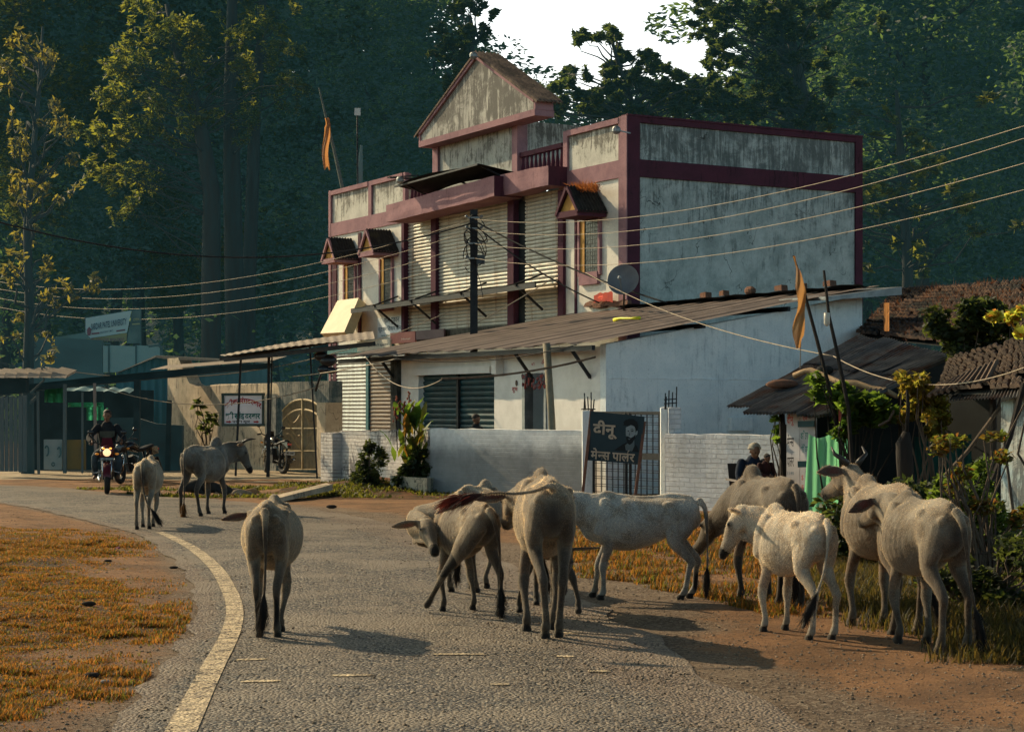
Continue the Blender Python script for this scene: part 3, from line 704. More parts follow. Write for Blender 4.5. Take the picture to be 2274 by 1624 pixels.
# ---------------------------------------------------------------- lean-to shed with white gable
A=(1.94,37.7); MS=frame(A)
S=thing('lean_to_house','low whitewashed house with long brown corrugated lean-to roof in front of the large building','house',(A[0],A[1],0),ANG)
def sp(px,py,d=0.,axis=1): return onplane(MS,px,py,d,axis)
W=-sp(1914,700,0,0).y; K=sp(882,800).x
z_e=sp(1345,757).z; z_r=z_e+1.26; KR=12.45
def roofz(y): # y local (0 front wall, -W back)
    return z_e+(z_r-z_e)*(-y/W)
m=MB(MS)
m.prism([(0,0,0),(0,-W,0),(0,-W,z_r-.12),(0,0,z_e-.06)],(.22,0,0)); m.build('gable_wall',m_shed,S)
m=MB(MS); xs1,xs0=sp(929,850).x,sp(1097,850).x; xd1,xd0=sp(1161,850).x,sp(1214,850).x; zsd=sp(1000,829).z; zdd=sp(1190,828).z
for a,b,z0,z1 in ((.223,xd0,0,z_e-.1),(xd1,xs0,0,z_e-.1),(xs1,K,0,z_e-.1),(xs0,xs1,zsd,z_e-.1),(xd0,xd1,zdd,z_e-.1)): m.box((a+.001,-.2,z0),(b-.001,0,z1))
m.box((K-.2,-.203,0),(K,-W,z_e)); m.build_split('front_wall',m_cream,S)
m=MB(MS); m.box((K-.22,-.01,0),(K+.16,.12,z_e-.15)); m.build('corner_pillar',m_conc,S)
m=MB(MS); m.box((xs0-.02,.004,zsd-.02),(xs1+.1,.14,zsd+.14)); m.box((xd1+.9,.004,zsd-.05),(xd1+1.1,.2,z_e-.2)); m.build_split('lintel',m_cream,S)
shutter('teal_shutter',xs0+.02,xs1-.02,.1,zsd-.02,-.16,m_teal,S,.13,.04,MS)
m=MB(MS); m.box(((xs0+xs1)/2-.05,-.11,.1),((xs0+xs1)/2+.05,-.06,zsd)); m.build('shutter_post',m_dark,S)
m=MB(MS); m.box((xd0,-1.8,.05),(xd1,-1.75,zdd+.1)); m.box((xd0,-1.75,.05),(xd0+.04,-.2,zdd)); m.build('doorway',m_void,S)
m=MB(MS); m.box((xd1-.12,-.19,.05),(xd1-.003,.03,zdd)); m.box((xd0+.003,-.19,.05),(xd0+.09,.03,zdd)); m.build_split('door_frame',m_galv,S)
# festoon over the door
m=MB(MS)
for i in range(60):
    t=rng.random(); x=xd0+(xd1-xd0)*t; z=zdd-.05-.28*rng.random()-.18*math.sin(math.pi*t)*0; m.ball((x,.05,z),(.03,.02,.05),6)
m.build('flower_festoon',M('marigold_festoon',(.35,.05,.03),(.05,.12,.14),12,.9,0),S)
m=MB(MS)
for (a,b) in (((1229,858),(1147,1147)),): pass
m.ball(sp(1146,850,.02),(.04,.02,.07)); m.build('wall_ornament',m_brown,S)
def sh_text(px0,px1,py0,py1,toks,mat,d=.004):
    a=sp(px0,py1,d); b=sp(px1,py0,d); lettering(toks,MS@a,-dF,(0,0,1),a.x-b.x,b.z-a.z,mat,S)
sh_text(1137,1149,859,872,['शुभ'],t_red); sh_text(1180,1187,804,812,['श',('ra',),'ी'],t_red); sh_text(1202,1210,797,808,['ॐ'],t_red)
# roof sheet: real corrugation, laid in bays
def corr(Mx,x0,x1,ya,yb,zf,amp,wl,name,mat,parent,nv=6,sag=.0,seed=0,world=None,**kw):
    n=int((x1-x0)/wl*10); V=[];m=MB(Mx)
    f=lambda u,v: (x0+(x1-x0)*u, ya+(yb-ya)*v, zf(ya+(yb-ya)*v)+amp*math.tanh(2.2*math.sin(2*math.pi*u*(x1-x0)/wl)+.8)+sag*mnoise.noise(Vector((u*6,v*2,seed))))
    m.grid(f,n,nv); m.C=[((math.tanh(2.2*math.sin(2*math.pi*(i%(n+1))/n*(x1-x0)/wl)+.8)*.5+.5),)*3 for i in range(len(m.V))]
    return m.build(name,mat,parent,True,vcol=True,**kw)
XR=-.42; YE=.62
rf=corr(MS,XR,KR,YE,-W-.15,lambda y: roofz(y)+.05,.022,.92,'roof',m_corr,S,8,.03)
m=MB(MS)
for yy in (YE-.12,-W*.33,-W*.66): m.box((XR+.1,yy-.04,roofz(yy)-.11),(KR-.1,yy+.04,roofz(yy)-.01))
m.build_split('purlin',m_dark,rf)
m=MB(MS)
for x in (.6,3.0,K+.0): m.bar((x,.0,z_e-.75),(x,.5,z_e-.12),.06)
m.build_split('eave_bracket',m_dark,S)
# parapet-like dark capping along the top with bricks holding it down
m=MB(MS)
def cap(u,v): x=-.3+(10.2)*u; return (x,-W-.15+.5*v,z_r+.10+.05*mnoise.noise(Vector((x*1.5,v*2,3)))+.06*v-.04)
m.grid(cap,50,3); m.build('ridge_sheet',m_black,S,True)
m=MB(MS); y0=-W-.3
m.hexa([(-.75,y0-.2,z_r-.12),(.95,y0-.2,z_r-.1),(.95,y0+1.9,z_r-.26),(-.75,y0+1.9,z_r-.3),(-.75,y0-.2,z_r+.06),(.95,y0-.2,z_r+.1),(.95,y0+1.9,z_r-.2),(-.75,y0+1.9,z_r-.22)])
m.build('end_sheet',m_galv,S)
def lump(m,c,r,seed,n=10,M_=None):
    b0=len(m.V); m.ball(c,r,n)
    Mi=(m.M).inverted()
    for i in range(b0,len(m.V)):
        p=Vector(m.V[i]); w=m.M@Vector(c); dd=p-w; m.V[i]=tuple(w+dd*(1+.35*mnoise.noise(dd*4+Vector((seed,seed*2,0)))))
m_brick=M('old_brick',(.22,.10,.06),(.12,.07,.05),7,.95,.6)
labs=['loose brick on the shed ridge nearest the satellite dish','lone squared brick in the middle of the shed ridge','rounded stone lying past the middle of the shed ridge','broad reddish brick near the saffron flag on the shed ridge','flat dark brick right beside the flag pole on the shed ridge','last brick before the white gable corner of the shed ridge']
for i,(px,w) in enumerate(((1568,.34),(1609,.26),(1668,.3),(1735,.36),(1780,.30),(1843,.34))):
    x=sp(px,650,-W-.05).x; m=MB(MS); z=z_r+.16
    if i in (2,): lump(m,(x,-W-.0,z+.07),(.2,.12,.12),i)
    else: m.hexa([(x-w/2,-W-.1,z),(x+w/2,-W-.12,z+.02),(x+w/2-.03,-W+.06,z),(x-w/2+.02,-W+.08,z),(x-w/2+.02,-W-.1,z+.13),(x+w/2,-W-.12,z+.15),(x+w/2-.04,-W+.06,z+.12),(x-w/2+.03,-W+.08,z+.14)])
    m.build('brick',m_brick,label=labs[i],cat='brick',group='bricks and stones weighting the shed ridge')
# rubble and red cloth where the roof meets the big building
m=MB(MS)
for i in range(16):
    px=1312+90*rng.random(); x=sp(px,670,-W).x; z=z_r+.12+.1*rng.random(); w=.1+.14*rng.random(); m.hexa([(x-w,-W,z),(x+w,-W-.05,z),(x+w,-W+.15,z),(x-w,-W+.15,z),(x-w+.03,-W,z+.12),(x+w,-W,z+.15),(x+w-.05,-W+.12,z+.1),(x-w+.05,-W+.1,z+.13)])
m.build('brick_rubble',m_brick,label='heap of broken bricks on the roof below the satellite dish',cat='rubble',kind='stuff')
def cl(u,v): p=MS@sp(1318+42*u,672-16*v-4*math.sin(3*u)-6*u*v,-W+.2); return p+Vector((0,-.05,.05*mnoise.noise(Vector((u*5,v*5,1)))))
sheet(cl,'red_cloth',M('red_cloth',(.55,.08,.04),(.4,.05,.04),5,.9,.2),nu=12,nv=6,label='crumpled red cloth lying on the roof rubble',cat='cloth')
m=MB(MS); pa=sp(1364,720,-3.2); a=Vector((sp(1364,720,-3.2).x,-3.2,roofz(-3.2)+.12)); b=Vector((sp(1420,716,-3.2).x,-3.2,roofz(-3.2)+.12))
m.tube([a,a*.7+b*.3+Vector((0,.05,.02)),a*.3+b*.7+Vector((0,.03,.0)),b],[.05,.03,.028,.04],8); m.build('yellow_strip',M('neon_yellow',(.75,.72,.03),(.7,.65,.03),3,.5,0),label='bright yellow plastic strip lying on the brown corrugated roof',cat='plastic strip',smooth=True)
# bamboo post propping the eave and a pole slung across it
m=MB(); p0=MS@sp(1232,960,.75); p0.z=0.0; p1=MS@sp(1213,762,.75); m.tube([p0,(p0+p1)/2+Vector((.02,0,0)),p1],[.085,.075,.08],10); m.build('roof_post',M('weathered_bamboo',(.26,.22,.15),(.17,.15,.11),5,.8,.3),label='leaning grey bamboo post holding up the shed eave',cat='post',smooth=True)
def catenary(a,b,sag,n=24):
    a=Vector(a);b=Vector(b); return [a+(b-a)*(i/n)-Vector((0,0,sag*4*(i/n)*(1-i/n))) for i in range(n+1)]
def wire(a,b,sag,r,mat,label,name='wire',n=28,group=None,cat='wire'):
    m=MB(); m.tube(catenary(a,b,sag,n),r,5); return m.build(name,mat,smooth=True,label=label,cat=cat,group=group)
m=MB(); m.tube(catenary(at(980,840,35.5),at(1322,792,36.6),.10,12),.022,6); m.build('slung_pole',m_wood,label='thin bowed bamboo pole slung across the shed front',cat='pole')
wire(at(810,790,43),at(982,841,36),.42,.010,m_wire,'drooping pale cable hanging in front of the teal shutter')
wire(at(880,796,40),at(1280,765,36.8),.18,.012,m_cable,'thin black cable sagging under the shed eave')
# satellite dish
sd=thing('satellite_dish','grey satellite dish on the shed roof against the building corner','satellite dish',tuple(MS@Vector((sp(1384,675,-W+.3).x,-W+.3,z_r))))
c=at(1383,620,44.6); nrm=Vector((-.25,-.93,.28)).normalized(); u_=nrm.cross(Vector((0,0,1))).normalized(); v_=nrm.cross(u_)*-1
m=MB(); Rr=.39
def dish(a,r): th=a*2*math.pi; rr=r*Rr; return c+(u_*math.cos(th)+v_*math.sin(th))*rr+nrm*(.16*(r*r-1))
m.grid(dish,32,6); m.grid(lambda a,r: dish(a,r)-nrm*.012,32,6); m.build('reflector',M('dusty_dish',(.20,.20,.21),(.16,.16,.17),3,.6,.1),sd,True)
m=MB(); m.bar(c-v_*Rr,c+nrm*.38-v_*.1,.02); m.ball(c+nrm*.4-v_*.1,.05); m.build('feed_arm',m_galv,sd)
m=MB(); m.bar(c-nrm*.18,sd.location+Vector((0,0,-.1)),.05); m.build('mast',m_dark,sd)
# things above the roofline at the left: flag, antenna panel, dead stump
fl=thing('flag_pole','tall thin bamboo pole leaning behind the left parapet with faded orange pennant','flag',tuple(MBx@Vector((fx(758),-1.5,ZT))))
m=MB(); m.tube([at(760,418,68.5),at(741,330,68.5),at(724,262,68.5),at(708,195,68.5)],[.07,.06,.045,.03],6); m.build('pole',M('hazy_bamboo',(.12,.14,.12),(.09,.11,.10),4,.9,0),fl)
def fg(u,v): return at(717+14*u+3*math.sin(7*v)+ (1-u)*4*(v<.15),262+112*v+5*math.sin(9*u)*v,68.4)+Vector((0,.06*math.sin(6*u+3*v),0))
m_flag=leafmat('saffron_cloth',(.45,.17,.07),(.52,.24,.10),(.75,.35,.12),trf=.5,scale=2)
sheet(fg,'pennant',m_flag,fl,8,16)
an=thing('antenna_panel','small white square antenna panel on a thin mast behind the left parapet','antenna',tuple(at(793,410,67.5)))
m=MB(); m.hexa([at(786.5,256,67.5),at(800.5,257,67.5),at(800.5,257,67.4),at(786.5,256,67.4),at(787,240,67.5),at(800,240,67.5),at(800,240,67.4),at(787,240,67.4)]); m.build('panel',M('white_antenna',(.55,.56,.52),(.5,.5,.48),3,.5,0),an)
m=MB(); m.tube([at(794,415,67.45),at(793,256,67.45)],.03,6); m.build('mast',m_dark,an)
m=MB(); m.tube([at(798,420,70),at(799,370,70),at(802,322,70)],[.12,.11,.05],7); m.build('dead_tree',M('hazy_dead_wood',(.10,.11,.10),(.06,.08,.075),3,.95,.5,haze=.5),label='grey dead tree trunk standing behind the left parapet',cat='dead trunk')
# ---------------------------------------------------------------- living things: one continuous skin grown over posed volumes
def cr(P,n):
    P=[np.array(p,float) for p in P]; out=[]
    for i in range(len(P)-1):
        p0=P[max(i-1,0)];p1=P[i];p2=P[i+1];p3=P[min(i+2,len(P)-1)]
        for k in range(n):
            t=k/n; out.append(.5*((2*p1)+(-p0+p2)*t+(2*p0-5*p1+4*p2-p3)*t*t+(-p0+3*p1-3*p2+p3)*t**3))
    out.append(P[-1]); return out
class Flesh:
    def __init__(s): s.V=[];s.F=[]
    def limb(s,pts,n=14,sub=4,flat=None,ends=True):
        """pts: (x,y,z,r) or (x,y,z,ra,rb); flat: reference direction that carries ra"""
        pts=[tuple(p)+((p[3],) if len(p)==4 else ()) for p in pts]
        Q=cr(pts,sub)
        if ends:   # rounded caps
            def ext(q,q2):
                d=q[:3]-q2[:3]; d/=np.linalg.norm(d)+1e-9; r=min(q[3],q[4]); o=[]
                for k in (1,2,3):
                    a=k/3.4*math.pi/2; c=q.copy(); c[:3]=q[:3]+d*r*math.sin(a)*.9; c[3]*=math.cos(a); c[4]*=math.cos(a); o.append(c)
                return o
            Q=ext(Q[0],Q[1])[::-1]+Q+ext(Q[-1],Q[-2])
        b=len(s.V); m=len(Q); u=None
        for i,q in enumerate(Q):
            p=Vector(q[:3]); d=Vector(Q[min(i+1,m-1)][:3]-Q[max(i-1,0)][:3])
            d = d.normalized() if d.length>1e-9 else Vector((0,0,1))
            if u is None: u=Vector(flat) if flat is not None else Vector((0,1,0)) if abs(d.y)<.9 else Vector((1,0,0))
            elif flat is not None: u=Vector(flat)
            u=(u-d*u.dot(d)); u = u.normalized() if u.length>1e-6 else d.orthogonal().normalized(); v=d.cross(u)
            ra,rb=max(q[3],.002),max(q[4],.002)
            for k in range(n):
                a=2*math.pi*k/n; s.V.append(tuple(p+u*math.cos(a)*ra+v*math.sin(a)*rb))
        for i in range(m-1):
            for k in range(n): s.F.append((b+i*n+k,b+i*n+(k+1)%n,b+(i+1)*n+(k+1)%n,b+(i+1)*n+k))
        s.F.append([b+k for k in range(n)][::-1]); s.F.append([b+(m-1)*n+k for k in range(n)])
    def ball(s,c,r,n=14,R3=None):
        m=MB(); m.ball((0,0,0),r,n); b=len(s.V); c=Vector(c)
        for v in m.V:
            v=Vector(v); s.V.append(tuple(c+((R3@v) if R3 else v)))
        s.F+= [tuple(i+b for i in f) for f in m.F]
    def skin(s,name,voxel,smooth=3):
        me=bpy.data.meshes.new(name); me.from_pydata(s.V,[],[list(f) for f in s.F]); me.update()
        import bmesh
        bm=bmesh.new(); bm.from_mesh(me); bmesh.ops.recalc_face_normals(bm,faces=bm.faces); bm.to_mesh(me); bm.free()
        o=bpy.data.objects.new(name,me); COL.objects.link(o)
        r=o.modifiers.new('r','REMESH'); r.mode='VOXEL'; r.voxel_size=voxel
        sm_=o.modifiers.new('s','SMOOTH'); sm_.iterations=smooth; sm_.factor=.5
        bpy.context.view_layer.update()
        m2=bpy.data.meshes.new_from_object(o.evaluated_get(bpy.context.evaluated_depsgraph_get()))
        bpy.data.objects.remove(o); bpy.data.meshes.remove(me); m2.name=name
        m2.polygons.foreach_set('use_smooth',np.ones(len(m2.polygons),dtype=bool)); return m2
def rotm(f,up=(0,0,1)):
    """columns: forward, left, up"""
    f=Vector(f).normalized(); l=Vector(up).cross(f).normalized(); u=f.cross(l); return Matrix((f,l,u)).transposed()
# hide: vertex colour drives a coat with dirt, dark extremities and painted shade; sun glows through the thin ears
m_hide,nt,out=newmat('cattle_hide'); co=coords(nt,'Object'); vc=nt.nodes.new('ShaderNodeVertexColor'); vc.layer_name='Col'
col=mixc(nt,math_(nt,'MULTIPLY',ramp(nt,noise(nt,co,3.6,7,.75,.4),.42,.62),.75),vc.outputs[0],mixc(nt,1.0,vc.outputs[0],(.50,.38,.27),'MULTIPLY'))
col=mixc(nt,math_(nt,'MULTIPLY',ramp(nt,noise(nt,co,11,5,.75),.5,.72),.5),col,mixc(nt,1.0,col,(.5,.42,.34),'MULTIPLY'))
fur=coords(nt,'Object',(60,60,22)); h=math_(nt,'ADD',noise(nt,fur,1.5,3,.7),math_(nt,'MULTIPLY',noise(nt,co,9,4,.6),1.4))
pr=princ(nt,out,col,.75,0,bump(nt,h,.55,.012),.25,sheen=.55); pr.inputs['Sheen Tint'].default_value=(1,.85,.65,1)
tl=nt.nodes.new('ShaderNodeBsdfTranslucent'); tl.inputs[0].default_value=(.6,.05,.03,1); ac=nt.nodes.new('ShaderNodeVertexColor'); ac.layer_name='Ear'
sp_=nt.nodes.new('ShaderNodeSeparateColor'); nt.links.new(ac.outputs[0],sp_.inputs[0])
mx=nt.nodes.new('ShaderNodeMixShader'); nt.links.new(math_(nt,'MULTIPLY',sp_.outputs[0],.22),mx.inputs[0]); nt.links.new(pr.outputs[0],mx.inputs[1]); nt.links.new(tl.outputs[0],mx.inputs[2]); nt.links.new(mx.outputs[0],out.inputs[0])
m_horn=M('dark_horn',(.03,.025,.022),(.06,.05,.04),6,.45,.1); m_eye=M('wet_eye',(.006,.005,.005),None,4,.1,0,spec=.8)
m_fuzz,nt,out=newmat('coat_hair'); vc=nt.nodes.new('ShaderNodeVertexColor'); vc.layer_name='Col'; pd_=princ(nt,out,(.5,.4,.3),.7,0,None,.3); nt.links.new(vc.outputs[0],pd_.inputs[0]); t2=nt.nodes.new('ShaderNodeBsdfTranslucent'); nt.links.new(mixc(nt,1.0,vc.outputs[0],(1.9,1.6,1.15),'MULTIPLY'),t2.inputs[0])
mx=nt.nodes.new('ShaderNodeMixShader'); mx.inputs[0].default_value=.55; nt.links.new(pd_.outputs[0],mx.inputs[1]); nt.links.new(t2.outputs[0],mx.inputs[2]); nt.links.new(mx.outputs[0],out.inputs[0])
def make_cow(label, X, Y, h, yaw, belly=1.0, length=1.0, head=None, look=None, neck=None, feet=None, horns=0, hump=.04, coat=(.48,.42,.34), dark=.5, tail=None, tuft=(.012,.01,.01), facedark=.35, ears=(1,1), lift=None, group='humped cattle walking along the road', dung_shade=.5, eartilt=0, bony=1.0):
    """cow frame: x forward, y left, z up; hip height 1, scaled by h; yaw counter-clockwise from +X; X,Y = point under the hips' middle"""
    f=Flesh(); L=length; bw=belly
    # trunk as stacked oval sections (x, zc, half height, half width)
    T=[(-.60,.82,.05,.05),(-.57,.815,.12,.09),(-.47,.80,.165,.14),(-.34,.785,.185,.165),(-.2,.77,.195,.16),(-.05,.735,.225,.172*bw**.6),(.10,.715,.25,.192*bw),(.25,.71,.255,.192*bw),(.38,.735,.235,.155),(.50,.765,.205,.12),(.60,.775,.16,.09),(.65,.775,.10,.06)]
    f.limb([((x*L),0,z,w,hh) for x,z,hh,w in T],n=24,sub=4,flat=(0,1,0),ends=False)
    # bony top: spine, hooks, pin bones, shoulder blades, ribs
    f.limb([(-.50*L,0,.945,.035),(-.3*L,0,.962,.04),(-.1*L,0,.945,.035),(.15*L,0,.945,.035),(.38*L,0,.965,.05)],8,3)
    for s in (-1,1):
        f.ball((-.27*L,s*.118,.892),(.06,.038,.038)); f.ball((-.545*L,s*.075,.86),(.045,.035,.035))
        f.limb([(-.27*L,s*.118,.89,.036),(-.42*L,s*.10,.85,.035),(-.54*L,s*.075,.86,.03)],8,3)
        f.limb([(.40*L,s*.085,.93,.03,.055),(.42*L,s*.125,.78,.04,.08),(.47*L,s*.12,.63,.042,.062)],10,3,flat=(0,1,0))
    if hump: f.limb([(.22*L,0,.93,.03,.04),(.33*L,0,.935+hump*.8,.035+hump*.2,.05),(.41*L,0,.94+hump*.9,.035+hump*.25,.05+hump*.15),(.50*L,0,.90+hump*.3,.05,.06)],12,3,flat=(0,1,0))
    ft={'hl':(-.47,.105),'hr':(-.47,-.105),'fl':(.40,.095),'fr':(.40,-.095)}
    fd=feet or {}
    for k,(x0,y0) in ft.items():
        dx,dy=fd.get(k,(0,0)); s=1 if k[1]=='l' else -1; x0=x0*L
        if lift and k in lift:
            f.limb([tuple(p) for p in lift[k]],14,4); continue
        F=(x0+dx,y0*.95+dy)
        if k[0]=='h':
            f.limb([(x0+.02,s*.08,.82,.068,.125),(x0+.07+.12*dx,s*.10,.68,.062,.13),(x0+.09+.35*dx,s*.105+.2*dy,.55,.05,.085),(x0-.0+.55*dx,s*.10+.4*dy,.45,.035,.052),(x0-.075+.72*dx,s*.095+.6*dy,.36,.030,.042),(x0-.06+.8*dx,s*.095+.7*dy,.28,.024,.029),(F[0]-.045,F[1],.13,.024,.027),(F[0]-.028,F[1],.075,.033,.036),(F[0]-.005,F[1],.045,.026,.03),(F[0]+.008,F[1],.018,.036,.046)],12,3,flat=(0,1,0))
        else:
            f.limb([(x0+.04,s*.08,.76,.055,.10),(x0+.0+.1*dx,s*.095,.62,.05,.075),(x0-.035+.25*dx,s*.095+.2*dy,.51,.04,.052),(x0+.0+.5*dx,s*.11+.4*dy,.38,.037,.041),(x0+.015+.6*dx,s*.11+.6*dy,.305,.038,.04),(x0+.01+.75*dx,s*.105+.75*dy,.23,.025,.027),(F[0]+.0,F[1],.12,.023,.025),(F[0]+.005,F[1],.075,.031,.034),(F[0]+.02,F[1],.045,.026,.03),(F[0]+.03,F[1],.018,.037,.045)],12,3,flat=(0,1,0))
    # neck and head
    po=Vector(head or (.86,0,.93)); lk=Vector(look or (.75,0,-.65)).normalized()
    R3=rotm(lk); nb=Vector((.50*L,0,.80)); mid=(nb+po)/2+Vector((0,0,.015)) if neck is None else Vector(neck)
    f.limb([(nb.x-.06,0,nb.z,.11,.20),tuple(nb.lerp(mid,.5))+(.088,.165),tuple(mid)+(.075,.135),tuple(mid.lerp(po,.6)+Vector((0,0,-.01)))+(.066,.105),tuple(po-lk*.0+Vector((0,0,-.03)))+(.062,.085)],16,4,flat=tuple(R3.col[1]))
    dl=Vector((0,0,-1)); a0=nb+dl*.16; a1=mid+dl*.15; a2=po+lk*.1+dl*.09
    f.limb([tuple(nb+Vector((-.02,0,-.2)))+(.022,.08),tuple(a0.lerp(a1,.4)+dl*.05)+(.016,.07),tuple(a1+dl*.0)+(.014,.05),tuple(a2)+(.014,.025)],8,3,flat=tuple(R3.col[1]))
    hp=lambda x,y,z: po+R3@Vector((x,y,z))
    f.limb([tuple(hp(-.05,0,-.015))+(.06,.055),tuple(hp(.02,0,-.005))+(.076,.075),tuple(hp(.10,0,-.015))+(.073,.082),tuple(hp(.19,0,-.03))+(.055,.072),tuple(hp(.28,0,-.035))+(.045,.055),tuple(hp(.345,0,-.035))+(.05,.047),tuple(hp(.375,0,-.04))+(.043,.04)],16,3,flat=tuple(R3.col[1]))
    f.ball(hp(-.04,0,.02),(.045,.05,.04))
    for s in (-1,1): f.ball(hp(.10,s*.062,.022),(.035,.022,.025),10,R3); f.ball(hp(.36,s*.022,-.02),(.022,.02,.018),8,R3); f.ball(hp(.07,s*.055,-.055),(.06,.025,.045),8,R3)
    earpts=[]
    for s,on in ((1,ears[0]),(-1,ears[1])):
        if not on: continue
        b=hp(-.02,s*.055,.012); d=(R3@Vector((-.22,s*1.0,-.10-eartilt*(1 if on==1 else on)))).normalized()
        fl=(R3@Vector((.75,s*.2,-.25))).normalized()      # thin direction
        wide=d.cross(fl).normalized(); fl=wide.cross(d)
        pts=[b,b+d*.06,b+d*.13,b+d*.20,b+d*.265]; rr=(.02,.042,.056,.04,.008)
        f.limb([tuple(p)+(r,max(.0105,r*.2)) for p,r in zip(pts,rr)],12,4,flat=tuple(wide))
        earpts.append((b,d,fl))
    # tail
    tp=tail or [(-.60,0,.93),(-.655,0,.84),(-.665,0,.65),(-.655,0,.45),(-.65,.01,.33)]
    tp=[((x+.60)-.60*L,y,z) for x,y,z in tp]
    n=len(tp); f.limb([tp[i]+((.032,.022,.015,.0125,.0115,.011,.011,.011)[min(i,7)],) for i in range(n)],10,4)
    e=Vector(tp[-1]); e0=Vector(tp[-2]); dd=(e-e0).normalized()
    sg_=Vector((0,0,-1))*(.06 if abs(dd.z)<.5 else 0); f.limb([tuple(e-dd*.02)+(.014,),tuple(e+dd*.07+sg_*.2)+(.032,),tuple(e+dd*.15+sg_*.6)+(.030,),tuple(e+dd*.26+sg_*1.3)+(.008,)],10,3)
    me=f.skin('cow',.0098,5)
    nv=len(me.vertices); co_=np.empty(nv*3,dtype=np.float32); me.vertices.foreach_get('co',co_); P=co_.reshape(-1,3).astype(float)
    nr0=np.empty(nv*3,dtype=np.float32); me.vertices.foreach_get('normal',nr0); nr0=nr0.reshape(-1,3)
    xr_=P[:,0]/L; wv=np.sin(2*math.pi*(xr_-.12*(.9-P[:,2]))/.062)*np.clip((xr_+.12)/.06,0,1)*np.clip((.34-xr_)/.06,0,1)*np.clip((P[:,2]-.50)/.08,0,1)*np.clip((.90-P[:,2])/.06,0,1)*np.clip(np.abs(P[:,1])/.1,0,1)*(np.abs(P[:,1])<.24)
    lump_=np.array([mnoise.noise(Vector(p)*7+Vector((X,0,0))) for p in P])
    P=P+nr0*(.0008*bony*wv+.0065*lump_*(P[:,2]>.35))[:,None]; me.vertices.foreach_set('co',P.astype(np.float32).ravel()); me.update()
    # coat painting
    C=np.tile(np.array(coat,float),(nv,1)); dk=np.array((.045,.032,.025))
    def blend(mask,c):
        nonlocal C
        mask=np.clip(mask,0,1)[:,None]; C=C*(1-mask)+np.array(c)*mask
    nz=np.array([mnoise.noise(Vector(p)*5) for p in P]); nz2=np.array([mnoise.noise(Vector(p)*2.2+Vector((X,Y,0))) for p in P])
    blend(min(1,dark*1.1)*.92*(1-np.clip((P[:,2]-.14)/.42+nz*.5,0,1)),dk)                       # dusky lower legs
    blend(.55*np.clip((P[:,2]-.84)/.1,0,1),np.array(coat)*1.35+.03); blend(.5*dark*np.clip((.74-P[:,2])/.3,0,1)*(np.abs(P[:,1])<.3),np.array(coat)*.45)  # sunlit back painted paler, shaded lower flanks painted darker
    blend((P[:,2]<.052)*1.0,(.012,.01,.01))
    blend(dung_shade*np.exp(-((P[:,1])/.055)**2)*(P[:,0]<-.42*L)*np.clip((.88-P[:,2])/.1,0,1)*np.clip((P[:,2]-.4)/.1,0,1),(.03,.022,.018))  # dung and the shade between the thighs, painted as one dark mark
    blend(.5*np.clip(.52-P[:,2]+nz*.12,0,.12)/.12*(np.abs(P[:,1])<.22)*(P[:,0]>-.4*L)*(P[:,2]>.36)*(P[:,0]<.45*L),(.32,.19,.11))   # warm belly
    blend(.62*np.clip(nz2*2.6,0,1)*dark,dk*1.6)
    blend(.85*dark*np.clip((-.34*L-P[:,0])/.10+nz*1.0,0,1)*np.clip((.90-P[:,2])/.2,0,1)*(P[:,2]>.2)*(np.abs(P[:,1])<.3),dk*2.0)  # shade of the rear painted into the coat
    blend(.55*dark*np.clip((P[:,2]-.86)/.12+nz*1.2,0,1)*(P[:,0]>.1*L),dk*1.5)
    pv=np.array(po); l3=np.array(lk); dh=P-pv; ax=dh@l3; rad=np.linalg.norm(dh-np.outer(ax,l3),axis=1); inh=(ax>-.12)&(rad<.13)
    blend(facedark*inh*np.clip((ax+.05)/.2,0,1),dk*2.2); blend(inh*(ax>.315)*1.,(.02,.017,.017))
    for s in (-1,1):
        q=np.array(hp(.10,s*.07,.02)); blend(.75*np.exp(-(np.linalg.norm(P-q,axis=1)/.028)**2),(.01,.01,.01))
    E_=np.zeros((nv,3)); nrm=np.empty(nv*3,dtype=np.float32); me.vertices.foreach_get('normal',nrm); nrm=nrm.reshape(-1,3)
    for b,d,fl in earpts:
        r=P-np.array(b); t=r@np.array(d); off=np.linalg.norm(r-np.outer(t,np.array(d)),axis=1); ie=(t>.03)&(t<.28)&(off<.065)
        E_[ie,0]=np.clip((t[ie]-.04)/.05,0,1)*np.clip((.2-t[ie])/.06,0,1)*np.clip((.036-off[ie])/.015,0,1); blend(ie*.5,(.13,.09,.07)); inn=ie&((nrm@np.array(fl))<-.2); blend(inn*(off<.03)*.8,(.11,.055,.045))
    ev=np.array(e); de=np.linalg.norm(P-(ev+np.array(dd)*.12),axis=1); blend(np.clip((.17-de)/.03,0,1)*(np.abs(P[:,1]-ev[1])<.1),tuft)
    rt=np.array([np.min(np.linalg.norm(P-np.array(q),axis=1)) for q in [(9,9,9)]])
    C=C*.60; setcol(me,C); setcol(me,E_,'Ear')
    # short hair standing off the hide, so low sun catches its edges
    rg=np.random.default_rng(int(abs(X)*1000)+3); me.vertices.foreach_get('normal',(n3:=np.empty(nv*3,dtype=np.float32))); n3=n3.reshape(-1,3).astype(float)
    ids=rg.choice(np.where(P[:,2]>.12)[0],min(24000,nv),replace=False); b=P[ids]; nn_=n3[ids]; dn=np.array((-.5,0,-.55))+rg.normal(0,.35,(len(ids),3)); d_=nn_*.42+dn*.75; d_/=np.linalg.norm(d_,axis=1)[:,None]
    L_h=(.006+.007*rg.random(len(ids))*(1+1.2*(P[ids,2]>.9)))[:,None]; w_=np.cross(d_,nn_); w_/=np.linalg.norm(w_,axis=1)[:,None]+1e-9; w_*=.0011
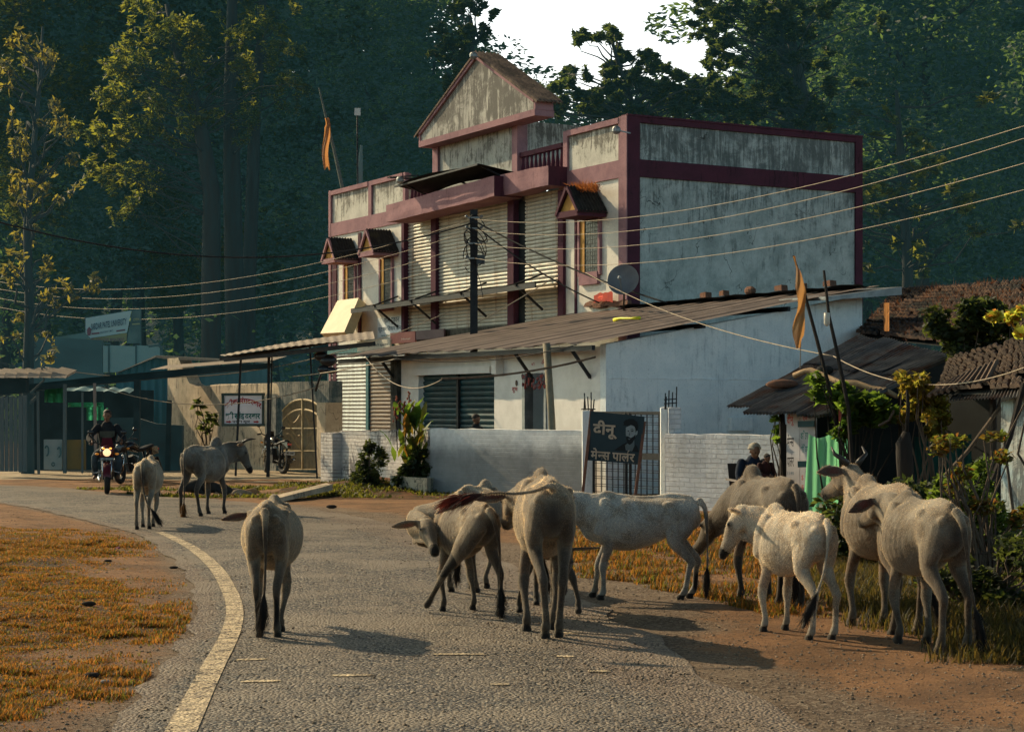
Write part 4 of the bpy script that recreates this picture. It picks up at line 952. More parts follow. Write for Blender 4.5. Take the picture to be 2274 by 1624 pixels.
    HV=np.stack([b-w_,b+w_,b+d_*L_h],1).reshape(-1,3); hm=np_mesh('coat',HV*h,np.arange(len(HV)).reshape(-1,3)); setcol(hm,np.repeat(C[ids]*2.4+.01,3,axis=0))  # hair coloured much paler than the hide so the rims look sunlit
    ns=420; ax_=np.array(dd); tt=rg.random(ns)[:,None]; rv=rg.normal(0,1,(ns,3)); p0=ev+ax_*(.0+.16*tt)+rv*.012; dv=ax_*.8+rv*.16+np.array((0,0,-1))*(.35 if abs(dd.z)<.5 else .1); dv/=np.linalg.norm(dv,axis=1)[:,None]; sw_=np.cross(dv,rv); sw_/=np.linalg.norm(sw_,axis=1)[:,None]; sw_*=.0028; TV=np.stack([p0-sw_,p0+sw_,p0+dv*(.07+.10*rg.random((ns,1)))],1).reshape(-1,3); tm_=np_mesh('tail_hair',TV*h,np.arange(len(TV)).reshape(-1,3)); setcol(tm_,np.tile(np.array(tuft)*1.2+.004,(len(TV),1)))
    me.transform(Matrix.Scale(h,4)); me.update()
    t=thing('cow',label,'cow',(X,Y,roadz_at(X,Y)),yaw,group)
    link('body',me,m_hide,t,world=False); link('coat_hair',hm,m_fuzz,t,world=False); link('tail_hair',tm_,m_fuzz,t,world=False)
    for s in (-1,1):
        m=MB(); m.ball(tuple(hp(.105,s*.076,.022)*h),.0135*h,10); me2=np_mesh('eye',np.array(m.V),m.F,True); link('eye',me2,m_eye,t,world=False)
    if horns:
        for s in (-1,1):
            m=MB(); q=[hp(-.05,s*.04,.05),hp(-.06,s*(.04+.05*horns),.05+.05*horns),hp(-.05,s*(.05+.11*horns),.05+.11*horns),hp(-.02,s*(.04+.12*horns),.06+.19*horns)]
            m.tube([tuple(p*h) for p in q],[.024*h,.02*h,.014*h,.004*h],8); link('horn',np_mesh('horn',np.array(m.V),m.F,True),m_horn,t,world=False)
    return t
def roadz_at(x,y):
    lx=float(leftx(y)); rx=float(rightx(y))
    return gz(x,y) if (x<lx-.3 or x>rx+.3) else roadz_fast(x,y)
CR=(.38,.33,.26); GY=(.36,.32,.27)
def gx(px,Y): return (px-CX)/FOC*Y
W_='humped cattle walking along the road'
# 1 small one far left, seen square from behind, tail swung to the right
make_cow('small pale calf far down the road, its black tail tip swung to the right',gx(326,27.1),27.15,1.04,R(93),belly=1.05,length=.78,coat=(.44,.39,.31),head=(.78,.0,.72),look=(.7,.0,-.7),tail=[(-.60,0,.93),(-.66,0,.82),(-.69,-.02,.6),(-.70,-.07,.40),(-.70,-.15,.27)],feet={'hl':(.02,.0),'hr':(.05,.03),'fl':(-.25,-.01),'fr':(-.2,.03)},dung_shade=1.0,ears=(0,0),dark=.35)
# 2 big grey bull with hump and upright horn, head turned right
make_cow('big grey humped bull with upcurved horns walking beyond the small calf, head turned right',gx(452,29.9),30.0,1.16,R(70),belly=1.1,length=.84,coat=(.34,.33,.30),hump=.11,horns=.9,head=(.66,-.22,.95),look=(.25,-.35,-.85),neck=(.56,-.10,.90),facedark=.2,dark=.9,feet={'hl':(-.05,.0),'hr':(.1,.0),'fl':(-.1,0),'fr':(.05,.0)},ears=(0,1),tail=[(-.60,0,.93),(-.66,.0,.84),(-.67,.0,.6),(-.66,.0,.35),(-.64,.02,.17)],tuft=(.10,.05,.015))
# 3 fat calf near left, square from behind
make_cow('pot-bellied pale calf alone left of centre, seen square from behind beside the white edge line',gx(599,14.35),14.4,1.06,R(91),belly=1.18,length=.64,coat=(.40,.33,.24),head=(.60,.17,.83),look=(.75,.2,-.55),feet={'hl':(.05,-.045),'hr':(.03,.02),'fl':(-.22,.0),'fr':(-.22,.02)},ears=(1,0),hump=.03,dung_shade=.9,tail=[(-.60,0,.92),(-.665,-.01,.84),(-.675,-.015,.65),(-.66,-.01,.45),(-.65,-.0,.30)],dark=.75,eartilt=.25)
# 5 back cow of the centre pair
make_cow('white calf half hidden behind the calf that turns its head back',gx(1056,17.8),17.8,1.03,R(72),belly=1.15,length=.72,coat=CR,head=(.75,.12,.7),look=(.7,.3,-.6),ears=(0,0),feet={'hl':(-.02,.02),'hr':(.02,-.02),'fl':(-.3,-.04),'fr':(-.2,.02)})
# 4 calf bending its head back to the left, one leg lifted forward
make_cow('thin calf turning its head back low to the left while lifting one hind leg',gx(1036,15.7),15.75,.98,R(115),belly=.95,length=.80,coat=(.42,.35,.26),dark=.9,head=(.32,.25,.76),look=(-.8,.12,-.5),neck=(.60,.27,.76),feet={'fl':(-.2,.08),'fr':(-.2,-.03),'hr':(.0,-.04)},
  lift={'hl':[(-.40,.08,.80,.085,.14),(-.30,.14,.64,.075,.12),(-.22,.19,.51,.055,.08),(-.16,.24,.42,.04,.05),(-.10,.275,.33,.034,.038),(-.05,.30,.25,.025,.028),(.0,.33,.16,.024,.026),(.03,.345,.11,.031,.033),(.06,.36,.07,.032,.036)]},tail=[(-.60,0,.92),(-.66,-.03,.8),(-.68,-.06,.6),(-.67,-.07,.4),(-.66,-.08,.24)],ears=(0,1),eartilt=.25,facedark=.15,dung_shade=.8)
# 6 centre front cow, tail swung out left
make_cow('tall thin cow in the centre swinging its tail out sideways to the left',gx(1211,14.4),14.45,1.245,R(95),belly=1.0,length=.72,coat=(.40,.33,.25),dark=.95,head=(.64,.13,.82),look=(.9,.1,-.45),neck=None,feet={'hl':(-.02,-.06),'hr':(.03,.05),'fl':(-.30,.03),'fr':(-.22,.03)},tail=[(-.60,0,.93),(-.64,.03,.945),(-.66,.12,.915),(-.66,.24,.90),(-.665,.36,.905),(-.67,.47,.89)],tuft=(.05,.008,.006),ears=(1,0),facedark=.6,dung_shade=1.0,eartilt=.1)
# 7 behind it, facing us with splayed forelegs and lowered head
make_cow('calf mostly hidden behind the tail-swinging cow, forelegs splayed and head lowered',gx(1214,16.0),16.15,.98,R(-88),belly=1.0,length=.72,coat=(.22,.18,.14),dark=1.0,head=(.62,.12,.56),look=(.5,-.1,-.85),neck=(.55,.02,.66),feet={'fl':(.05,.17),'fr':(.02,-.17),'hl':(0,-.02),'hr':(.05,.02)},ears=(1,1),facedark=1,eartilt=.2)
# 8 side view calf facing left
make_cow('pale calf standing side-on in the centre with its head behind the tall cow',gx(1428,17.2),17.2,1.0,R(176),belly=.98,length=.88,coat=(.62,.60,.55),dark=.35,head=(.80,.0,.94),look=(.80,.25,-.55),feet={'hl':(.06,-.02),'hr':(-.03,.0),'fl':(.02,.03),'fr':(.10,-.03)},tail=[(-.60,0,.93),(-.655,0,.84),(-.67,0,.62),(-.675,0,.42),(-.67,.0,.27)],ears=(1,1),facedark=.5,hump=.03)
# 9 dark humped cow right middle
make_cow('dark grey humped cow standing in front of the seated man',gx(1706,16.7),16.7,1.2,R(106),belly=1.3,length=.80,coat=(.20,.165,.13),dark=.9,head=(.82,.1,.62),look=(.7,.2,-.7),hump=.08,feet={'hl':(.0,.0),'hr':(.05,0),'fl':(.0,0),'fr':(-.12,0)},ears=(0,0),dung_shade=.6)
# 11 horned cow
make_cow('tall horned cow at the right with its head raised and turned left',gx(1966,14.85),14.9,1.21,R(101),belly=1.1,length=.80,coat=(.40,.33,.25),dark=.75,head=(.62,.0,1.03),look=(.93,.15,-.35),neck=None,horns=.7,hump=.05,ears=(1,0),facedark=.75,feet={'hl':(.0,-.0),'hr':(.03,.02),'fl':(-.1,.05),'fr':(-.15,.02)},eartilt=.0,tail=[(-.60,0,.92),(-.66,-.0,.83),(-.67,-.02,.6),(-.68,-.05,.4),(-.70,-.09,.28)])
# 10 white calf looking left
make_cow('white calf in front of the dark cow with its head low and turned left',gx(1765,14.45),14.45,1.0,R(113),belly=1.0,length=.76,coat=(.70,.63,.52),dark=.25,head=(.60,.15,.93),look=(.40,.30,-.85),neck=None,feet={'hl':(.02,-.02),'hr':(-.02,.0),'fl':(-.03,.02),'fr':(.0,-.02)},ears=(1,0),facedark=.12,hump=.05,tail=[(-.60,0,.93),(-.66,.02,.83),(-.68,.06,.62),(-.70,.13,.44),(-.70,.17,.36)],dung_shade=.3)
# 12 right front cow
make_cow('thin pale cow nearest the camera at the right edge of the herd, seen from behind',gx(2054,13.75),13.75,1.13,R(102),belly=1.2,length=.76,coat=(.36,.31,.24),dark=.8,head=(.60,.05,.93),look=(.95,.0,-.35),neck=None,feet={'hl':(-.02,-.02),'hr':(.05,-.04),'fl':(-.14,.02),'fr':(-.2,.02)},ears=(1,0),facedark=.7,tail=[(-.60,0,.92),(-.665,-.02,.83),(-.68,-.045,.62),(-.68,-.07,.42),(-.68,-.10,.28)],eartilt=.35,dung_shade=.9)
# ---------------------------------------------------------------- wood behind the village
def leaves_np(C, size, flat=.35, seed=0, stretch=1.6, droop=0):
    """kite-shaped leaf at each centre; size scalar or array"""
    r=np.random.default_rng(seed); n=len(C); s=(np.ones(n)*size)*(.6+.8*r.random(n))
    d=r.normal(size=(n,3)); d[:,2]=d[:,2]*flat*1.2-droop; d/=np.linalg.norm(d,axis=1)[:,None]
    u=r.normal(size=(n,3)); u-=d*np.sum(u*d,1)[:,None]; u/=np.linalg.norm(u,axis=1)[:,None]
    w=np.cross(d,u); L=d*(s*stretch*.5)[:,None]; Wd=u*(s*.36)[:,None]; cup=w*(s*.10)[:,None]
    V=np.stack([C-L, C+Wd*.9-L*.1+cup, C+L, C-Wd*.9-L*.1+cup],1).reshape(-1,3)
    F=np.arange(4*n).reshape(n,4)
    F=np.stack([F[:,[0,1,2]],F[:,[0,2,3]]],1).reshape(-1,3)
    return V,F
def clump_pts(r,c,rad,n,shell=.55):
    d=r.normal(size=(n,3)); d/=np.linalg.norm(d,axis=1)[:,None]; t=shell+(1-shell)*r.random(n)**.7
    return np.array(c)+d*(t*1.0)[:,None]*np.array(rad)
def branch_path(r,a,b,n=5,w=.12):
    a=Vector(a);b=Vector(b); L=(b-a).length; return [a]+[a.lerp(b,i/n)+Vector(r.normal(0,w*L*.25,3)) for i in range(1,n)]+[b]
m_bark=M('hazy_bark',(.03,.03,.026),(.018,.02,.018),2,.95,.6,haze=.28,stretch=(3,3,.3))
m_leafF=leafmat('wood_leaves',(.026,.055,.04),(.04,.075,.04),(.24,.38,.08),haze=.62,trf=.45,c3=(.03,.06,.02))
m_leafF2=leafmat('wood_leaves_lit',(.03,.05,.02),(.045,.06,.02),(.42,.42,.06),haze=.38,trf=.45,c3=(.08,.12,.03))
def make_tree(seed,H,crown0,cr_w,nclump,nleaf,lsize,mat,trunk_r,bark=m_bark,limbs=9,fork=False):
    r=np.random.default_rng(seed); m=MB(); top=Vector((r.normal(0,.6),r.normal(0,.6),H*.93))
    tp=[Vector((0,0,-.5))]+[Vector((r.normal(0,.25)*k/4+top.x*k/6,r.normal(0,.25)*k/4+top.y*k/6,H*.93*k/6)) for k in range(1,6)]+[top]
    m.tube(tp,[trunk_r*1.25]+[trunk_r*(1-.15*k) for k in range(1,6)]+[trunk_r*.08],9)
    cl=[]
    for i in range(limbs):
        t=crown0+(1-crown0)*(i+.5*r.random())/limbs; z=H*.93*t; k=min(int(t*6),5); base=tp[k].lerp(tp[k+1],t*6-k)
        a=i*2.4+r.random(); reach=cr_w*(.55+.5*r.random())*(1-.55*max(0,t-.55)/.45); e=base+Vector((math.cos(a)*reach,math.sin(a)*reach,H*.06+r.random()*H*.07))
        P=branch_path(r,base,e); m.tube(P,[trunk_r*.36*(1-.17*j) for j in range(len(P))],6)
        for q in (.55,.8,1.0): cl.append((P[0].lerp(e,q)+Vector(r.normal(0,.5,3)),1.3+1.0*r.random()))
    while len(cl)<nclump:
        b=cl[r.integers(len(cl))]; cl.append((b[0]+Vector(r.normal(0,cr_w*.32,3)),.9+1.2*r.random()))
    cl.append((top,1.4))
    pts=np.concatenate([clump_pts(r,tuple(c),(s*1.15,s*1.15,s*.8),max(8,int(nleaf/len(cl)))) for c,s in cl])
    V,F=leaves_np(pts,lsize,seed=seed)
    return np_mesh('trunk',np.array(m.V),m.F,True), np_mesh('crown',V,F), mat, bark
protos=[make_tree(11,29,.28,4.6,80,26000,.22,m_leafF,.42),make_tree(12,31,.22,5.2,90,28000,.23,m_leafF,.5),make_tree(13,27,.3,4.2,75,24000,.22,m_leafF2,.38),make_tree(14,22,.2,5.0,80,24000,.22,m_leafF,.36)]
TREES=[]
def place_tree(k,x,y,sc,rot,label,group,name='tree',zb=0,sx=1.0,mats=None):
    tm,cm,ml,mbk=protos[k]
    t=thing(name,label,'tree',(x,y,zb),rot,group)
    for nm,me,mt in (('trunk',tm,mbk),('crown',cm,ml)):
        if not me.materials: me.materials.append(mt)
        o=bpy.data.objects.new(nm,me); COL.objects.link(o); o.parent=t
    t.scale=(sc*sx,sc*sx,sc); return t
r=np.random.default_rng(5)
G1='tall trees of the dark wood behind the village'
LB='tall dark green tree standing in the hazy wood behind the buildings'
def hillz(x,y):
    h=0
    if y>104: h=max(0,(y-104))*.42
    # saddle where the sky shows through
    px=CX+x/y*FOC; k=float(sm(1110,1190,px))*(1-float(sm(1480,1600,px)))
    return h*(1-.80*k)*(1-.12*float(sm(2150,2290,px))*1.0)
def W2(px,Y): return (px-CX)/FOC*Y
# front rank of the wood, left
for i,px in enumerate(range(-90,890,78)):
    Y=101+7*r.random(); place_tree([0,2,3,1,2][i%5],W2(px+30*r.random(),Y),Y,1.0+.12*r.random(),r.random()*6,LB,G1)
for i,px in enumerate(range(-60,860,85)):
    Y=113+7*r.random(); place_tree(i%2,W2(px+30*r.random(),Y),Y,1.02+.12*r.random(),r.random()*6,LB,G1,zb=hillz(0,Y)*.3)
# right of the sky gap
for i,px in enumerate((1800,1850,1910,1960,2040,2120,2200,2290,2380)):
    Y=84+12*r.random(); place_tree([1,0,3][i%3],W2(px+20*r.random(),Y),Y,.96+.12*r.random(),r.random()*6,LB,G1)
for i,px in enumerate((1800,1900,2000,2100,2220,2330)):
    Y=104+6*r.random(); place_tree(i%2,W2(px,Y),Y,1.05,r.random()*6,LB,G1,zb=2)
# low trees under the sky gap
G2='lower trees on the skyline behind the shop building'
for i,(px,Y,sc) in enumerate(((960,99,1.1),(1070,99,.80),(1170,100,.72),(1250,96,.74),(1335,99,.78),(1420,96,.80),(1500,98,.72),(1590,97,.74),(1690,96,.84),(1770,95,1.05))):
    place_tree(3,W2(px,Y),Y,sc,r.random()*6,'lower bushy tree closing the skyline gap behind the shop building',G2,sx=1.25)
# hill behind, rough with foliage
V=[];xs=np.linspace(-130,130,150);ys=np.linspace(100,190,60)
for y in ys:
    for x in xs:
        V.append((x,y,hillz(x,y)+ (1.6*mnoise.noise(Vector((x*.16,y*.16,0)))+.9*mnoise.noise(Vector((x*.5,y*.5,3))))-(.8 if y<104 else 0)))
idx=np.arange(150*60).reshape(60,150); F=np.stack([idx[:-1,:-1],idx[:-1,1:],idx[1:,1:],idx[1:,:-1]],-1).reshape(-1,4)
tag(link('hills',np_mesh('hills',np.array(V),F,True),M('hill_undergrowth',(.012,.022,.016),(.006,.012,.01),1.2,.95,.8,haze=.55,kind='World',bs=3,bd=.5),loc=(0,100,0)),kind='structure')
pts=[]
while len(pts)<40000:
    x=r.random()*230-115; y=104+r.random()*70; z=hillz(x,y); 
    if z<.3: z=0
    pts.append((x,y,z+abs(r.normal(0,1.4))))
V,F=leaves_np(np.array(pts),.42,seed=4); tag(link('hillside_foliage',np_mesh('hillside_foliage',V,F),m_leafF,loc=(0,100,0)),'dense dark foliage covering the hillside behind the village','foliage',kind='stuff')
pts=[]      # undergrowth filling the feet of the wood
while len(pts)<30000:
    x=r.random()*120-60; y=84+r.random()*26; pts.append((x,y,abs(r.normal(0,2.0))))
V,F=leaves_np(np.array(pts),.3,seed=8); tag(link('undergrowth',np_mesh('undergrowth',V,F),m_leafF,loc=(0,84,0)),'dark undergrowth filling the edge of the wood','undergrowth',kind='stuff')
# ---- individual nearer trees made of sprays where the photo shows them
def spray_tree(label,base,trunk,sprays,mat,lsize,per,seed,bark,group=None,droop=.35,cl=(.9,.9,.5)):
    """trunk: list of (px,py) going up, base Y; sprays: (px,py,radius_px,n) ; leaves grow on drooping twigs"""
    r=np.random.default_rng(seed); Y=base[2]; m=MB(); T=[at(px,py,Y) for px,py,_ in trunk]; T[0].z=0
    m.tube(T,[w/FOC*Y/2 for _,_,w in trunk],9); P=[]
    for (px,py,rp,n) in sprays:
        c=at(px,py,Y+r.normal(0,1.2)); rad=rp/FOC*Y
        cand=[T[q].lerp(T[q+1],w) for q in range(len(T)-1) for w in (0,.25,.5,.75)]; near=min(cand,key=lambda q:(q-c).length*(.8+.5*r.random())+max(0,q.z-c.z+.6)*2.5); Bp=branch_path(r,near,c,5,.16); m.tube(Bp,[max(.012,.055*(1-.16*j)) for j in range(6)],5)
        for k in range(max(2,n//per)):
            e=c+Vector(r.normal(0,rad*.5,3)); q=branch_path(r,c,e,3,.1); m.tube(q,[.03,.02,.015,.01],4)
            for j in range(per):
                t=r.random(); P.append(tuple(c.lerp(e,.3+.8*t)+Vector(r.normal(0,rad*.16,3))*Vector((1,1,.8)).x))
    V,F=leaves_np(np.array(P),lsize,seed=seed,droop=droop,stretch=2.0)
    t=thing('tree',label,'tree',(T[0].x,Y,0),0,group); m.build('trunk',bark,t,True); link('crown',np_mesh('crown',V,F),mat,t); return t
m_gold=leafmat('sunlit_yellow_leaves',(.05,.07,.015),(.09,.08,.015),(.42,.42,.045),haze=.5,trf=.55,scale=.25,c3=(.10,.13,.03))
m_gold2=leafmat('drooping_yellow_leaves',(.08,.07,.015),(.13,.08,.015),(.44,.36,.045),haze=.5,trf=.5,scale=.3,c3=(.10,.10,.03))
rr=np.random.default_rng(21); sp1=[]
for (cx_,cy_,sx_,sy_,n) in ((350,40,70,40,9),(300,120,70,35,8),(430,90,60,60,9),(395,170,60,40,8),(270,160,40,25,4),(235,215,30,20,4),(330,230,60,35,7),(450,230,50,50,6),(300,290,60,30,5),(225,300,45,30,6),(250,390,45,30,6),(320,400,60,40,4),(260,480,40,30,3),(410,300,60,40,4),(540,120,25,80,5),(560,250,20,60,4),(600,80,40,50,4),(640,170,50,60,4)):
    for _ in range(n): sp1.append((cx_+rr.normal(0,sx_*.55),cy_+rr.normal(0,sy_*.55),28,145))
spray_tree('big tree with golden backlit leaf sprays rising left of the shop building',(0,0,88),[(470,900,46),(468,640,44),(470,430,40),(440,250,30),(395,120,20),(370,10,10)],sp1,m_gold,.16,24,31,m_bark)
sp2=[(rr.normal(560,45),rr.uniform(-20,330),26,78) for _ in range(26)]
spray_tree('tall double-stemmed tree with bare trunk and sparse yellow leaves',(0,0,90),[(525,900,44),(520,640,44),(515,400,40),(512,200,32),(515,60,26),(515,-60,20)],sp2,m_gold,.17,26,32,m_bark)
spray_tree('slimmer bare-trunked tree rising beside the double-stemmed one',(0,0,91),[(548,900,34),(552,640,32),(560,430,30),(566,250,26),(580,90,22),(585,-50,16)],[(rr.normal(610,50),rr.uniform(0,260),26,78) for _ in range(14)],m_leafF2,.17,26,33,m_bark)
sp3=[]
for (cx_,cy_,sx_,sy_,n) in ((30,160,30,60,8),(95,120,30,50,6),(60,300,50,50,8),(115,260,35,50,5),(40,420,40,60,7),(110,400,40,50,5),(30,560,25,60,6),(90,600,50,60,8),(130,660,50,40,5),(60,760,50,50,7),(150,330,20,30,2),(180,600,25,40,2)):
    for _ in range(n): sp3.append((cx_+rr.normal(0,sx_*.6),cy_+rr.normal(0,sy_*.6),22,27))
spray_tree('slender half-bare tree with drooping yellow leaves at the left edge',(0,0,50),[(62,1000,30),(62,850,26),(66,700,22),(60,500,17),(75,330,13),(88,180,9),(95,60,5)],sp3,m_gold2,.115,9,34,M('hazed_bark',(.022,.02,.018),(.014,.013,.012),2,.95,.5,haze=.35,stretch=(3,3,.3)),droop=.8)
m_mid=leafmat('skyline_leaves',(.025,.045,.02),(.035,.055,.02),(.20,.26,.05),haze=.35,trf=.45,c3=(.06,.10,.03))
sp4=[]
for (cx_,cy_,sx_,sy_,n) in ((1350,60,25,18,4),(1310,88,25,12,4),(1370,85,20,15,3),(1415,120,40,18,6),(1450,145,40,20,6),(1340,160,40,20,7),(1260,170,30,25,6),(1220,200,25,25,5),(1385,190,60,25,12),(1300,225,70,25,12),(1460,205,60,30,12),(1560,180,60,40,12),(1380,240,90,25,14),(1520,240,80,25,14),(1240,240,35,20,6),(1640,240,60,30,10)):
    for _ in range(n): sp4.append((cx_+rr.normal(0,sx_*.5),cy_+rr.normal(0,sy_*.5),16,104))
spray_tree('layered broad-leaved tree reaching into the sky gap behind the shop roof',(0,0,74),[(1440,900,24),(1435,600,20),(1425,330,15),(1405,230,10),(1375,150,10),(1352,70,6)],sp4,m_mid,.20,26,35,m_bark,droop=.1)
sp5=[]
for _ in range(120): 
    a=rr.random(); sp5.append((1720+rr.normal(0,75),rr.uniform(-40,280),20,104))
for _ in range(44): yy_=rr.uniform(-20,150); sp5.append((rr.normal(1575+.15*yy_,22),yy_,13,78))
spray_tree('large dark leafy tree with leaning limbs beside the sky gap',(0,0,76),[(1830,900,34),(1835,600,32),(1800,300,28),(1770,150,24),(1745,40,20),(1735,-60,16)],sp5,m_mid,.20,26,36,m_bark,droop=.1)
spray_tree('leafy tree reaching the left border of the sky gap behind the pediment',(0,0,92),[(1010,900,34),(1015,500,30),(1030,250,24),(1050,60,14)],[(min(1090,rr.normal(1040,30)),rr.uniform(-30,250),18,104) for _ in range(70)],m_mid,.21,26,37,m_bark,droop=.1)
spray_tree('green leafy tree behind the right end of the shop roof',(0,0,72),[(2010,900,28),(2015,600,24),(2000,350,18),(1990,200,8)],[(rr.normal(2000,120),rr.normal(420,110),24,30) for _ in range(60)],m_leafF2,.26,15,38,m_bark,droop=.1)
# ---------------------------------------------------------------- compound wall, gate, signboard
m_brickw=brickmat('painted_brick_wall',(.80,.82,.81),(.30,.33,.34),(.15,.17,.18),off=.06,bstr=.35,lo=.6,hi=.78,rise=1.05)
m_brickp=brickmat('peeling_brick',(.66,.61,.56),(.18,.15,.14),(.15,.14,.14),off=.9,lo=.5,hi=.62)
m_brickr=brickmat('whitewashed_brick',(.74,.75,.76),(.25,.25,.27),(.22,.22,.23),off=.16,bstr=.8,lo=.58,hi=.8)
def wallrun(name,a,b,h0,h1,t,mat,label,wob=.02,nx=None,group=None,bulge=.015,seed=0,cat='wall',zb=-.15):
    """masonry with an uneven top between ground points a and b (front face line)"""
    a=Vector((a[0],a[1],0));b=Vector((b[0],b[1],0)); d=(b-a); L=d.length; d.normalize(); n=Vector((-d.y,d.x,0)); nx=nx or max(4,int(L/.22)); nz=8
    Mx=Matrix(((d.x,n.x,0,a.x),(d.y,n.y,0,a.y),(0,0,1,0),(0,0,0,1))); m=MB(Mx)
    top=lambda u: h0+(h1-h0)*u+wob*mnoise.noise(Vector((u*L*2.2,seed,0)))+wob*.6*mnoise.noise(Vector((u*L*7,seed,5)))
    m.grid(lambda u,v: (u*L, bulge*mnoise.noise(Vector((u*L*1.5,v*1.5,seed+3))), zb+(top(u)-zb)*v),nx,nz)
    m.grid(lambda u,v: (u*L, v*t, top(u)+.01*math.sin(v*3.1)),nx,2)
    m.grid(lambda u,v: (u*L, t, zb+(top(u)-zb)*(1-v)),nx,2)
    for u in (0,1): m.grid(lambda w,v: (u*L, t*(w if u else 1-w), zb+(top(u)-zb)*v),2,2)
    return m.build(name,mat,label=label,cat=cat,group=group,loc=tuple(a),rot=math.atan2(d.y,d.x))
P1=at(955,950,38.4); P2=at(1292,955,35.4)
wallrun('compound_wall',P1,P2,1.36,1.36,.23,m_brickw,'whitewashed compound wall running between the bushes and the gate',seed=1)
Pa=at(735,960,44.2); wallrun('compound_wall',Pa,(P1.x,P1.y+.02),1.20,1.36,.23,m_brickp,'peeling brick compound wall section behind the bushes',wob=.05,seed=2,bulge=.05)
q=at(712,960,44.0); m=MB(); wallrun('wall_pillar',q,at(738,960,43.4),1.2,1.2,.4,m_brickp,'crumbling brick end pillar of the compound wall beside the concrete yard',wob=.06,seed=6,cat='pillar')
g0=at(1292,900,35.2); 
def pil(px0,px1,Y,pyt,mat,name,lab,seed=0,t=.3): 
    a=at(px0,900,Y); b=at(px1,900,Y); return wallrun(name,a,b,at(0,pyt,Y).z,at(0,pyt,Y).z,t,mat,lab,wob=.015,nx=6,seed=seed,cat='pillar')
pil(1293,1316,34.6,912,m_shed,'gate_pillar','white gate pillar left of the wire gate with bare rebar on top')
pil(1467,1482,32.6,905,m_shed,'gate_pillar','slim white gate pillar right of the wire gate',t=.2)
pil(1484,1512,32.45,905,m_brickr,'brick_stub','ragged brick stub standing on top of the wall by the right gate pillar',seed=3,t=.2)
P3=at(1476,965,32.45); P4=at(1737,968,30.6)
wallrun('brick_wall',P3,P4,at(0,963,32.4).z,at(0,966,30.6).z,.23,m_brickr,'whitewashed brick wall behind the seated man',wob=.03,seed=4,bulge=.02)
m=MB()
for k,(px,Y,tt) in enumerate(((1300,34.75,872),(1306,34.7,880),(1312,34.8,870),(1296,34.7,884),(1316,34.75,886))): m.tube([at(px,914,Y),at(px-3+k*1.5,tt,Y)],.013,5)
m.tube([at(1290,908,34.7),at(1322,908,34.7)],.012,5); m.build('rebar',m_dark,label='bent rebar rods sticking out of the left gate pillar',cat='rebar',kind=None)
m=MB()
for k,(px,tt) in enumerate(((1476,872),(1484,866),(1492,870),(1501,858),(1478,880))): m.tube([at(px,908,32.6),at(px+1,tt,32.6)],.012,5)
for yy in (887,896): m.tube([at(1474,yy,32.6),at(1503,yy-2,32.6)],.011,5)
m.build('rebar',m_dark,label='rebar cage sticking out above the right gate pillar',cat='rebar')
gt=thing('gate','dark steel wire mesh gate between the two white gate pillars','gate',tuple(at(1392,905,33.6).to_2d())+(0,))
A0=at(1318,0,34.3);B0=at(1466,0,32.8); zt=at(0,916,33.6).z; zm=at(0,1013,33).z; zb_=.12
pt=lambda u,z: Vector((A0.x+(B0.x-A0.x)*u,A0.y+(B0.y-A0.y)*u,z))
m=MB()
for u in (0,.5,.56,1): m.bar(pt(u,zb_),pt(u,zt),.05)
for z,h in ((zb_,.05),(zm,.12),(zt,.05)): m.bar(pt(0,z),pt(1,z),.04,h)
m.build('frame',m_dark,gt)
m=MB()
for k in range(12):
    for o in (0,.012): u=.03+.94*k/11+o; m.bar(pt(u,zb_),pt(u,zt),.011)
for k in range(11):
    for o in (0,.04): z=zb_+(zt-zb_)*(k+.5)/11+o; m.bar(pt(0,z),pt(1,z),.011)
m.build('mesh_bars',m_dark,gt)
# painted barber signboard on two poles
sg=thing('signboard','dark barber shop signboard on two leaning poles, with a bearded face and large lettering','sign',tuple(at(1360,1100,31.8).to_2d())+(0,))
Ys=31.8; c00=at(1304,1021,Ys);c10=at(1420,1030,Ys-.3);c01=at(1311,912,Ys);c11=at(1430,924,Ys-.3)
ux=(c10-c00); uz=(c01-c00); wS,hS=ux.length,uz.length; nn=ux.cross(uz).normalized()
m=MB(); m.hexa([c00,c10,c10-nn*.04,c00-nn*.04,c01,c11,c11-nn*.04,c01-nn*.04]); m.build('board',M('board_blue_black',(.008,.024,.032),(.011,.03,.04),1.5,.5,.05),sg)
S2=lambda a,b,o=.006: c00+ux*a+uz*b+nn*o
lettering(['दीनू'],S2(.07,.46),ux,uz,wS*.47,hS*.37,t_gold,sg,off=.008,bold=.03)
lettering(['मे',('half','न'),'स',('sp',.22),'पाल',('reph',),'र'],S2(.06,.03),ux,uz,wS*.84,hS*.235,t_gold,sg,off=.008,bold=.025)
def poly(name,P,mat,o): m=MB(); m.add([S2(a,b,o) for a,b in P],[list(range(len(P)))]); return m.build(name,mat,sg)
pgrey=paint('portrait_grey',(.25,.29,.30)); pshade=paint('portrait_shade',(.10,.13,.14)); pblk=paint('portrait_black',(.005,.008,.01))
poly('portrait_shirt',[(.50,.24),(.56,.30),(.66,.38),(.72,.42),(.86,.42),(.93,.36),(.97,.24)],pblk,.003)
poly('portrait_neck',[(.72,.26),(.70,.36),(.76,.42),(.87,.48),(.88,.36),(.84,.25)],pshade,.004)
poly('portrait_face',[(.695,.72),(.70,.60),(.715,.50),(.74,.42),(.79,.39),(.84,.43),(.885,.53),(.89,.57),(.92,.60),(.925,.66),(.90,.68),(.885,.64),(.87,.74),(.80,.78)],pgrey,.005)
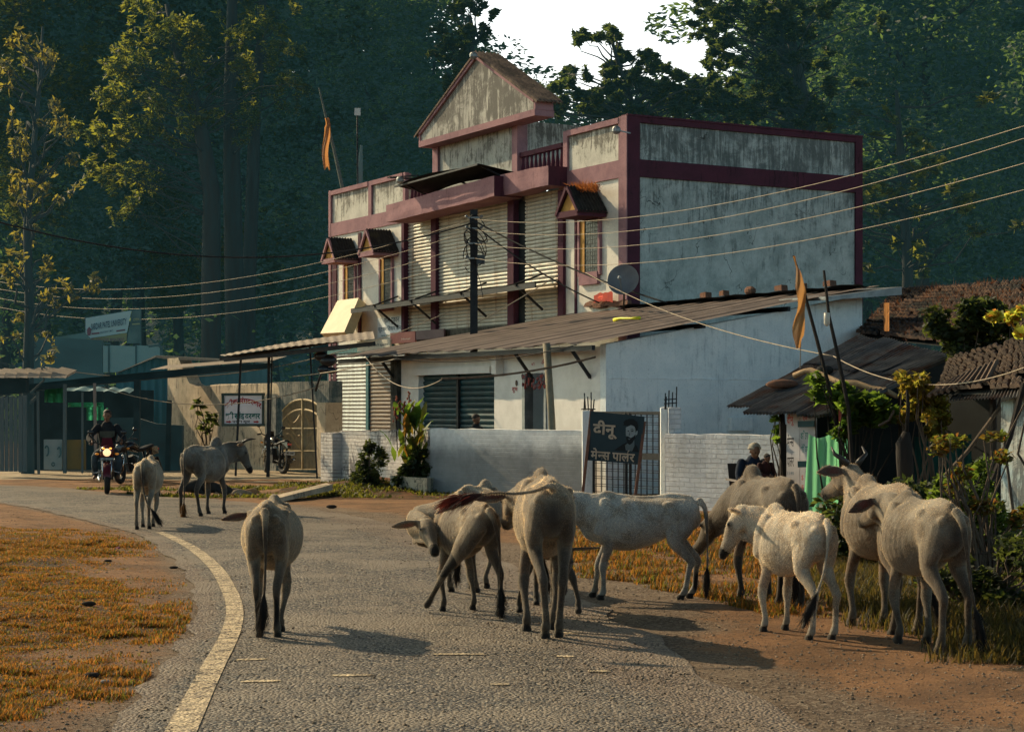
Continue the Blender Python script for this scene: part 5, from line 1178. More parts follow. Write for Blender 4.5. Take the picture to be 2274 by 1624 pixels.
poly('portrait_beard',[(.71,.55),(.74,.545),(.77,.535),(.80,.515),(.85,.55),(.885,.60),(.885,.53),(.84,.42),(.79,.375),(.745,.40),(.715,.48)],pblk,.006)
poly('portrait_lips',[(.745,.50),(.775,.505),(.80,.495),(.775,.475)],pshade,.008)
poly('portrait_hair',[(.63,.76),(.66,.79),(.64,.82),(.68,.87),(.75,.90),(.83,.90),(.90,.85),(.93,.76),(.91,.68),(.885,.62),(.88,.70),(.85,.76),(.78,.775),(.72,.75),(.69,.76)],pblk,.007)
poly('portrait_eye',[(.725,.655),(.75,.665),(.765,.65),(.745,.642)],pblk,.009); poly('portrait_eye',[(.79,.655),(.82,.67),(.85,.655),(.82,.645)],pblk,.009); poly('portrait_brow',[(.775,.685),(.82,.70),(.86,.68),(.82,.685)],pblk,.009); poly('portrait_nose',[(.765,.64),(.755,.56),(.775,.555),(.785,.57)],pshade,.009)
m=MB(); f=at(1288,1150,Ys-.1); f.z=-.1; m.bar(f,c01+uz*.03-nn*.05,.05); m.build('pole',M('red_brown_pole',(.22,.10,.06),(.14,.07,.05),6,.8,.2),sg)
m=MB(); f=at(1404,1150,Ys-.4); f.z=-.1; m.bar(f,c11-uz*.1-nn*.05,.05); m.build('pole',MATS['red_brown_pole'],sg)
# meter box on the gable
m=MB(MS); p=onplane(MS,1617,956,0,0); q_=onplane(MS,1663,926,0,0); m.box((-.12,p.y,p.z),(-.003,q_.y,q_.z)); bx_=m.build('meter_box',m_shed,label='flush white meter box on the gable wall above the brick wall',cat='meter box')
m=MB(MS); 
for i in range(46):
    y=-.05-(W-.1)*i/46; m.hexa([(-.012,y,z_e-.78+.02*math.sin(i*.9)),(-.012,y-(W-.1)/46,z_e-.78+.02*math.sin((i+1)*.9)),(-.001,y-(W-.1)/46,z_e-.78),(-.001,y,z_e-.78),(-.012,y,z_e-.755+.02*math.sin(i*.9)),(-.012,y-(W-.1)/46,z_e-.755+.02*math.sin((i+1)*.9)),(-.001,y-(W-.1)/46,z_e-.74),(-.001,y,z_e-.74)])
m.build('plaster_ledge',m_shed,S)
# ---------------------------------------------------------------- left side: stalls, banner, old walls
m_hazewall=M('hazed_dark_wall',(.020,.034,.034),(.014,.024,.026),.7,.95,.2,haze=.62)
m_hazedark=M('hazed_stall_dark',(.006,.010,.010),(.01,.013,.013),1.5,.95,0,haze=.16)
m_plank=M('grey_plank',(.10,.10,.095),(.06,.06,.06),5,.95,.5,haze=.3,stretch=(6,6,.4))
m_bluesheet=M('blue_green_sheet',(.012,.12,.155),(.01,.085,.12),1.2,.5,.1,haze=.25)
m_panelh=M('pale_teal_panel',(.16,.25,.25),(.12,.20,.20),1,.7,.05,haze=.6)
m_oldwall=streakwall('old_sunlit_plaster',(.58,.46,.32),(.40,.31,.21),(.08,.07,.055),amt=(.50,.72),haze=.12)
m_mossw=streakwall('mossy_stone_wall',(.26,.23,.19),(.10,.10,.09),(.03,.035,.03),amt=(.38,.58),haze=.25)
m_tin=M('sunlit_tin',(.42,.34,.26),(.30,.25,.2),3,.5,.3,metal=.2)
def quadbox(pts,Y,t,name,mat,parent=None,**k):
    """flat panel: photo outline at distance Y (or per-point distance), thickness t away from us"""
    P=[at(p[0],p[1],p[2] if len(p)>2 else Y) for p in pts]; m=MB(); m.prism(P[::-1],(0,t,0)); return m.build(name,mat,parent,**k)
quadbox([(58,1050),(345,1050),(345,866),(228,862),(225,755),(120,748),(58,752)],60,.3,'hazed_building',m_hazewall,label='dark haze-blurred building standing behind the market stall',cat='building')
tk=thing('panel_enclosure','pale teal panelled enclosure on the dark building under the banner','enclosure',tuple(at(290,905,60).to_2d())+(at(0,826,60).z,))
for i,(a,b) in enumerate(((229,241),(243,301),(304,357))): quadbox([(a,826),(b,826),(b,768 if i<2 else 769),(a,766)],60,.15,'panel',m_panelh,tk)
m=MB()
for a in (242,302.5): m.bar(at(a,826,60),at(a,766,60),.06)
m.tube([at(330,768,60),at(352,765,60),at(358,772,60),at(359,826,60)],.05,6); m.build_split('frame_pipe',m_hazewall,tk)
# banner
bn=thing('banner','haze-veiled university banner with portrait panel above the stalls','banner',tuple(at(250,905,62).to_2d())+(at(0,755,62).z,))
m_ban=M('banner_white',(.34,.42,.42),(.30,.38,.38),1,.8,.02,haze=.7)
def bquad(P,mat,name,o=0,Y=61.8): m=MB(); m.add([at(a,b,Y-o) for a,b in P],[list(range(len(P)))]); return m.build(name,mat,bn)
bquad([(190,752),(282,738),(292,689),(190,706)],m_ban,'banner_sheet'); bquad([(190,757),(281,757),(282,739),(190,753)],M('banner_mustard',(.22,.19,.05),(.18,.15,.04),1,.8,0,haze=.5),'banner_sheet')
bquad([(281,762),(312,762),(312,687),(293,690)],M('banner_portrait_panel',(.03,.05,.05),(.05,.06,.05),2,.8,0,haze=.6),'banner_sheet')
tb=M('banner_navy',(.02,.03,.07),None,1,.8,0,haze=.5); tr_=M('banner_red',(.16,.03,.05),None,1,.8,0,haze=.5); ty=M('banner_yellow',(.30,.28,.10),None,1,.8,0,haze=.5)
ux_=(at(282,712,61.8)-at(203,725,61.8)); uz_=Vector((0,0,1))
lettering(['SARDAR PATEL UNIVERSITY'],at(202,733,61.75),ux_,uz_,ux_.length,.22,tb,bn,bold=.02)
lettering(['BALAGHAT (M.P.)'],at(223,741.5,61.75),ux_,uz_,.44,.09,tb,bn); bquad([(203,742.5),(221,740.5),(221,737),(203,739)],tr_,'red_bar',.05); bquad([(258,736.5),(278,733.5),(278,730),(258,733)],tr_,'red_bar',.05)
lettering(['LAW  AGRICULTURE  MANAGEMENT'],at(200,757,61.72),(1,0,-.0),uz_,1.15,.11,tr_,bn,off=.01); lettering(['OPEN'],at(296,713,61.75),(1,0,.15),uz_,.20,.10,ty,bn); 
bquad([(293,721),(310,720),(310,717),(293,718)],ty,'yellow_bar',.05); bquad([(194,745),(201,744),(203,731),(198,725),(193,731)],tr_,'emblem',.05); 
m=MB(); m.bar(at(191,790,62),at(190,703,62),.05); m.bar(at(312,800,62),at(312,686,62),.05); m.bar(at(190,706,62),at(312,686,62),.04); m.bar(at(110,765,62),at(245,762,62),.05); m.build('banner_frame',m_hazewall,bn)
quadbox([(125,748),(186,738),(200,752),(130,752)],61,.2,'awning_scrap',M('olive_scrap',(.06,.07,.05),(.04,.05,.04),2,.9,.1,haze=.8),label='olive scrap of roofing beside the banner',cat='roofing scrap')
# blue shed behind
bs=thing('blue_shed','blue corrugated iron shed with dark toothed roof','shed',tuple(at(330,905,57).to_2d())+(0,))
m=MB(); Y=57; X0,X1=at(258,0,Y).x,at(373,0,Y).x
def bw(u,v):
    x=X0+(X1-X0)*u; top=at(0,826-32*min(1,u/.75) if u<.75 else 794+4*(u-.75),Y).z; return (x,Y+.03*math.sin(x*26),-.1+(top+.1)*v)
m.grid(bw,150,3); m.build('corrugated_wall',m_bluesheet,bs,True)
m=MB(); m.prism([at(255,829,Y-.4),at(345,793,Y-.4),at(372,797,Y-.4),at(600,806,Y+1.5),at(600,802,Y+3),at(345,789,Y-.2)],(0,.5,.02)); m.build('roof',m_hazedark,bs)
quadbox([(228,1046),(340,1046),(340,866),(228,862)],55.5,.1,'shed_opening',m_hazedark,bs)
m=MB(); 
def aw2(u,v): x=at(150+150*u,0,55).x; return (x,55-.8*v,at(0,858+4*u,55).z-.12*v+.03*math.sin(x*14))
m.grid(aw2,90,3); m.build('corrugated_eave',m_panelh,bs,True)
quadbox([(372,1046),(600,1046),(600,812),(372,812)],58.5,.1,'back_sheet',M('dusky_blue_sheet',(.012,.05,.06),(.01,.035,.045),1.2,.6,.1,haze=.6,stretch=(5,5,.3)),bs)
# long stall roof carried on posts
st=thing('market_stall','long open market stall with a dark beam roof on thin posts','market stall',tuple(at(250,905,50).to_2d())+(0,))
m=MB(); m.prism([at(58,853,49),at(245,833,49),at(470,813,49.6),at(603,806,50),at(603,816,50),at(470,827,49.6),at(245,850,49),at(58,868,49)],(0,.6,0)); m.build('roof_beam',m_hazedark,st)
m=MB(); 
def rs(u,v): p=at(330+275*u,823-21*u,49.6); return (p.x+.2*v,p.y+.1+1.5*v,p.z+.03+.16*v)
m.grid(rs,30,3); m.build('roof_sheet',m_tin,st)
for i,(a,b,w,t,bb) in enumerate(((144,144,7,852,1046),(84,86,5,868,1048),(210,213,6,850,1050),(305,303,13,842,1046),(183,183,4,870,1046),(45,45,5,868,1044))):
    m=MB(); m.bar(at(a,t,48.8),at(b,bb+4,48.8),w/FOC*48.8); m.build('post',M('sunlit_post',(.30,.20,.16),(.2,.15,.12),4,.8,.2,haze=.2) if i==2 else m_plank if i in(0,1,4,5) else m_hazedark,st)
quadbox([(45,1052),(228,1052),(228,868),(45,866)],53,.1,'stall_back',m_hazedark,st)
m_net=leafmat('green_shade_net',(.01,.07,.04),(.01,.10,.05),(.06,.45,.25),trf=.55,scale=1)
def dr(x0,x1,y0,y1,Y,name,mat,par,seed=0,amp=.04,nx=14,**k):
    def f(u,v): p=at(x0+(x1-x0)*u,y0+(y1-y0)*(1-v),Y); return p+Vector((0,amp*math.sin(u*17+seed)+amp*mnoise.noise(Vector((u*4,v*4,seed))),amp*.6*mnoise.noise(Vector((u*3,v*2,seed+4)))))
    return sheet(f,name,mat,par,nx,8,**k)
dr(98,143,850,893,49.2,'green_net',m_net,st,1); dr(150,230,893,903,49.2,'green_net',m_net,st,2); dr(192,230,903,932,49.3,'green_net',m_net,st,3); dr(236,239,905,940,49.2,'green_net',m_net,st,4,.01,2); dr(52,56,1000,1040,49,'green_net',m_net,st,5,.01,2)
for (a,b,c_,d_,mt,lab) in ((97,138,975,1042,M('faded_white_poster',(.26,.30,.30),(.20,.25,.25),2,.8,.1,haze=.2,dirt=(.08,.11,.11)),'faded white printed poster board standing under the stall'),(141,190,976,1041,M('mustard_board',(.20,.12,.02),(.16,.10,.02),1,.8,.1,haze=.15,dirt=(.05,.05,.03)),'plain mustard yellow board standing under the stall')):
    o=quadbox([(a,d_),(b,d_),(b,c_),(a,c_)],48.9,.05,'poster_board',mt,label=lab,cat='board')
m=MB()
for (px,py) in ((104,1000),(131,1003)): m.tube([at(px+4*math.cos(a),py+11*math.sin(a),48.85) for a in np.linspace(-2.6,1.8,10)],.02,5)
m.tube([at(118+3*math.cos(a),1030+4*math.sin(a),48.85) for a in np.linspace(0,6,10)],.015,5); m.build('poster_drawing',m_hazewall,o)
# extreme left hut
lh=thing('plank_hut','weathered plank hut with scrap roofing at the left edge','hut',tuple(at(20,905,47.5).to_2d())+(0,))
for i in range(9):
    a=-30+10*i; m=MB(); m.prism([at(a,1046,47.5),at(a+8.5,1046,47.5),at(a+8.5+rr.normal(0,.8),876+6*rr.random(),47.5),at(a,878+5*rr.random(),47.5)][::-1],(0,.05,0)); m.build('plank',m_plank,lh)
m=MB(); 
for i in range(7):
    a=-40+26*i; m.prism([at(a,828-i*.5,47+.02*i),at(a+34,832,47+.02*i),at(a+30,839,46.8+.02*i),at(a-4,837,46.8+.02*i)],(0,1.0,.15))
m.build('roof_scrap',m_tin,lh)
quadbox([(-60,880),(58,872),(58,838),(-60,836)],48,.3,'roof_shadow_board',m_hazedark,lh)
# sloping old wall, gate and pillars (one line of masonry facing the yard)
ow=thing('old_wall','tall old plaster wall with sloping buttress and shadowed foot','wall',tuple(at(372,905,56).to_2d())+(0,))
def yl(px): return 58.5+(px-372)*(49.5-58.5)/(722-372)
def wq(P,t,name,mat,par=ow,o=0,**k):
    V=[at(a,b,yl(a)-o) for a,b in P]; m=MB(); n=len(P); nv=Vector((.87,.49,0))*t
    for v in V: 
        if v.z<.4: v.z=-.1
    m.prism([v for v in V][::-1],nv); return m.build(name,mat,par,**k)
wq([(372,1050),(622,1050),(622,850),(490,852),(432,858),(420,850),(397,798),(372,795)],.4,'wall_panel',m_oldwall)
# pillar block and buttress
m=MB(); a=[at(372,795,56),at(388,792,55.4),at(397,797,55.4)]
m.hexa([at(372,1048,55.9),at(402,1048,55.2),at(402,1048,56.6),at(372,1048,56.6),at(372,795,55.9),at(396,794,55.2),at(396,794,56.6),at(372,795,56.6)]); m.build('buttress',m_oldwall,ow)
quadbox([(288,1050),(404,1050),(404,944),(372,942),(345,940),(300,926),(245,927),(245,1050)],52.5,.3,'low_wall',M('dusky_low_wall',(.022,.028,.026),(.015,.02,.02),2,.95,.4,haze=.25),label='low dark mud wall in the shade behind the motorcyclist',cat='wall')
m=MB(); m.bar(at(372,1050,52),at(376,888,52),.13); m.build('wall_stake',m_hazedark,label='rough dark stake leaning against the sloping old wall',cat='stake')
gw=thing('gateway','moss-stained gateway wall with pale arched iron gate','gate',tuple(at(670,905,51).to_2d())+(0,))
wq([(600,1050),(628,1050),(628,905),(640,893),(670,887),(700,893),(718,905),(718,1050),(730,1050),(730,845),(600,848)],.4,'gateway_wall',m_mossw,gw)
wq([(588,1050),(612,1050),(612,880),(606,874),(592,874),(588,880)],.5,'gateway_pillar',m_mossw,gw,o=.3); wq([(703,1050),(722,1050),(722,893),(703,893)],.5,'gateway_pillar',m_oldwall,gw,o=.4)
V=[at(700,893,50.2),at(724,893,50.0),at(722,864,50.0),at(714,862,50.1)]; m=MB(); m.prism(V[::-1],(.3,.3,0)); m.build('pillar_cap',m_oldwall,gw)
m=MB(); wq([(622,1046),(724,1046),(724,880),(622,885)],.05,'yard_behind',m_mossw,gw,o=-.6)
m=MB(); archy=lambda px: 887+ (abs(px-672)/46)**2.4*26
for i in range(44):
    px=628+88*i/43; a=at(px,1042,yl(px)-.05); b=at(px,archy(px),yl(px)-.05); m.bar(a,b,.016)
for dy in (0,22,): m.tube([at(px,archy(px)+dy,yl(px)-.06) for px in np.linspace(627,717,24)],.028,5)
for yy in (950,1000,1041): m.bar(at(627,yy,yl(627)-.06),at(717,yy,yl(717)-.06),.03)
m.tube([at(672,yy,yl(672)-.1) for yy in (885,930,1040)],.04,6)
for k in range(3):
    for s in (-1,1): m.tube([at(672+s*(6+30*t),920+30*k+18*math.sin(t*3.1+k),yl(672)-.07) for t in np.linspace(0,1,8)],.02,5)
m.build('iron_gate',M('cream_gate_paint',(.48,.38,.22),(.34,.26,.15),6,.6,.1,metal=.2),gw)
for (a,b,c_,n_) in ((500,622,1027,'kerb'),(690,725,1043,'kerb')): 
    m=MB(); m.prism([at(a,c_,52.5),at(b,c_,51.5),at(b,c_+5,51.5),at(a,c_+5,52.5)],(0,.5,0)) if False else None
# shrine signboard
ss=thing('shrine_signboard','square white shrine signboard with red and green lettering in a grey-green frame','sign',tuple(at(540,905,49.6).to_2d())+(at(0,946,49.6).z,))
Yq=49.4; c0=at(497,941,Yq+.2);c1=at(583,941,Yq-.2);c2=at(497,877,Yq+.2)
ux=c1-c0; uz=c2-c0; wq_,hq=ux.length,uz.length; nn=ux.cross(uz).normalized()
m=MB(); m.prism([c0+(-ux*.0),c1,c1+uz,c2],-nn*.04); m.build('board',M('white_board',(.80,.76,.80),(.7,.67,.7),1,.8,.03),ss)
m=MB()
for a,b in ((c0-uz*.03,c1-uz*.03),(c2+uz*.03,c1+uz*1.03)): m.bar(a-ux*.05-nn*.0,b+ux*.05-nn*.0,.07)
for a,b in ((c0-ux*.02,c2-ux*.02),(c1+ux*.02,c1+uz+ux*.02)): m.bar(a+nn*.01,b+nn*.01,.07)
m.build('frame',M('green_grey_frame',(.07,.10,.09),None,3,.8,.1),ss)
T_=lambda a,b: c0+ux*a+uz*b
lettering(['श',('ra',),'ीबजरंगदरबार'],T_(.03,.50),ux,uz,wq_*.94,hq*.46,t_red,ss,bold=.03,arch=.42)
lettering(['श',('ra',),'ी',('sp',.1),'सांई',('sp',.08),'दरबार'],T_(.04,.15),ux,uz,wq_*.90,hq*.29,t_grn,ss,bold=.03)
lettering(['प',('ra',),'वेश',('sp',.2),'द',('sub','व'),'ार'],T_(.22,.02),ux,uz,wq_*.46,hq*.14,t_blk,ss,bold=.02)
for k in (0,1):
    x0=.05 if k==0 else .76; m=MB(); m.add([T_(x0+a,b)+nn*.008 for a,b in ((0,.055),(.09,.055),(.09,.03),(.155,.08),(.09,.13),(.09,.105),(0,.105),(.02,.08))],[[0,1,2,3,4,5,6,7]]); m.build('arrow',t_red,ss)
# tall sloping awning on poles between stall and shop
ta=thing('tall_awning','high sloping tin awning on thin dark poles left of the shop','awning',tuple(at(650,905,48.5).to_2d())+(0,))
m=MB()
def taf(u,v): 
    a=at(488,788,50).lerp(at(828,735,47.0),u); b=at(500,790,46.6).lerp(at(832,752,43.6),u); p=a.lerp(b,v); return p+Vector((0,0,.007*math.sin(u*120)+.05*math.sin(3.1*u)))
m.grid(taf,160,3); m.build('sheet',m_tin,ta,True)
m=MB(); a=Vector(taf(0,.9));b=Vector(taf(1,.9)); m.bar(a-Vector((0,0,.1)),b-Vector((0,0,.14)),.07,.1); a=Vector(taf(0,.1));b=Vector(taf(1,.1)); m.bar(a-Vector((0,0,.1)),b-Vector((0,0,.1)),.07,.08); m.build('rafter',m_dark,ta)
for (a,ta_,b,tb_,w,Y) in ((535,788,523,1040,9,48.3),(597,782,594,1050,11,47.6),(604,782,597,1050,6,47.5),(688,770,704,1040,7,46.6)):
    m=MB(); p=at(b,tb_,Y); p.z=0; m.bar(at(a,ta_,Y),p,w/FOC*Y*.5); m.build('pole',m_dark,ta)
# loudspeaker horns tangle hanging under the awning corner
m=MB(); 
for (px,py,r_) in ((712,790,.16),(728,800,.2),(718,820,.14),(735,822,.12)):
    m.ball(at(px,py,45.6),(r_*1.1,r_*.6,r_*.8),10)
m.tube([at(700,868,45.6),at(712,830,45.6),at(722,800,45.6),at(735,790,45.6)],.03,6); m.build('hanging_bundle',m_black,label='dark bundle of cable and fittings hanging under the awning corner',cat='bundle',smooth=True)
# ---------------------------------------------------------------- right side: barber stall, huts, cloths, poles
def rotor(P,n=None): return P
bst=thing('barber_stall','low barber stall with rusty corrugated roof and painted white board walls','stall',tuple(at(1900,905,29.5).to_2d())+(0,))
E1=at(1606,907,31.2);E2=at(1850,914,28.2);R1=at(1907,747,34.2);R2=at(2110,792,30.4)
def tin(u0,u1,v0,v1,dz,seed,name='roof_sheet',mat=m_rust):
    def f(u,v):
        uu=u0+(u1-u0)*u; vv=v0+(v1-v0)*v
        p=(E1.lerp(E2,uu)).lerp(R1.lerp(R2,uu),vv); return p+Vector((0,0,dz+.028*math.sin(2*math.pi*uu*34)+.05*mnoise.noise(Vector((uu*3,vv*2,seed)))+.02*mnoise.noise(Vector((uu*12,vv*5,seed)))))
    return sheet(f,name,mat,bst,int(230*(u1-u0))+4,10)
for i,(a,b,c,d) in enumerate(((0,.30,.02,.62),(.27,.56,-.06,.60),(.53,.80,-.03,.63),(.77,1.05,-.08,.6),(0,.30,.56,1.0),(.27,.56,.54,1.02),(.53,.80,.58,1.0),(.77,1.05,.55,.98))): tin(a,b,c,d,.018*(i%2)+(.03 if i>3 else 0),i)
for px,Y,zt0 in ((1735,30.4,1.82),(2000,28.9,2.0),(1815,29.9,1.95)):
    m=MB(); p=at(px,905,Y); m.tube([(p.x,p.y,-.1),(p.x+.02,p.y,1.0),(p.x,p.y,zt0)],[.07,.06,.05],7); m.build('post',m_darkwood,bst)
m_wb=M('stall_white_board',(.44,.42,.43),(.36,.35,.37),2,.85,.2,dirt=(.16,.15,.15),dlo=.6,dhi=.75)
a=at(1746,1150,30.0);b=at(1775,1150,29.7);m=MB(); zt_=at(0,912,30).z
m.prism([(a.x,a.y,0),(b.x,b.y,0),(b.x,b.y,zt_),(a.x,a.y,zt_)],(.02,.05,0)); m.build('wall_board',m_wb,bst)
c=at(1776,1150,29.66);d=at(1812,1150,29.3);m=MB(); m.prism([(c.x,c.y,0),(d.x,d.y,0),(d.x,d.y,zt_),(c.x,c.y,zt_)],(.02,.05,0)); m.build('wall_board',m_wb,bst)
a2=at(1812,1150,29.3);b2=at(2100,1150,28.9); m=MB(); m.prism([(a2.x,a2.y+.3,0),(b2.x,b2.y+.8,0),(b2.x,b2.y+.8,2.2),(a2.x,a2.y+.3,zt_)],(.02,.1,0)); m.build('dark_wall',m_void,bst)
ub=(b-a); ud=(d-c)
def bt_(px,py,w,h,toks,mat,u,Y=29.8,bold=.02): lettering(toks,at(px,py,Y)-Vector((0,.02,0)),u,(0,0,1),w/FOC*Y,h/FOC*Y,mat,bst,off=.012,bold=bold)
bt_(1748,946,24,26,['दीनू'],t_red,ub); bt_(1748,992,24,28,['मे',('half','न'),'स'],t_blk,ub); bt_(1748,1036,24,30,['पाल',('reph',),'र'],t_blk,ub); bt_(1748,1054,24,9,['मो. नं. 98930'],t_blue,ub); bt_(1752,1073,20,8,['708902'],t_blue,ub)
bt_(1778,975,26,20,['कि','िटंग'][1:] and ['क','िं','टग'],t_grn,ud,29.5); bt_(1779,1005,26,20,['शे','ि','वग'],t_grn,ud,29.5); bt_(1783,934,16,10,['राम'],t_red,ud,29.5)
for i,t_ in enumerate(('S','E','I')): bt_(1780+i*.5,1065+i*22,7,11,[t_],t_red,ud,29.5)
m=MB(); 
for yy in (941,1030): m.bar(at(1772,yy,29.4),at(1808,yy-1,29.2),.04,.10)
m.build('batten',m_teal,bst)
quadbox([(1733,1062),(1745,1062),(1746,942),(1732,935)],30.1,.12,'door_jamb',m_darkwood,bst)
# lit knobbly branch laid over the roof
m=MB(); m.tube([at(1762,834,30.6),at(1785,824,30.5),at(1800,822,30.4),at(1830,834,30.2),at(1862,848,29.6),at(1900,850,29.3),at(1935,862,29.2),at(1965,866,29.0),at(1992,880,28.8)],[.05,.045,.055,.05,.045,.05,.045,.05,.04],8); m.build('roof_log',M('pale_branch',(.36,.24,.13),(.24,.16,.09),5,.8,.4),label='pale knobbly branch weighing down the barber stall roof',cat='branch',smooth=True)
m=MB(); lump(m,at(1738,852,31.2),(.30,.13,.08),3,12); m.build('stone',m_brick,label='long stone lying near the left edge of the stall roof',cat='stone',smooth=True)
m=MB(); lump(m,at(1832,822,31.4),(.16,.1,.08),5,10); m.build('stone',m_tile,label='dark round stone on the stall roof beside the flag pole',cat='stone',smooth=True)
# tiled roofs
def tiled(P,rows,cols,rad,mat,name,parent,seed,bare=0.03):
    """country tiles: half pipes in overlapping rows. P: eave-left, eave-right, ridge-right, ridge-left"""
    r=np.random.default_rng(seed); m=MB(); a,b,c,d=[Vector(p) for p in P]; 
    for i in range(rows):
        v0=i/rows; v1=(i+1.35)/rows
        for j in range(cols):
            if r.random()<bare: continue
            u=(j+.5)/cols+r.normal(0,.12)/cols; p0=a.lerp(b,u).lerp(d.lerp(c,u),v0); p1=a.lerp(b,u+r.normal(0,.12)/cols).lerp(d.lerp(c,u),v1)
            ax=(p1-p0).normalized(); sd=(b-a).normalized(); up=sd.cross(ax).normalized()
            if up.z<0: up=-up
            lift=rad*(.5+.35*r.random()); V=[]
            for (p,rr_,lf) in ((p0,rad*1.12,lift),(p1,rad*.88,lift*.3)):
                for k in range(5):
                    g=math.pi*k/4; V.append(p+sd*math.cos(g)*rr_+up*(math.sin(g)*rr_*.8+lf))
            F=[(k,k+1,k+6,k+5) for k in range(4)]+[(0,1,2,3,4)]
            m.add(V,F)
    o=m.build(name,mat,parent)
    n=MB(); n.add([q-Vector((0,0,.03)) for q in (a,b,c,d)],[[0,1,2,3]]); n.build('roof_deck',m_void,parent); return o
m_t2=M('mossy_clay_tile',(.17,.095,.06),(.085,.052,.038),3,.9,.4,dirt=(.03,.028,.025),dlo=.45,dhi=.6,kind='World')
m_t3=M('grey_clay_tile',(.15,.10,.07),(.08,.058,.045),3,.9,.4,dirt=(.035,.03,.025),kind='World')
h2=thing('tiled_house','house with long mossy clay tile roof behind the barber stall','house',tuple(at(2120,905,41).to_2d())+(0,))
tiled([at(1905,745,40.5),at(2340,792,33.5),at(2340,625,41),at(1990,648,47)],15,44,.10,m_t2,'roof_tiles',h2,3,.06)
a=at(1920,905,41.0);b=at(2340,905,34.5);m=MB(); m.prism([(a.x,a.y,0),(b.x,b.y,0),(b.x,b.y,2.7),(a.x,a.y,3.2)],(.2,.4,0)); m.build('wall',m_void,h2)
m=MB(); m.add([at(1905,745,40.4),at(1990,648,47),at(1992,760,47),at(1915,880,41)],[[0,1,2,3]]); m.build('gable',m_darkwood,h2)
V=[];F=[]; EL,ER,RR_,RL=[at(1905,745,40.5),at(2340,792,33.5),at(2340,625,41),at(1990,648,47)]
for i in range(7000):
    u,v=rng.random(2); k0=mnoise.noise(Vector((u*7,v*5,9))); 
    if k0<-.02: continue
    c=np.array(EL.lerp(ER,u).lerp(RL.lerp(RR_,u),v)); a_=rng.normal(0,.6,3); a_[2]=abs(a_[2])+.4; a_*=.16/np.linalg.norm(a_)*(.4+rng.random()); w=rng.normal(0,.007,3); k=len(V); V+=[c-w,c+w,c+a_+[0,0,.08]]; F.append((k,k+1,k+2))
tag(link('roof_moss_grass',np_mesh('roof_moss_grass',np.array(V),np.array(F)),leafmat('dry_roof_grass',(.16,.06,.03),(.10,.05,.025),(.4,.15,.05),trf=.3)),'dry reddish grass growing between the clay tiles of the far roof','grass',kind='stuff')
h3=thing('tile_roof_hut','near hut at the right edge with heavy grey clay tiles over tin','hut',tuple(at(2200,905,26).to_2d())+(0,))
tiled([at(2080,872,26.8),at(2320,868,24.0),at(2320,742,28.2),at(2110,800,29.5)],12,17,.078,m_t3,'roof_tiles',h3,5,.05)
def t3(u,v): p=at(2105,884,26.3).lerp(at(2330,872,23.2),u).lerp(at(2130,856,27.2).lerp(at(2330,838,24.6),u),v); return p+Vector((0,0,.016*math.sin(u*190)-.03))
sheet(t3,'tin_eave',m_rust,h3,200,4)
p=at(2060,872,26.6); m=MB()
for i in range(10): q0=at(2062+14*i,874-3*i+4*rng.random(),26.6-.1*i); q1=at(2105+12*i,846-5*i,27.0-.1*i); m.tube([q0,q1],.035,6)
m.build('loose_eave_tile',m_t3,h3)
a=at(2222,905,25.2);b=at(2330,905,24.4);m=MB(); m.prism([(a.x,a.y,0),(b.x,b.y,0),(b.x,b.y,2.1),(a.x,a.y,at(0,893,25.2).z)],(.1,.2,0)); m.build('wall',streakwall('peeling_blue_paint',(.40,.58,.62),(.50,.46,.38),(.12,.13,.13),amt=(.45,.6),crack=False),h3)
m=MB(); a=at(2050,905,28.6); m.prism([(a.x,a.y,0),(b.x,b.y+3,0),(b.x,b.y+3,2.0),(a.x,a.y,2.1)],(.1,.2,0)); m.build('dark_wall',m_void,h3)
for px,Y in ((2205,25.6),): m=MB(); p=at(px,905,Y); m.tube([(p.x,p.y,0),(p.x,p.y,2.0)],.05,6); m.build('post',m_darkwood,h3)
# cloths and nets
m_gcl=leafmat('faded_green_cloth',(.26,.66,.40),(.36,.74,.48),(.35,.95,.50),trf=.45,scale=1.5,rough=.9)
def cloth(u,v): 
    x=1797+ (1884-1797)*u; x+= (1-v)*(-14*(1-u)+(-8)*u); y=(967+6*math.sin(u*6.3+.5)-14*abs(u-.25)*(u<.25)*2)+ (1150-967)*(1-v)
    return at(x,y,28.0)+Vector((0,.025*math.sin(u*24+v*2)+.06*math.sin(u*7+1),0))
sheet(cloth,'green_cloth',m_gcl,nu=60,nv=16,label='faded green cloth hung as a screen beside the barber stall',cat='cloth')
def net2(u,v): return at(2030+125*u,(968+ (8*math.sin(u*3.1)-6*u))+ (1125-968)*(1-v),27.6)+Vector((0,.05*math.sin(u*18),0))
sheet(net2,'green_net_fence',M('dark_green_net',(.012,.065,.05),(.01,.05,.04),2,.9,.1),nu=40,nv=10,label='dark green net fence strung behind the bushes at the right',cat='net fence')
dr(1862,1886,905,968,27.8,'red_rag',M('dull_red_rag',(.30,.06,.04),(.16,.05,.04),5,.9,.3),None,7,.04,8,label='dull red rag hanging from the bamboo flag poles',cat='rag')
dr(1868,1895,905,960,28.8,'turquoise_sheet',M('turquoise_sheet',(.02,.32,.25),(.02,.26,.2),3,.8,.1),None,8,.03,8,label='small turquoise sheet behind the vine leaves',cat='sheet')
m=MB(); a=at(2020,1170,26.6); a.z=0; m.tube([a,at(2008,1020,26.6),at(2006,985,26.6),at(2012,958,26.6)],[.13,.125,.12,.05],9); m.tube([at(2012,965,26.6),at(2016,900,26.6),at(2013,865,26.6)],[.03,.028,.02],6); m.build('dead_tree_stump',m_darkwood,label='thick charred tree stump with a thin rod on top beside the green net',cat='stump',smooth=True)
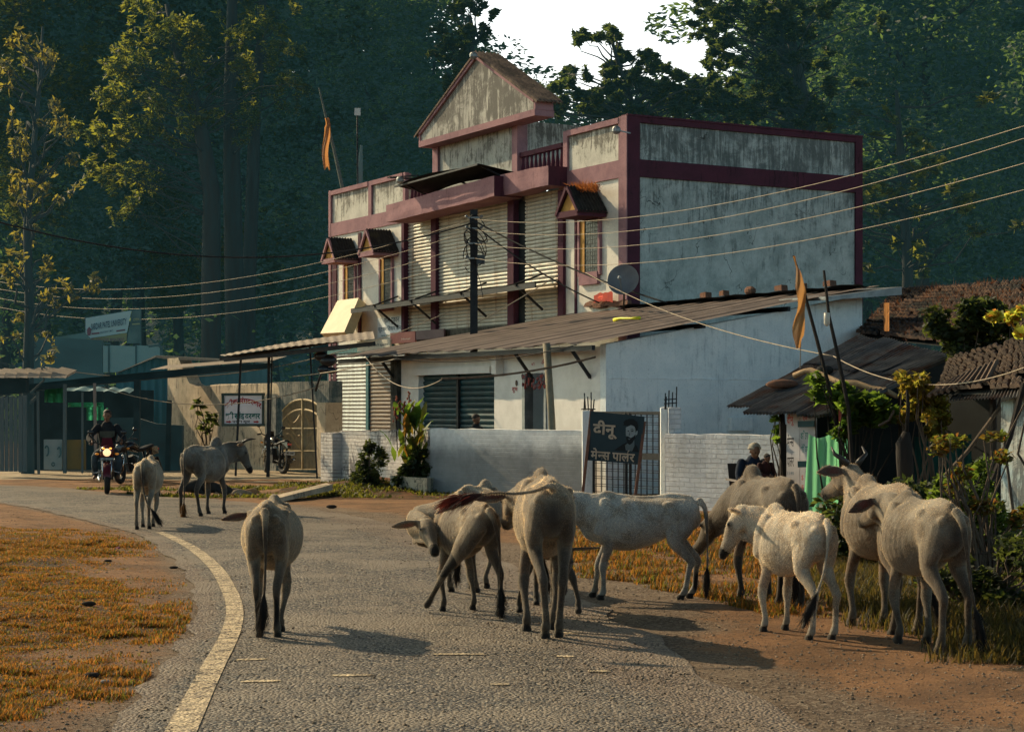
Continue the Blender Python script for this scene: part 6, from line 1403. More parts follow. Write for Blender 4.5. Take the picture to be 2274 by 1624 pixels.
# saffron flags on bamboo
fp=thing('flag_pole','leaning black bamboo pole carrying the tattered saffron flag','flag',tuple(at(1870,905,27.9).to_2d())+(0,))
m=MB(); g=at(1872,1165,27.9); g.z=0; m.tube([g,at(1865,980,27.9),at(1838,850,27.9),at(1815,760,27.9),at(1792,674,27.9),at(1778,620,27.9),at(1761,567,27.9)],[.035,.032,.03,.028,.025,.02,.015],6); m.build('pole',m_darkwood,fp)
def fl2(u,v):
    x0=1760+9*v+6*math.sin(v*5); w=(24*math.sin(min(1,v*1.5)*1.5)*(1-.35*v)+3); return at(x0+w*u+3*math.sin(v*14+u*3),568+ v*205+ 6*u*math.sin(v*25),27.8)+Vector((0,.05*math.sin(v*10+u*5),0))
sheet(fl2,'flag_cloth',leafmat('tattered_saffron',(.36,.15,.07),(.50,.30,.09),(.6,.30,.10),trf=.45,scale=2),fp,10,40)
m=MB(); m.tube([at(1777,770,27.8),at(1776,818,27.8)],.008,5); m.build('string',m_wire,fp)
f2=thing('bamboo_pole','second leaning bamboo pole with a plastic bottle tied on','pole',tuple(at(1890,905,27.4).to_2d())+(0,))
m=MB(); g=at(1900,1165,27.4); g.z=0; m.tube([g,at(1883,905,27.4),at(1858,780,27.4),at(1840,700,27.4),at(1829,600,27.4)],[.035,.032,.028,.025,.018],6); m.build('cane',m_darkwood,f2)
m=MB(); c=at(1835.5,709,27.3); m.tube([c+Vector((0,0,.1)),c+Vector((0,0,.02)),c-Vector((0,0,.06)),c-Vector((.0,0,.085)),c-Vector((0,0,.10))],[.045,.045,.045,.03,.012],10); m.build('plastic_bottle',M('milky_bottle',(.6,.55,.45),(.5,.46,.4),4,.3,0),label='upturned milky plastic bottle tied to the second bamboo pole',cat='bottle',smooth=True)
dr(1962,1974,672,735,36,'small_flag',m_flag,None,9,.02,5,label='small faded flag standing on the far tiled roof',cat='flag')
for i,(a,b,Y,w,lab) in enumerate((((2055,1100),(2228,893),25.5,.03,'long pale pole leaning diagonally in front of the green net'),((2195,1085),(2273,850),24.0,.04,'dark bent pole rising at the far right before the hut'),((1985,910),(1950,945),27.5,.02,'short lit twig under the vine'),)):
    m=MB(); q0=at(a[0],a[1],Y); q1=at(b[0],b[1],Y); m.tube([q0,q0.lerp(q1,.5)+Vector((.04,0,-.03)),q1],w,6); m.build('leaning_pole',m_wood if i!=1 else m_darkwood,label=lab,cat='pole')
# ---------------------------------------------------------------- overhead lines
ep=thing('electricity_pole','dark electricity pole with coiled cable in front of the big shutters','utility pole',(at(1052,905,49).x,49,0))
m=MB(); q=at(1052,905,49); m.box((q.x-.10,48.9,0),(q.x+.10,49.1,at(0,466,49).z)); m.build('mast',m_dark,ep)
m=MB()
for yy in (483,507,540,573,): p=at(1052,yy,48.85); m.bar(p-Vector((.16,0,0)),p+Vector((.16,0,0)),.04); m.ball(p-Vector((.2,0,-.03)),.045,8); m.ball(p+Vector((.2,0,.03)),.045,8)
m.build('insulator_arm',m_galv,ep)
r4=np.random.default_rng(9)
for k in range(7):
    c=at(1058+r4.normal(0,8),535+r4.normal(0,28),48.8); ra,rb=.16+.14*r4.random(),.2+.2*r4.random(); m=MB(); ph=r4.random()*3
    m.tube([c+Vector((ra*math.cos(t+ph),.05*math.sin(2*t),rb*math.sin(t))) for t in np.linspace(0,5.6,22)],.013,5); m.build('cable_coil',m_cable,ep)
m=MB(); m.tube([at(1062,575,48.8),at(1058,600,48.8),at(1066,625,48.8),at(1072,660,48.8)],.012,5); m.box((at(1058,0,48.8).x,48.75,at(0,586,48.8).z),(at(1076,0,48.8).x,48.95,at(0,566,48.8).z)); m.build('junction_box',m_black,ep)
GW='pale power lines strung over the village'; 
LBW=['topmost','second','third','lowest']
for k,(y0,yR,sag) in enumerate(((486,276,.55),(510,303,.60),(541,360,.55),(573,420,.55))):
    wire(at(1052,y0,48.9),at(2330,yR-14,24),sag,.0062,m_wire,LBW[k]+' of the four pale power lines running from the pole to the right',group=GW,n=40,name='power_line')
for k,(y0,yL,sag) in enumerate(((486,644,.95),(510,660,1.0),(541,680,1.0),(573,700,1.0))):
    wire(at(1052,y0,48.9),at(-10,yL-20,72),sag,.0075,m_wire,LBW[k]+' of the four pale power lines running from the pole to the left',group=GW,n=40,name='power_line')
wire(at(-20,488,42),at(1052,494,48.8),.9,.02,m_cable,'thick black cable crossing from the left edge to the pole',name='cable')
wire(at(1060,494,48.8),at(1480,672,44),.15,.022,m_cable,'black cable dropping from the pole to the shed roof ridge',name='cable')
wire(at(1060,505,48.8),at(1330,672,46),.15,.02,m_cable,'second black cable dropping from the pole to the roof rubble',name='cable')
wire(at(1300,605,45),at(1850,790,30),.25,.009,m_wire,'pale wire slanting over the brown roof to the flag poles',name='wire')
wire(at(1850,790,30),at(2330,792,24),.42,.010,m_wire,'pale wire sagging past the flag poles to the right edge',name='wire')
wire(at(650,835,46),at(880,796,41),.05,.014,m_wire,'pale wire running under the tall awning towards the shed',name='wire')
wire(at(100,815,52),at(1000,690,50),.9,.012,m_wire,'thin pale wire low over the stalls on the left',name='wire')
wire(at(1050,722,49),at(1240,610,49.5),.02,.014,m_wire,'short pale wire rising from the roof verge to the canopy',name='wire')
wire(at(225,858,49),at(720,853,46),.5,.012,m_wire,'thin drooping wire in front of the blue shed',name='wire')
# ---------------------------------------------------------------- people
def clothmat(n,c,c2=None,b=.5): return M(n,c,c2 or tuple(x*.6 for x in c),5,.9,b,bs=18,bd=.015)
m_skin=M('brown_skin',(.20,.095,.055),(.15,.07,.04),6,.55,.1); m_hair=M('black_hair',(.01,.009,.008),(.03,.02,.015),30,.6,.6)
def person(name,label,loc,yaw,J,mats,hair=True,scale=1.0,cat='person'):
    """J: joints in metres, x forward, y left. one continuous figure; clothing and hair are shells over it"""
    t=thing(name,label,cat,loc,yaw); f=Flesh(); g=Flesh()
    P={k:Vector(v) for k,v in J.items()}
    def L(ff,ks,rs,grow=0,fl=None): ff.limb([tuple(P[k] if isinstance(k,str) else k)+tuple((x+grow) for x in (r_ if isinstance(r_,tuple) else (r_,))) for k,r_ in zip(ks,rs)],12,4,flat=fl)
    def torso(ff,gr): L(ff,['pelvis','waist','chest','neckb'],[(.155,.115),(.145,.105),(.175,.12),(.09,.075)],gr,fl=(0,1,0))
    torso(f,0); L(f,['neckb','neckt'],[.052,.05]); 
    h=P['head']; fw=Vector(J.get('face',(1,0,-.15))).normalized(); R3=rotm(fw)
    hp=lambda x,y,z: h+R3@Vector((x,y,z))
    f.ball(hp(.0,0,.03),(.098,.076,.095),16,R3); f.limb([tuple(hp(.03,0,-.02))+(.062,.065),tuple(hp(.045,0,-.075))+(.045,.045),tuple(hp(.06,0,-.10))+(.025,.025)],12,3)
    f.limb([tuple(hp(.088,0,.02))+(.009,),tuple(hp(.108,0,-.02))+(.015,),tuple(hp(.095,0,-.032))+(.012,)],8,2)
    for s in (-1,1): f.ball(hp(0,s*.078,0),(.02,.012,.032),8,R3); f.ball(hp(.083,s*.03,.028),(.02,.025,.010),8,R3)
    for s,S in ((1,'l'),(-1,'r')):
        for ff,gr in ((f,0),(g,.018)):
            L(ff,['sh'+S,'el'+S,'wr'+S],[.055,.042,.03],gr); 
        L(f,['pelvis' if 0 else 'hip'+S,'kn'+S,'an'+S],[.085,.058,.038]); 
        L(f,['an'+S,'toe'+S],[.04,.03])
        # hand: palm, four fingers, thumb
        w=P['wr'+S]; d=(w-P['el'+S]).normalized(); sd=Vector(J.get('palm',(0,0,1))); sd=(sd-d*sd.dot(d)).normalized(); up=d.cross(sd)
        f.limb([tuple(w)+(.028,.018),tuple(w+d*.05)+(.04,.016),tuple(w+d*.09)+(.04,.014)],10,2,flat=tuple(sd))
        for k in range(4):
            b=w+d*.085+sd*(.03-.02*k); ln=(.06,.072,.068,.05)[k]; f.limb([tuple(b)+(.0095,),tuple(b+d*ln*.5+up*.006)+(.009,),tuple(b+d*ln*.8+up*.028)+(.008,)],7,2)
        f.limb([tuple(w+d*.03+sd*.03)+(.012,),tuple(w+d*.055+sd*.06)+(.011,),tuple(w+d*.08+sd*.062+up*.02)+(.009,)],7,2)
    torso(g,.022)
    me=f.skin('body',.009,2); link('body',me,mats[0],t,world=False)
    link('shirt',g.skin('shirt',.012,1),mats[1],t,world=False)
    q=Flesh(); 
    for S in 'lr': L(q,['hip'+S,'kn'+S,'an'+S],[.10,.075,.058])
    q.limb([tuple(P['pelvis']+Vector((0,.0,-.05)))+(.165,.125),tuple(P['pelvis']+Vector((0,0,.06)))+(.16,.12)],12,2,flat=(0,1,0)); link('trousers',q.skin('trousers',.012,1),mats[2],t,world=False)
    if hair:
        hh=Flesh(); hh.ball(hp(-.018,0,.055),(.098,.086,.085),14,R3); hh.ball(hp(.03,0,.10),(.055,.06,.03),10,R3); link('hair',hh.skin('hair',.008,1),m_hair,t,world=False)
    for s in (-1,1):
        m=MB(); m.ball(tuple(hp(.089,s*.03,.018)),.009,8); link('eye',np_mesh('eye',np.array(m.V),m.F,True),m_eye,t,world=False)
    m=MB(); m.ball((0,0,0),(.008,.024,.006),8); mm=np_mesh('mouth',np.array([tuple(hp(.098,0,-.055)+R3@Vector(v)) for v in m.V]),m.F,True); link('mouth',mm,M('lips',(.14,.05,.04),None,4,.6,0),t,world=False)
    t.scale=(scale,)*3; return t
STAND={'pelvis':(0,0,.95),'waist':(0,0,1.12),'chest':(0,0,1.33),'neckb':(0,0,1.46),'neckt':(0,0,1.54),'head':(0,0,1.62)}
# rider, facing us
yR=R(-78); bx,by=gx(238,38.2),38.2
RJ={'pelvis':(-.18,0,.86),'waist':(-.16,0,1.02),'chest':(-.08,0,1.24),'neckb':(-.02,0,1.40),'neckt':(.0,0,1.48),'head':(.03,0,1.58),'face':(1,-.15,-.2),
 'shl':(-.06,.19,1.35),'ell':(.10,.33,1.12),'wrl':(.34,.30,1.06),'shr':(-.06,-.19,1.35),'elr':(.10,-.36,1.14),'wrr':(.34,-.31,1.06),
 'hipl':(-.16,.10,.84),'knl':(.22,.22,.74),'anl':(.02,.20,.36),'toel':(.16,.22,.32),'hipr':(-.16,-.10,.84),'knr':(.22,-.24,.74),'anr':(.02,-.24,.36),'toer':(.16,-.26,.32)}
rider=person('person','man in dark jacket riding the red motorcycle towards us',(bx,by,.02),yR,RJ,(m_skin,clothmat('black_jacket',(.016,.018,.020)),clothmat('faded_jeans',(.05,.075,.09))),scale=1.02)
m=MB(rider.matrix_basis @ Matrix()); 
m.M=Matrix.Translation((bx,by,.02))@Matrix.Rotation(yR,4,'Z')
m.add([(.085,-.13,1.16),(.085,.13,1.16),(.07,.12,1.28),(.07,-.12,1.28)],[[0,1,2,3]]); 
m=MB(); m.M=Matrix.Translation((bx,by,.02))@Matrix.Rotation(yR,4,'Z')
m.grid(lambda u,v:(.058+.03*math.cos((u-.5)*2),-.15+.30*u,1.14+.13*v-.035*(1-v)*math.cos((u-.5)*5)),10,3); m.build('chest_patch',clothmat('olive_patch',(.09,.085,.06)),rider)
# ---------------------------------------------------------------- motorcycles
m_tyre=M('tyre_rubber',(.012,.012,.013),(.03,.028,.025),9,.8,.3); m_red=M('dark_red_enamel',(.10,.008,.012),(.08,.008,.01),3,.25,0,spec=.6); m_chr=M('worn_chrome',(.5,.5,.5),(.35,.35,.35),5,.25,.05,metal=1)
m_bk=M('gloss_black_enamel',(.010,.011,.012),(.016,.016,.018),3,.25,0,spec=.6); m_seat=M('black_vinyl',(.015,.015,.016),(.01,.01,.01),6,.5,.3)
def lampmat(n,c,e):
    m,nt,out=newmat(n); pr=princ(nt,out,c,.2,0,None,.5,c,e); return m
def motorbike(label,loc,yaw,paintm,lit=False,plate=None,lean=0,steer=0,rear_plate=None):
    t=thing('motorcycle',label,'motorcycle',loc,yaw)
    Mw=pm(t)@Matrix.Rotation(lean,4,'X'); B_=lambda: MB(Mw)
    Ms_=Mw@Matrix.Translation((.48,0,0))@Matrix.Rotation(steer,4,'Z')@Matrix.Translation((-.48,0,0)); Bs=lambda: MB(Ms_)
    for x,bb,nm in ((.62,Bs,'front_wheel'),(-.62,B_,'rear_wheel')):
        m=bb(); m.torus((x,0,.30),(0,1,0),.245,.055 if x>0 else .062,30,10); w_=m.build(nm,m_tyre,t,True)
        m=bb(); m.torus((x,0,.30),(0,1,0),.19,.014,24,6)
        for k in range(5): a=k*1.257; m.bar((x+.03*math.cos(a),0,.3+.03*math.sin(a)),(x+.19*math.cos(a),0,.3+.19*math.sin(a)),.022,.02,up=(0,1,0))
        m.tube([(x,-.06,.3),(x,.06,.3)],.03,8); m.tube([(x,.045,.3),(x,.05,.3)],.10,14); m.build('rim',m_dark,w_)
    m=Bs()
    for s in (-1,1): m.tube([(.62,s*.085,.30),(.53,s*.085,.58),(.42,s*.085,.90)],.02,8)
    m.bar((.44,-.11,.84),(.44,.11,.84),.04); m.build('fork',m_chr,t,True)
    m=Bs(); m.grid(lambda u,v:(.62+.335*math.cos(.15+2.1*u),(-.075+.15*v),.30+.335*math.sin(.15+2.1*u)+.03*math.sin(v*3.14)),14,4); m.build('mudguard',paintm,t,True)
    m=Bs(); m.tube([(.30,-.37,1.03),(.36,-.24,1.07),(.40,-.08,1.0),(.40,.08,1.0),(.36,.24,1.07),(.30,.37,1.03)],.014,8); hb=m.build('handlebar',m_dark,t,True)
    m=Bs()
    for s in (-1,1): m.tube([(.29,s*.36,1.03),(.27,s*.27,1.055)],.024,8); m.bar((.42,s*.36,1.03),(.40,s*.22,1.06),.012)
    m.build('grip',m_seat,hb)
    for s in (-1,1):
        m=Bs(); m.tube([(.36,s*.22,1.07),(.36,s*.30,1.18),(.35,s*.33,1.24)],.008,6); m.ball((.35,s*.34,1.28),(.02,.065,.045),10); m.build('mirror',m_bk,t,True)
    m=Bs(); m.ball((.50,0,.88),(.11,.15,.13),14); m.grid(lambda u,v:(.47-.10*v-.06*abs(u-.5),(u-.5)*(.26-.08*v),.97+.19*v),6,4); m.hexa([(.44,-.13,.74),(.58,-.1,.76),(.58,.1,.76),(.44,.13,.74),(.42,-.16,.98),(.56,-.12,.95),(.56,.12,.95),(.42,.16,.98)]); fr_=m.build('fairing',paintm,t,True)
    m=Bs(); m.ball((.575,0,.865),(.05,.085,.085),14); m.build('headlight',lampmat('lit_headlight',(1.,.62,.32),1.3) if lit else m_glass,t,True)
    for s in (-1,1):
        m=Bs(); m.ball((.50,s*.20,.83),(.03,.045,.025),8); m.build('indicator',lampmat('amber_lens',(.8,.28,.03),.25 if lit else 0),t,True)
        if lit: m=Bs(); m.ball((.575,s*.07,.945),(.02,.03,.018),8); m.build('position_lamp',lampmat('amber_glow',(1.,.35,.05),2.5),t,True)
    m=B_(); m.limb=None
    f=Flesh(); f.limb([(.30,0,.86,.11,.08),(.18,0,.90,.15,.12),(.0,0,.86,.13,.11),(-.12,0,.80,.08,.07)],14,3,flat=(0,1,0)); me=f.skin('tank',.02,2); me.transform(Mw); o=bpy.data.objects.new('fuel_tank',me); COL.objects.link(o); o.parent=t; me.transform(pm(t).inverted()); me.materials.append(paintm)
    f=Flesh(); f.limb([(-.02,0,.80,.10,.05),(-.25,0,.80,.13,.05),(-.5,0,.86,.12,.05),(-.68,0,.90,.08,.04)],12,3,flat=(0,1,0)); me=f.skin('seat',.02,2); me.transform(Mw); me.transform(pm(t).inverted()); o=bpy.data.objects.new('seat',me); COL.objects.link(o); o.parent=t; me.materials.append(m_seat)
    m=B_(); m.box((-.12,-.12,.28),(.18,.12,.50)); m.tube([(.05,0,.45),(.14,0,.66)],.085,10)
    for k in range(5): m.box((-.02,-.11,.48+.03*k),(.2,.11,.492+.03*k))
    m.build('engine',m_dark,t)
    m=B_(); m.tube([(.30,0,.95),(.25,0,.62),(.18,0,.30),(-.2,0,.28),(-.35,0,.42),(-.5,0,.72)],.024,8)
    for s in (-1,1): m.tube([(-.15,s*.08,.36),(-.62,s*.09,.30)],.018,6); m.tube([(-.45,s*.10,.78),(-.60,s*.11,.32)],.028,8)
    m.build('frame',m_dark,t,True)
    m=B_(); m.tube([(.15,-.12,.45),(.12,-.15,.25),(-.2,-.16,.27),(-.45,-.19,.33),(-.85,-.20,.42)],[.02,.02,.03,.05,.055],10); m.build('exhaust',m_chr,t,True)
    m=B_(); m.tube([(.22,-.02,.5),(.26,-.28,.42),(.20,-.30,.62),(.24,-.04,.74)],.014,6); m.tube([(.22,.02,.5),(.26,.28,.42),(.20,.30,.62),(.24,.04,.74)],.014,6); m.build('crash_guard',m_chr,t,True)
    m=B_(); m.hexa([(-.60,-.07,.66),(-.86,-.05,.70),(-.86,.05,.70),(-.60,.07,.66),(-.55,-.1,.84),(-.82,-.06,.88),(-.82,.06,.88),(-.55,.1,.84)]); m.build('tail_cowl',paintm,t); 
    m=B_(); m.box((-.885,-.05,.78),(-.84,.05,.84)); m.build('tail_lamp',lampmat('red_lens',(.35,.01,.01),0),t)
    m=B_(); m.prism([(-.80,-.07,.62),(-.80,.07,.62),(-.95,.07,.30),(-.95,-.07,.30)],(-.01,0,0)); m.build('rear_mudguard',m_bk,t)
    wh=M('plate_white',(.45,.47,.47),(.4,.42,.42),2,.6,0)
    if plate:
        m=Bs(); m.box((.648,-.14,.70),(.655,.14,.765)); pl=m.build('number_plate',M('plate_dark',(.03,.05,.05),None,2,.5,0),t)
        lettering([plate],Ms_@Vector((.656,-.125,.712)),Ms_.to_3x3()@Vector((0,1,0)),(0,0,1),.25,.042,wh,pl,off=.004,bold=.02)
    if rear_plate:
        m=B_(); m.box((-.965,-.13,.52),(-.955,.13,.63)); pl=m.build('number_plate',wh,t)
        lettering([rear_plate],Mw@Vector((-.966,.115,.545)),Mw.to_3x3()@Vector((0,-1,0)),(0,0,1),.23,.06,t_blk,pl,off=.004,bold=.02)
    return t
motorbike('red motorcycle with glowing headlight coming towards us, ridden by the man',(bx,by,.02),yR,m_red,True,'MP51MG6652')
o=bpy.context.view_layer
motorbike('dark motorcycle parked behind the approaching rider by the low wall',(gx(300,43.5),43.6,0),R(-118),m_bk,lean=R(5),steer=.3)
motorbike('black motorcycle parked in the concrete yard by the iron gate, seen from behind',(gx(607,50.3),50.3,.0),R(122),m_bk,lean=R(6),steer=-.35,rear_plate='MP 5087')
# child behind the wall (only the head shows over it)
CJ=dict(STAND); CJ.update({'face':(1,0,-.25),'shl':(0,.17,1.40),'ell':(.05,.24,1.14),'wrl':(.15,.22,.92),'shr':(0,-.17,1.40),'elr':(.05,-.24,1.14),'wrr':(.15,-.22,.92),'hipl':(0,.09,.9),'knl':(.02,.1,.5),'anl':(0,.1,.08),'toel':(.13,.11,.04),'hipr':(0,-.09,.9),'knr':(.02,-.1,.5),'anr':(0,-.1,.08),'toer':(.13,-.11,.04)})
person('person','dark-haired child looking down behind the white compound wall',(gx(1056,39.2),39.2,-.02),R(-38),CJ,(m_skin,clothmat('dark_shirt',(.02,.022,.025)),clothmat('grey_trousers',(.06,.06,.06))),scale=.965)
# seated man with a small child in his lap
px_,py_=gx(1668,30.0),30.0
SJ={'pelvis':(-.05,0,.45),'waist':(-.03,0,.60),'chest':(.02,0,.78),'neckb':(.07,0,.90),'neckt':(.09,0,.96),'head':(.12,0,1.03),'face':(1,-.1,-.45),
 'shl':(.04,.19,.86),'ell':(.10,.27,.62),'wrl':(.30,.14,.58),'shr':(.04,-.19,.86),'elr':(.12,-.26,.62),'wrr':(.32,-.12,.56),
 'hipl':(0,.10,.44),'knl':(.42,.13,.47),'anl':(.45,.13,.08),'toel':(.58,.14,.04),'hipr':(0,-.10,.44),'knr':(.42,-.13,.47),'anr':(.45,-.13,.08),'toer':(.58,-.14,.04)}
man=person('person','seated man in dark blue shirt and pale woollen cap holding a child',(px_,py_,0),R(-72),SJ,(m_skin,clothmat('navy_shirt',(.012,.022,.045)),clothmat('dark_trousers',(.03,.03,.035))),hair=False,scale=1.05)
m=MB(pm(man)); m.M=pm(man)@Matrix.Scale(1.05,4); m.ball((.105,0,1.105),(.105,.092,.075),14); m.torus((.11,0,1.085),(.0,0,1),.085,.022,18,8); m.build('woollen_cap',M('pale_wool',(.42,.38,.30),(.30,.27,.22),9,.95,.5),man,True)
for o_ in man.children:
    if o_.name.startswith('woollen'): o_.data.transform(Matrix.Scale(1/1.05,4))
for o_ in rider.children:
    if o_.name.startswith('chest_patch'): pass
LJ={k:tuple(Vector(v)*.58) for k,v in SJ.items() if k not in('face',)}; LJ['face']=(1,.1,-.3)
person('person','small dark-haired child sitting in the lap of the seated man',(px_+.17,py_-.30,.36),R(-60),{k:(tuple(Vector(v)) if k=='face' else tuple(Vector(SJ[k])*1.0) if k in SJ else v) for k,v in LJ.items()},(m_skin,clothmat('maroon_top',(.05,.014,.014)),clothmat('dark_pants',(.02,.02,.02))),scale=.60)
ch=thing('plastic_chair','brown plastic armchair under the seated man','chair',(px_-.02,py_+.02,0),R(-72)); m_pl=M('brown_plastic',(.06,.045,.04),(.05,.04,.035),3,.45,0)
CM=pm(ch); m=MB(CM); m.prism([(-.25,-.25,.40),(.25,-.25,.40),(.25,.25,.40),(-.25,.25,.40)],(0,0,.035)); m.build('seat',m_pl,ch)
m=MB(CM); m.grid(lambda u,v:(-.24-.10*v-.03*math.cos((u-.5)*3),-.25+.50*u,.43+.45*v),8,6); m.build('backrest',m_pl,ch,True)
for s in (-1,1):
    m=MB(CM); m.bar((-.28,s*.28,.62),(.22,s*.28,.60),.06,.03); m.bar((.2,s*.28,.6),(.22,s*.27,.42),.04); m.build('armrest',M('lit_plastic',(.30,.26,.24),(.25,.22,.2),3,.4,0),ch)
    for x in (-.24,.24): m=MB(CM); m.bar((x,s*.23,.41),(x*1.2,s*.27,0),.045); m.build('leg',m_pl,ch)
# ---------------------------------------------------------------- dogs asleep by the road
def dog(label,x,y,h,yaw,col,curl=1):
    f=Flesh(); f.limb([(-.30,0,.12,.07),(-.15,.03,.15,.11),(.05,.02,.14,.11),(.22,0,.12,.08),(.33,-.04,.12,.055),(.40,-.10*curl,.09,.06),(.45,-.17*curl,.06,.04),(.47,-.24*curl,.045,.025)],12,3)
    for a in ((-.22,.10),(-.12,-.12),(.18,.12),(.22,-.10)): f.limb([(a[0],a[1]*.6,.10,.05),(a[0]+.10,a[1]*1.5,.05,.03),(a[0]+.22,a[1]*1.7,.03,.022)],8,2)
    f.limb([(-.33,0,.12,.025),(-.43,.08,.05,.02),(-.38,.18,.03,.015)],8,2)
    for s in (-1,1): f.limb([(.38,-.10*curl+s*.035,.13,.02),(.37,-.10*curl+s*.05,.19,.008)],6,2)
    t=thing('dog',label,'dog',(x,y,gz(x,y)),yaw,'puppies sleeping in a heap by the road' if h<.8 else None); me=f.skin('body',.014,1); me.transform(Matrix.Scale(h,4)); link('body',me,col,t,world=False); return t
m_pd=M('cream_pup_fur',(.42,.30,.19),(.25,.17,.11),8,.9,.4); m_bd=M('black_dog_fur',(.012,.011,.011),(.03,.025,.02),8,.8,.4)
dog('black dog lying asleep behind the legs of the grey bull',gx(452,37.6),37.6,1.25,R(10),m_bd)
for i,(px,Y,yaw,mt,lab) in enumerate(((500,37.6,10,m_pd,'leftmost puppy of the heap, cream with its head down'),(517,37.9,170,M('grey_pup_fur',(.12,.10,.08),(.05,.045,.04),8,.9,.4),'grey-brown puppy in the middle of the heap'),(534,37.3,40,m_pd,'cream puppy sprawled at the front of the heap'),(555,37.6,200,M('tan_pup_fur',(.36,.20,.09),(.28,.15,.07),8,.9,.4),'tan puppy with pricked ears at the right end of the heap'))): dog(lab,gx(px,Y),Y,.55,R(yaw),mt)
# ---------------------------------------------------------------- slab, planter, rubble, small litter
p=gnd(598,1112); q_=gnd(722,1098); m=MB(); m.hexa([(p.x,p.y,.0),(p.x+.25,p.y-.45,.0),(q_.x+.2,q_.y-.5,.12),(q_.x,q_.y+.2,.12),(p.x,p.y,.09),(p.x+.25,p.y-.45,.09),(q_.x+.2,q_.y-.5,.24),(q_.x,q_.y+.2,.24)]); m.build('concrete_slab',m_oldwall,label='tilted concrete slab lying at the edge of the yard',cat='slab')
m=MB(); a=at(866,905,39.0);b=at(948,905,38.0)
m.hexa([(a.x,a.y,0),(b.x,b.y,0),(b.x+.3,b.y+.9,0),(a.x+.3,a.y+.9,0),(a.x,a.y,.36),(b.x,b.y,.33),(b.x+.3,b.y+.9,.33),(a.x+.3,a.y+.9,.36)]); m.build('stone_planter',m_oldwall,label='low stained concrete planter at the foot of the flowering plant',cat='planter')
def litter(px,py,s,mat,lab,seed):
    g=gnd(px,py); m=MB(); lump(m,(g.x,g.y,gz(g.x,g.y)+s*.3),(s,s*.55,s*.35),seed,10); m.build('litter',mat,label=lab,cat='litter',smooth=True)
m_lw=M('white_scrap',(.6,.62,.66),(.5,.52,.55),6,.6,.2); m_st=M('dark_clod',(.05,.035,.025),(.03,.02,.015),6,.95,.6)
for i,(px,py,s,mt,lab) in enumerate(((345,1390,.03,m_lw,'small white scrap beside the left grass verge'),(235,1521,.05,M('grey_stone',(.25,.27,.30),(.15,.16,.18),5,.9,.4),'pale grey stone in the left foreground grass'),(205,1505,.06,m_st,'dark clod beside the pale grey stone'),(385,1262,.05,m_st,'dark clod on the crumbling left road edge'),(195,1352,.07,m_st,'dark lump lying in the left verge grass'),(240,1250,.05,m_st,'dark tuft-like clod far up the left verge'),(262,1222,.03,M('pink_scrap',(.5,.12,.2),None,5,.7,0),'pink scrap in the grass up the left verge'),(735,1128,.10,m_st,'dark clods on the dirt below the tilted slab'),(1752,1352,.05,M('red_scrap',(.5,.02,.02),None,5,.6,0),'red plastic scrap behind the hooves of the dark cow'))): litter(px,py,s,mt,lab,i+3)
# ---------------------------------------------------------------- plants
def plant_cloud(name,label,cat,centres,Y,mat,lsize,stems=8,seed=1,base=None,droop=0,stretch=1.6,group=None,depth=.5,stemmat=None,shell=.25):
    r=np.random.default_rng(seed); pts=[]; c0=None
    for (px,py,rx_,ry_,n) in centres:
        k=max(1,min(9,n//70))
        for _ in range(k):     # ragged sub-clumps, not one ball
            c=at(px+r.normal(0,rx_*.5),py+r.normal(0,ry_*.5),Y+r.normal(0,.15)); f_=.34+.5*r.random() if k>1 else 1; a=rx_/FOC*Y*f_; b=ry_/FOC*Y*f_; pts.append(clump_pts(r,tuple(c),(a,max(a*depth,.12),b),max(4,n//k),shell))
    P=np.concatenate(pts); P=P[P[:,2]>.02]; V,F=leaves_np(P,lsize,seed=seed,droop=droop,stretch=stretch)
    bpx=base or centres[0][0]; b0=at(bpx,905,Y); b0.z=0
    t=thing(name,label,cat,tuple(b0),0,group); link('foliage',np_mesh('foliage',V,F),mat,t)
    m=MB()
    for k in range(stems):
        e=Vector(P[r.integers(len(P))]); st_=b0+Vector((r.normal(0,.12),r.normal(0,.1),0)); m.tube(branch_path(r,st_,e,4,.15),[.022,.018,.014,.01,.006],5)
    m.build('stems',stemmat or m_wood,t); return t
m_lf=leafmat('hedge_leaves',(.03,.06,.015),(.05,.08,.015),(.30,.42,.05),trf=.45,scale=1.2,c3=(.10,.16,.02))
m_lfd=leafmat('dark_shrub_leaves',(.018,.035,.012),(.03,.045,.012),(.18,.22,.04),trf=.4,scale=1.2,c3=(.05,.07,.015))
m_lfy=leafmat('yellow_shrub_leaves',(.08,.08,.015),(.11,.09,.018),(.46,.42,.055),trf=.55,scale=1.5,c3=(.55,.35,.05))
m_lfo=leafmat('autumn_leaves',(.05,.06,.012),(.10,.05,.012),(.20,.26,.035),trf=.5,scale=2.2,c3=(.38,.15,.025))
plant_cloud('shrub','low dusty shrub in front of the peeling wall, left of the planter','shrub',[(815,1050,34,42,900),(800,1082,30,22,500),(838,1075,30,28,500),(822,1000,20,25,250)],39.2,m_lfd,.085,14,1,815)
plant_cloud('shrub','rounded dark shrub growing out of the stone planter','shrub',[(915,1035,36,28,900),(895,1060,28,20,400),(938,1055,26,26,500)],38.6,m_lfd,.085,12,2,915)
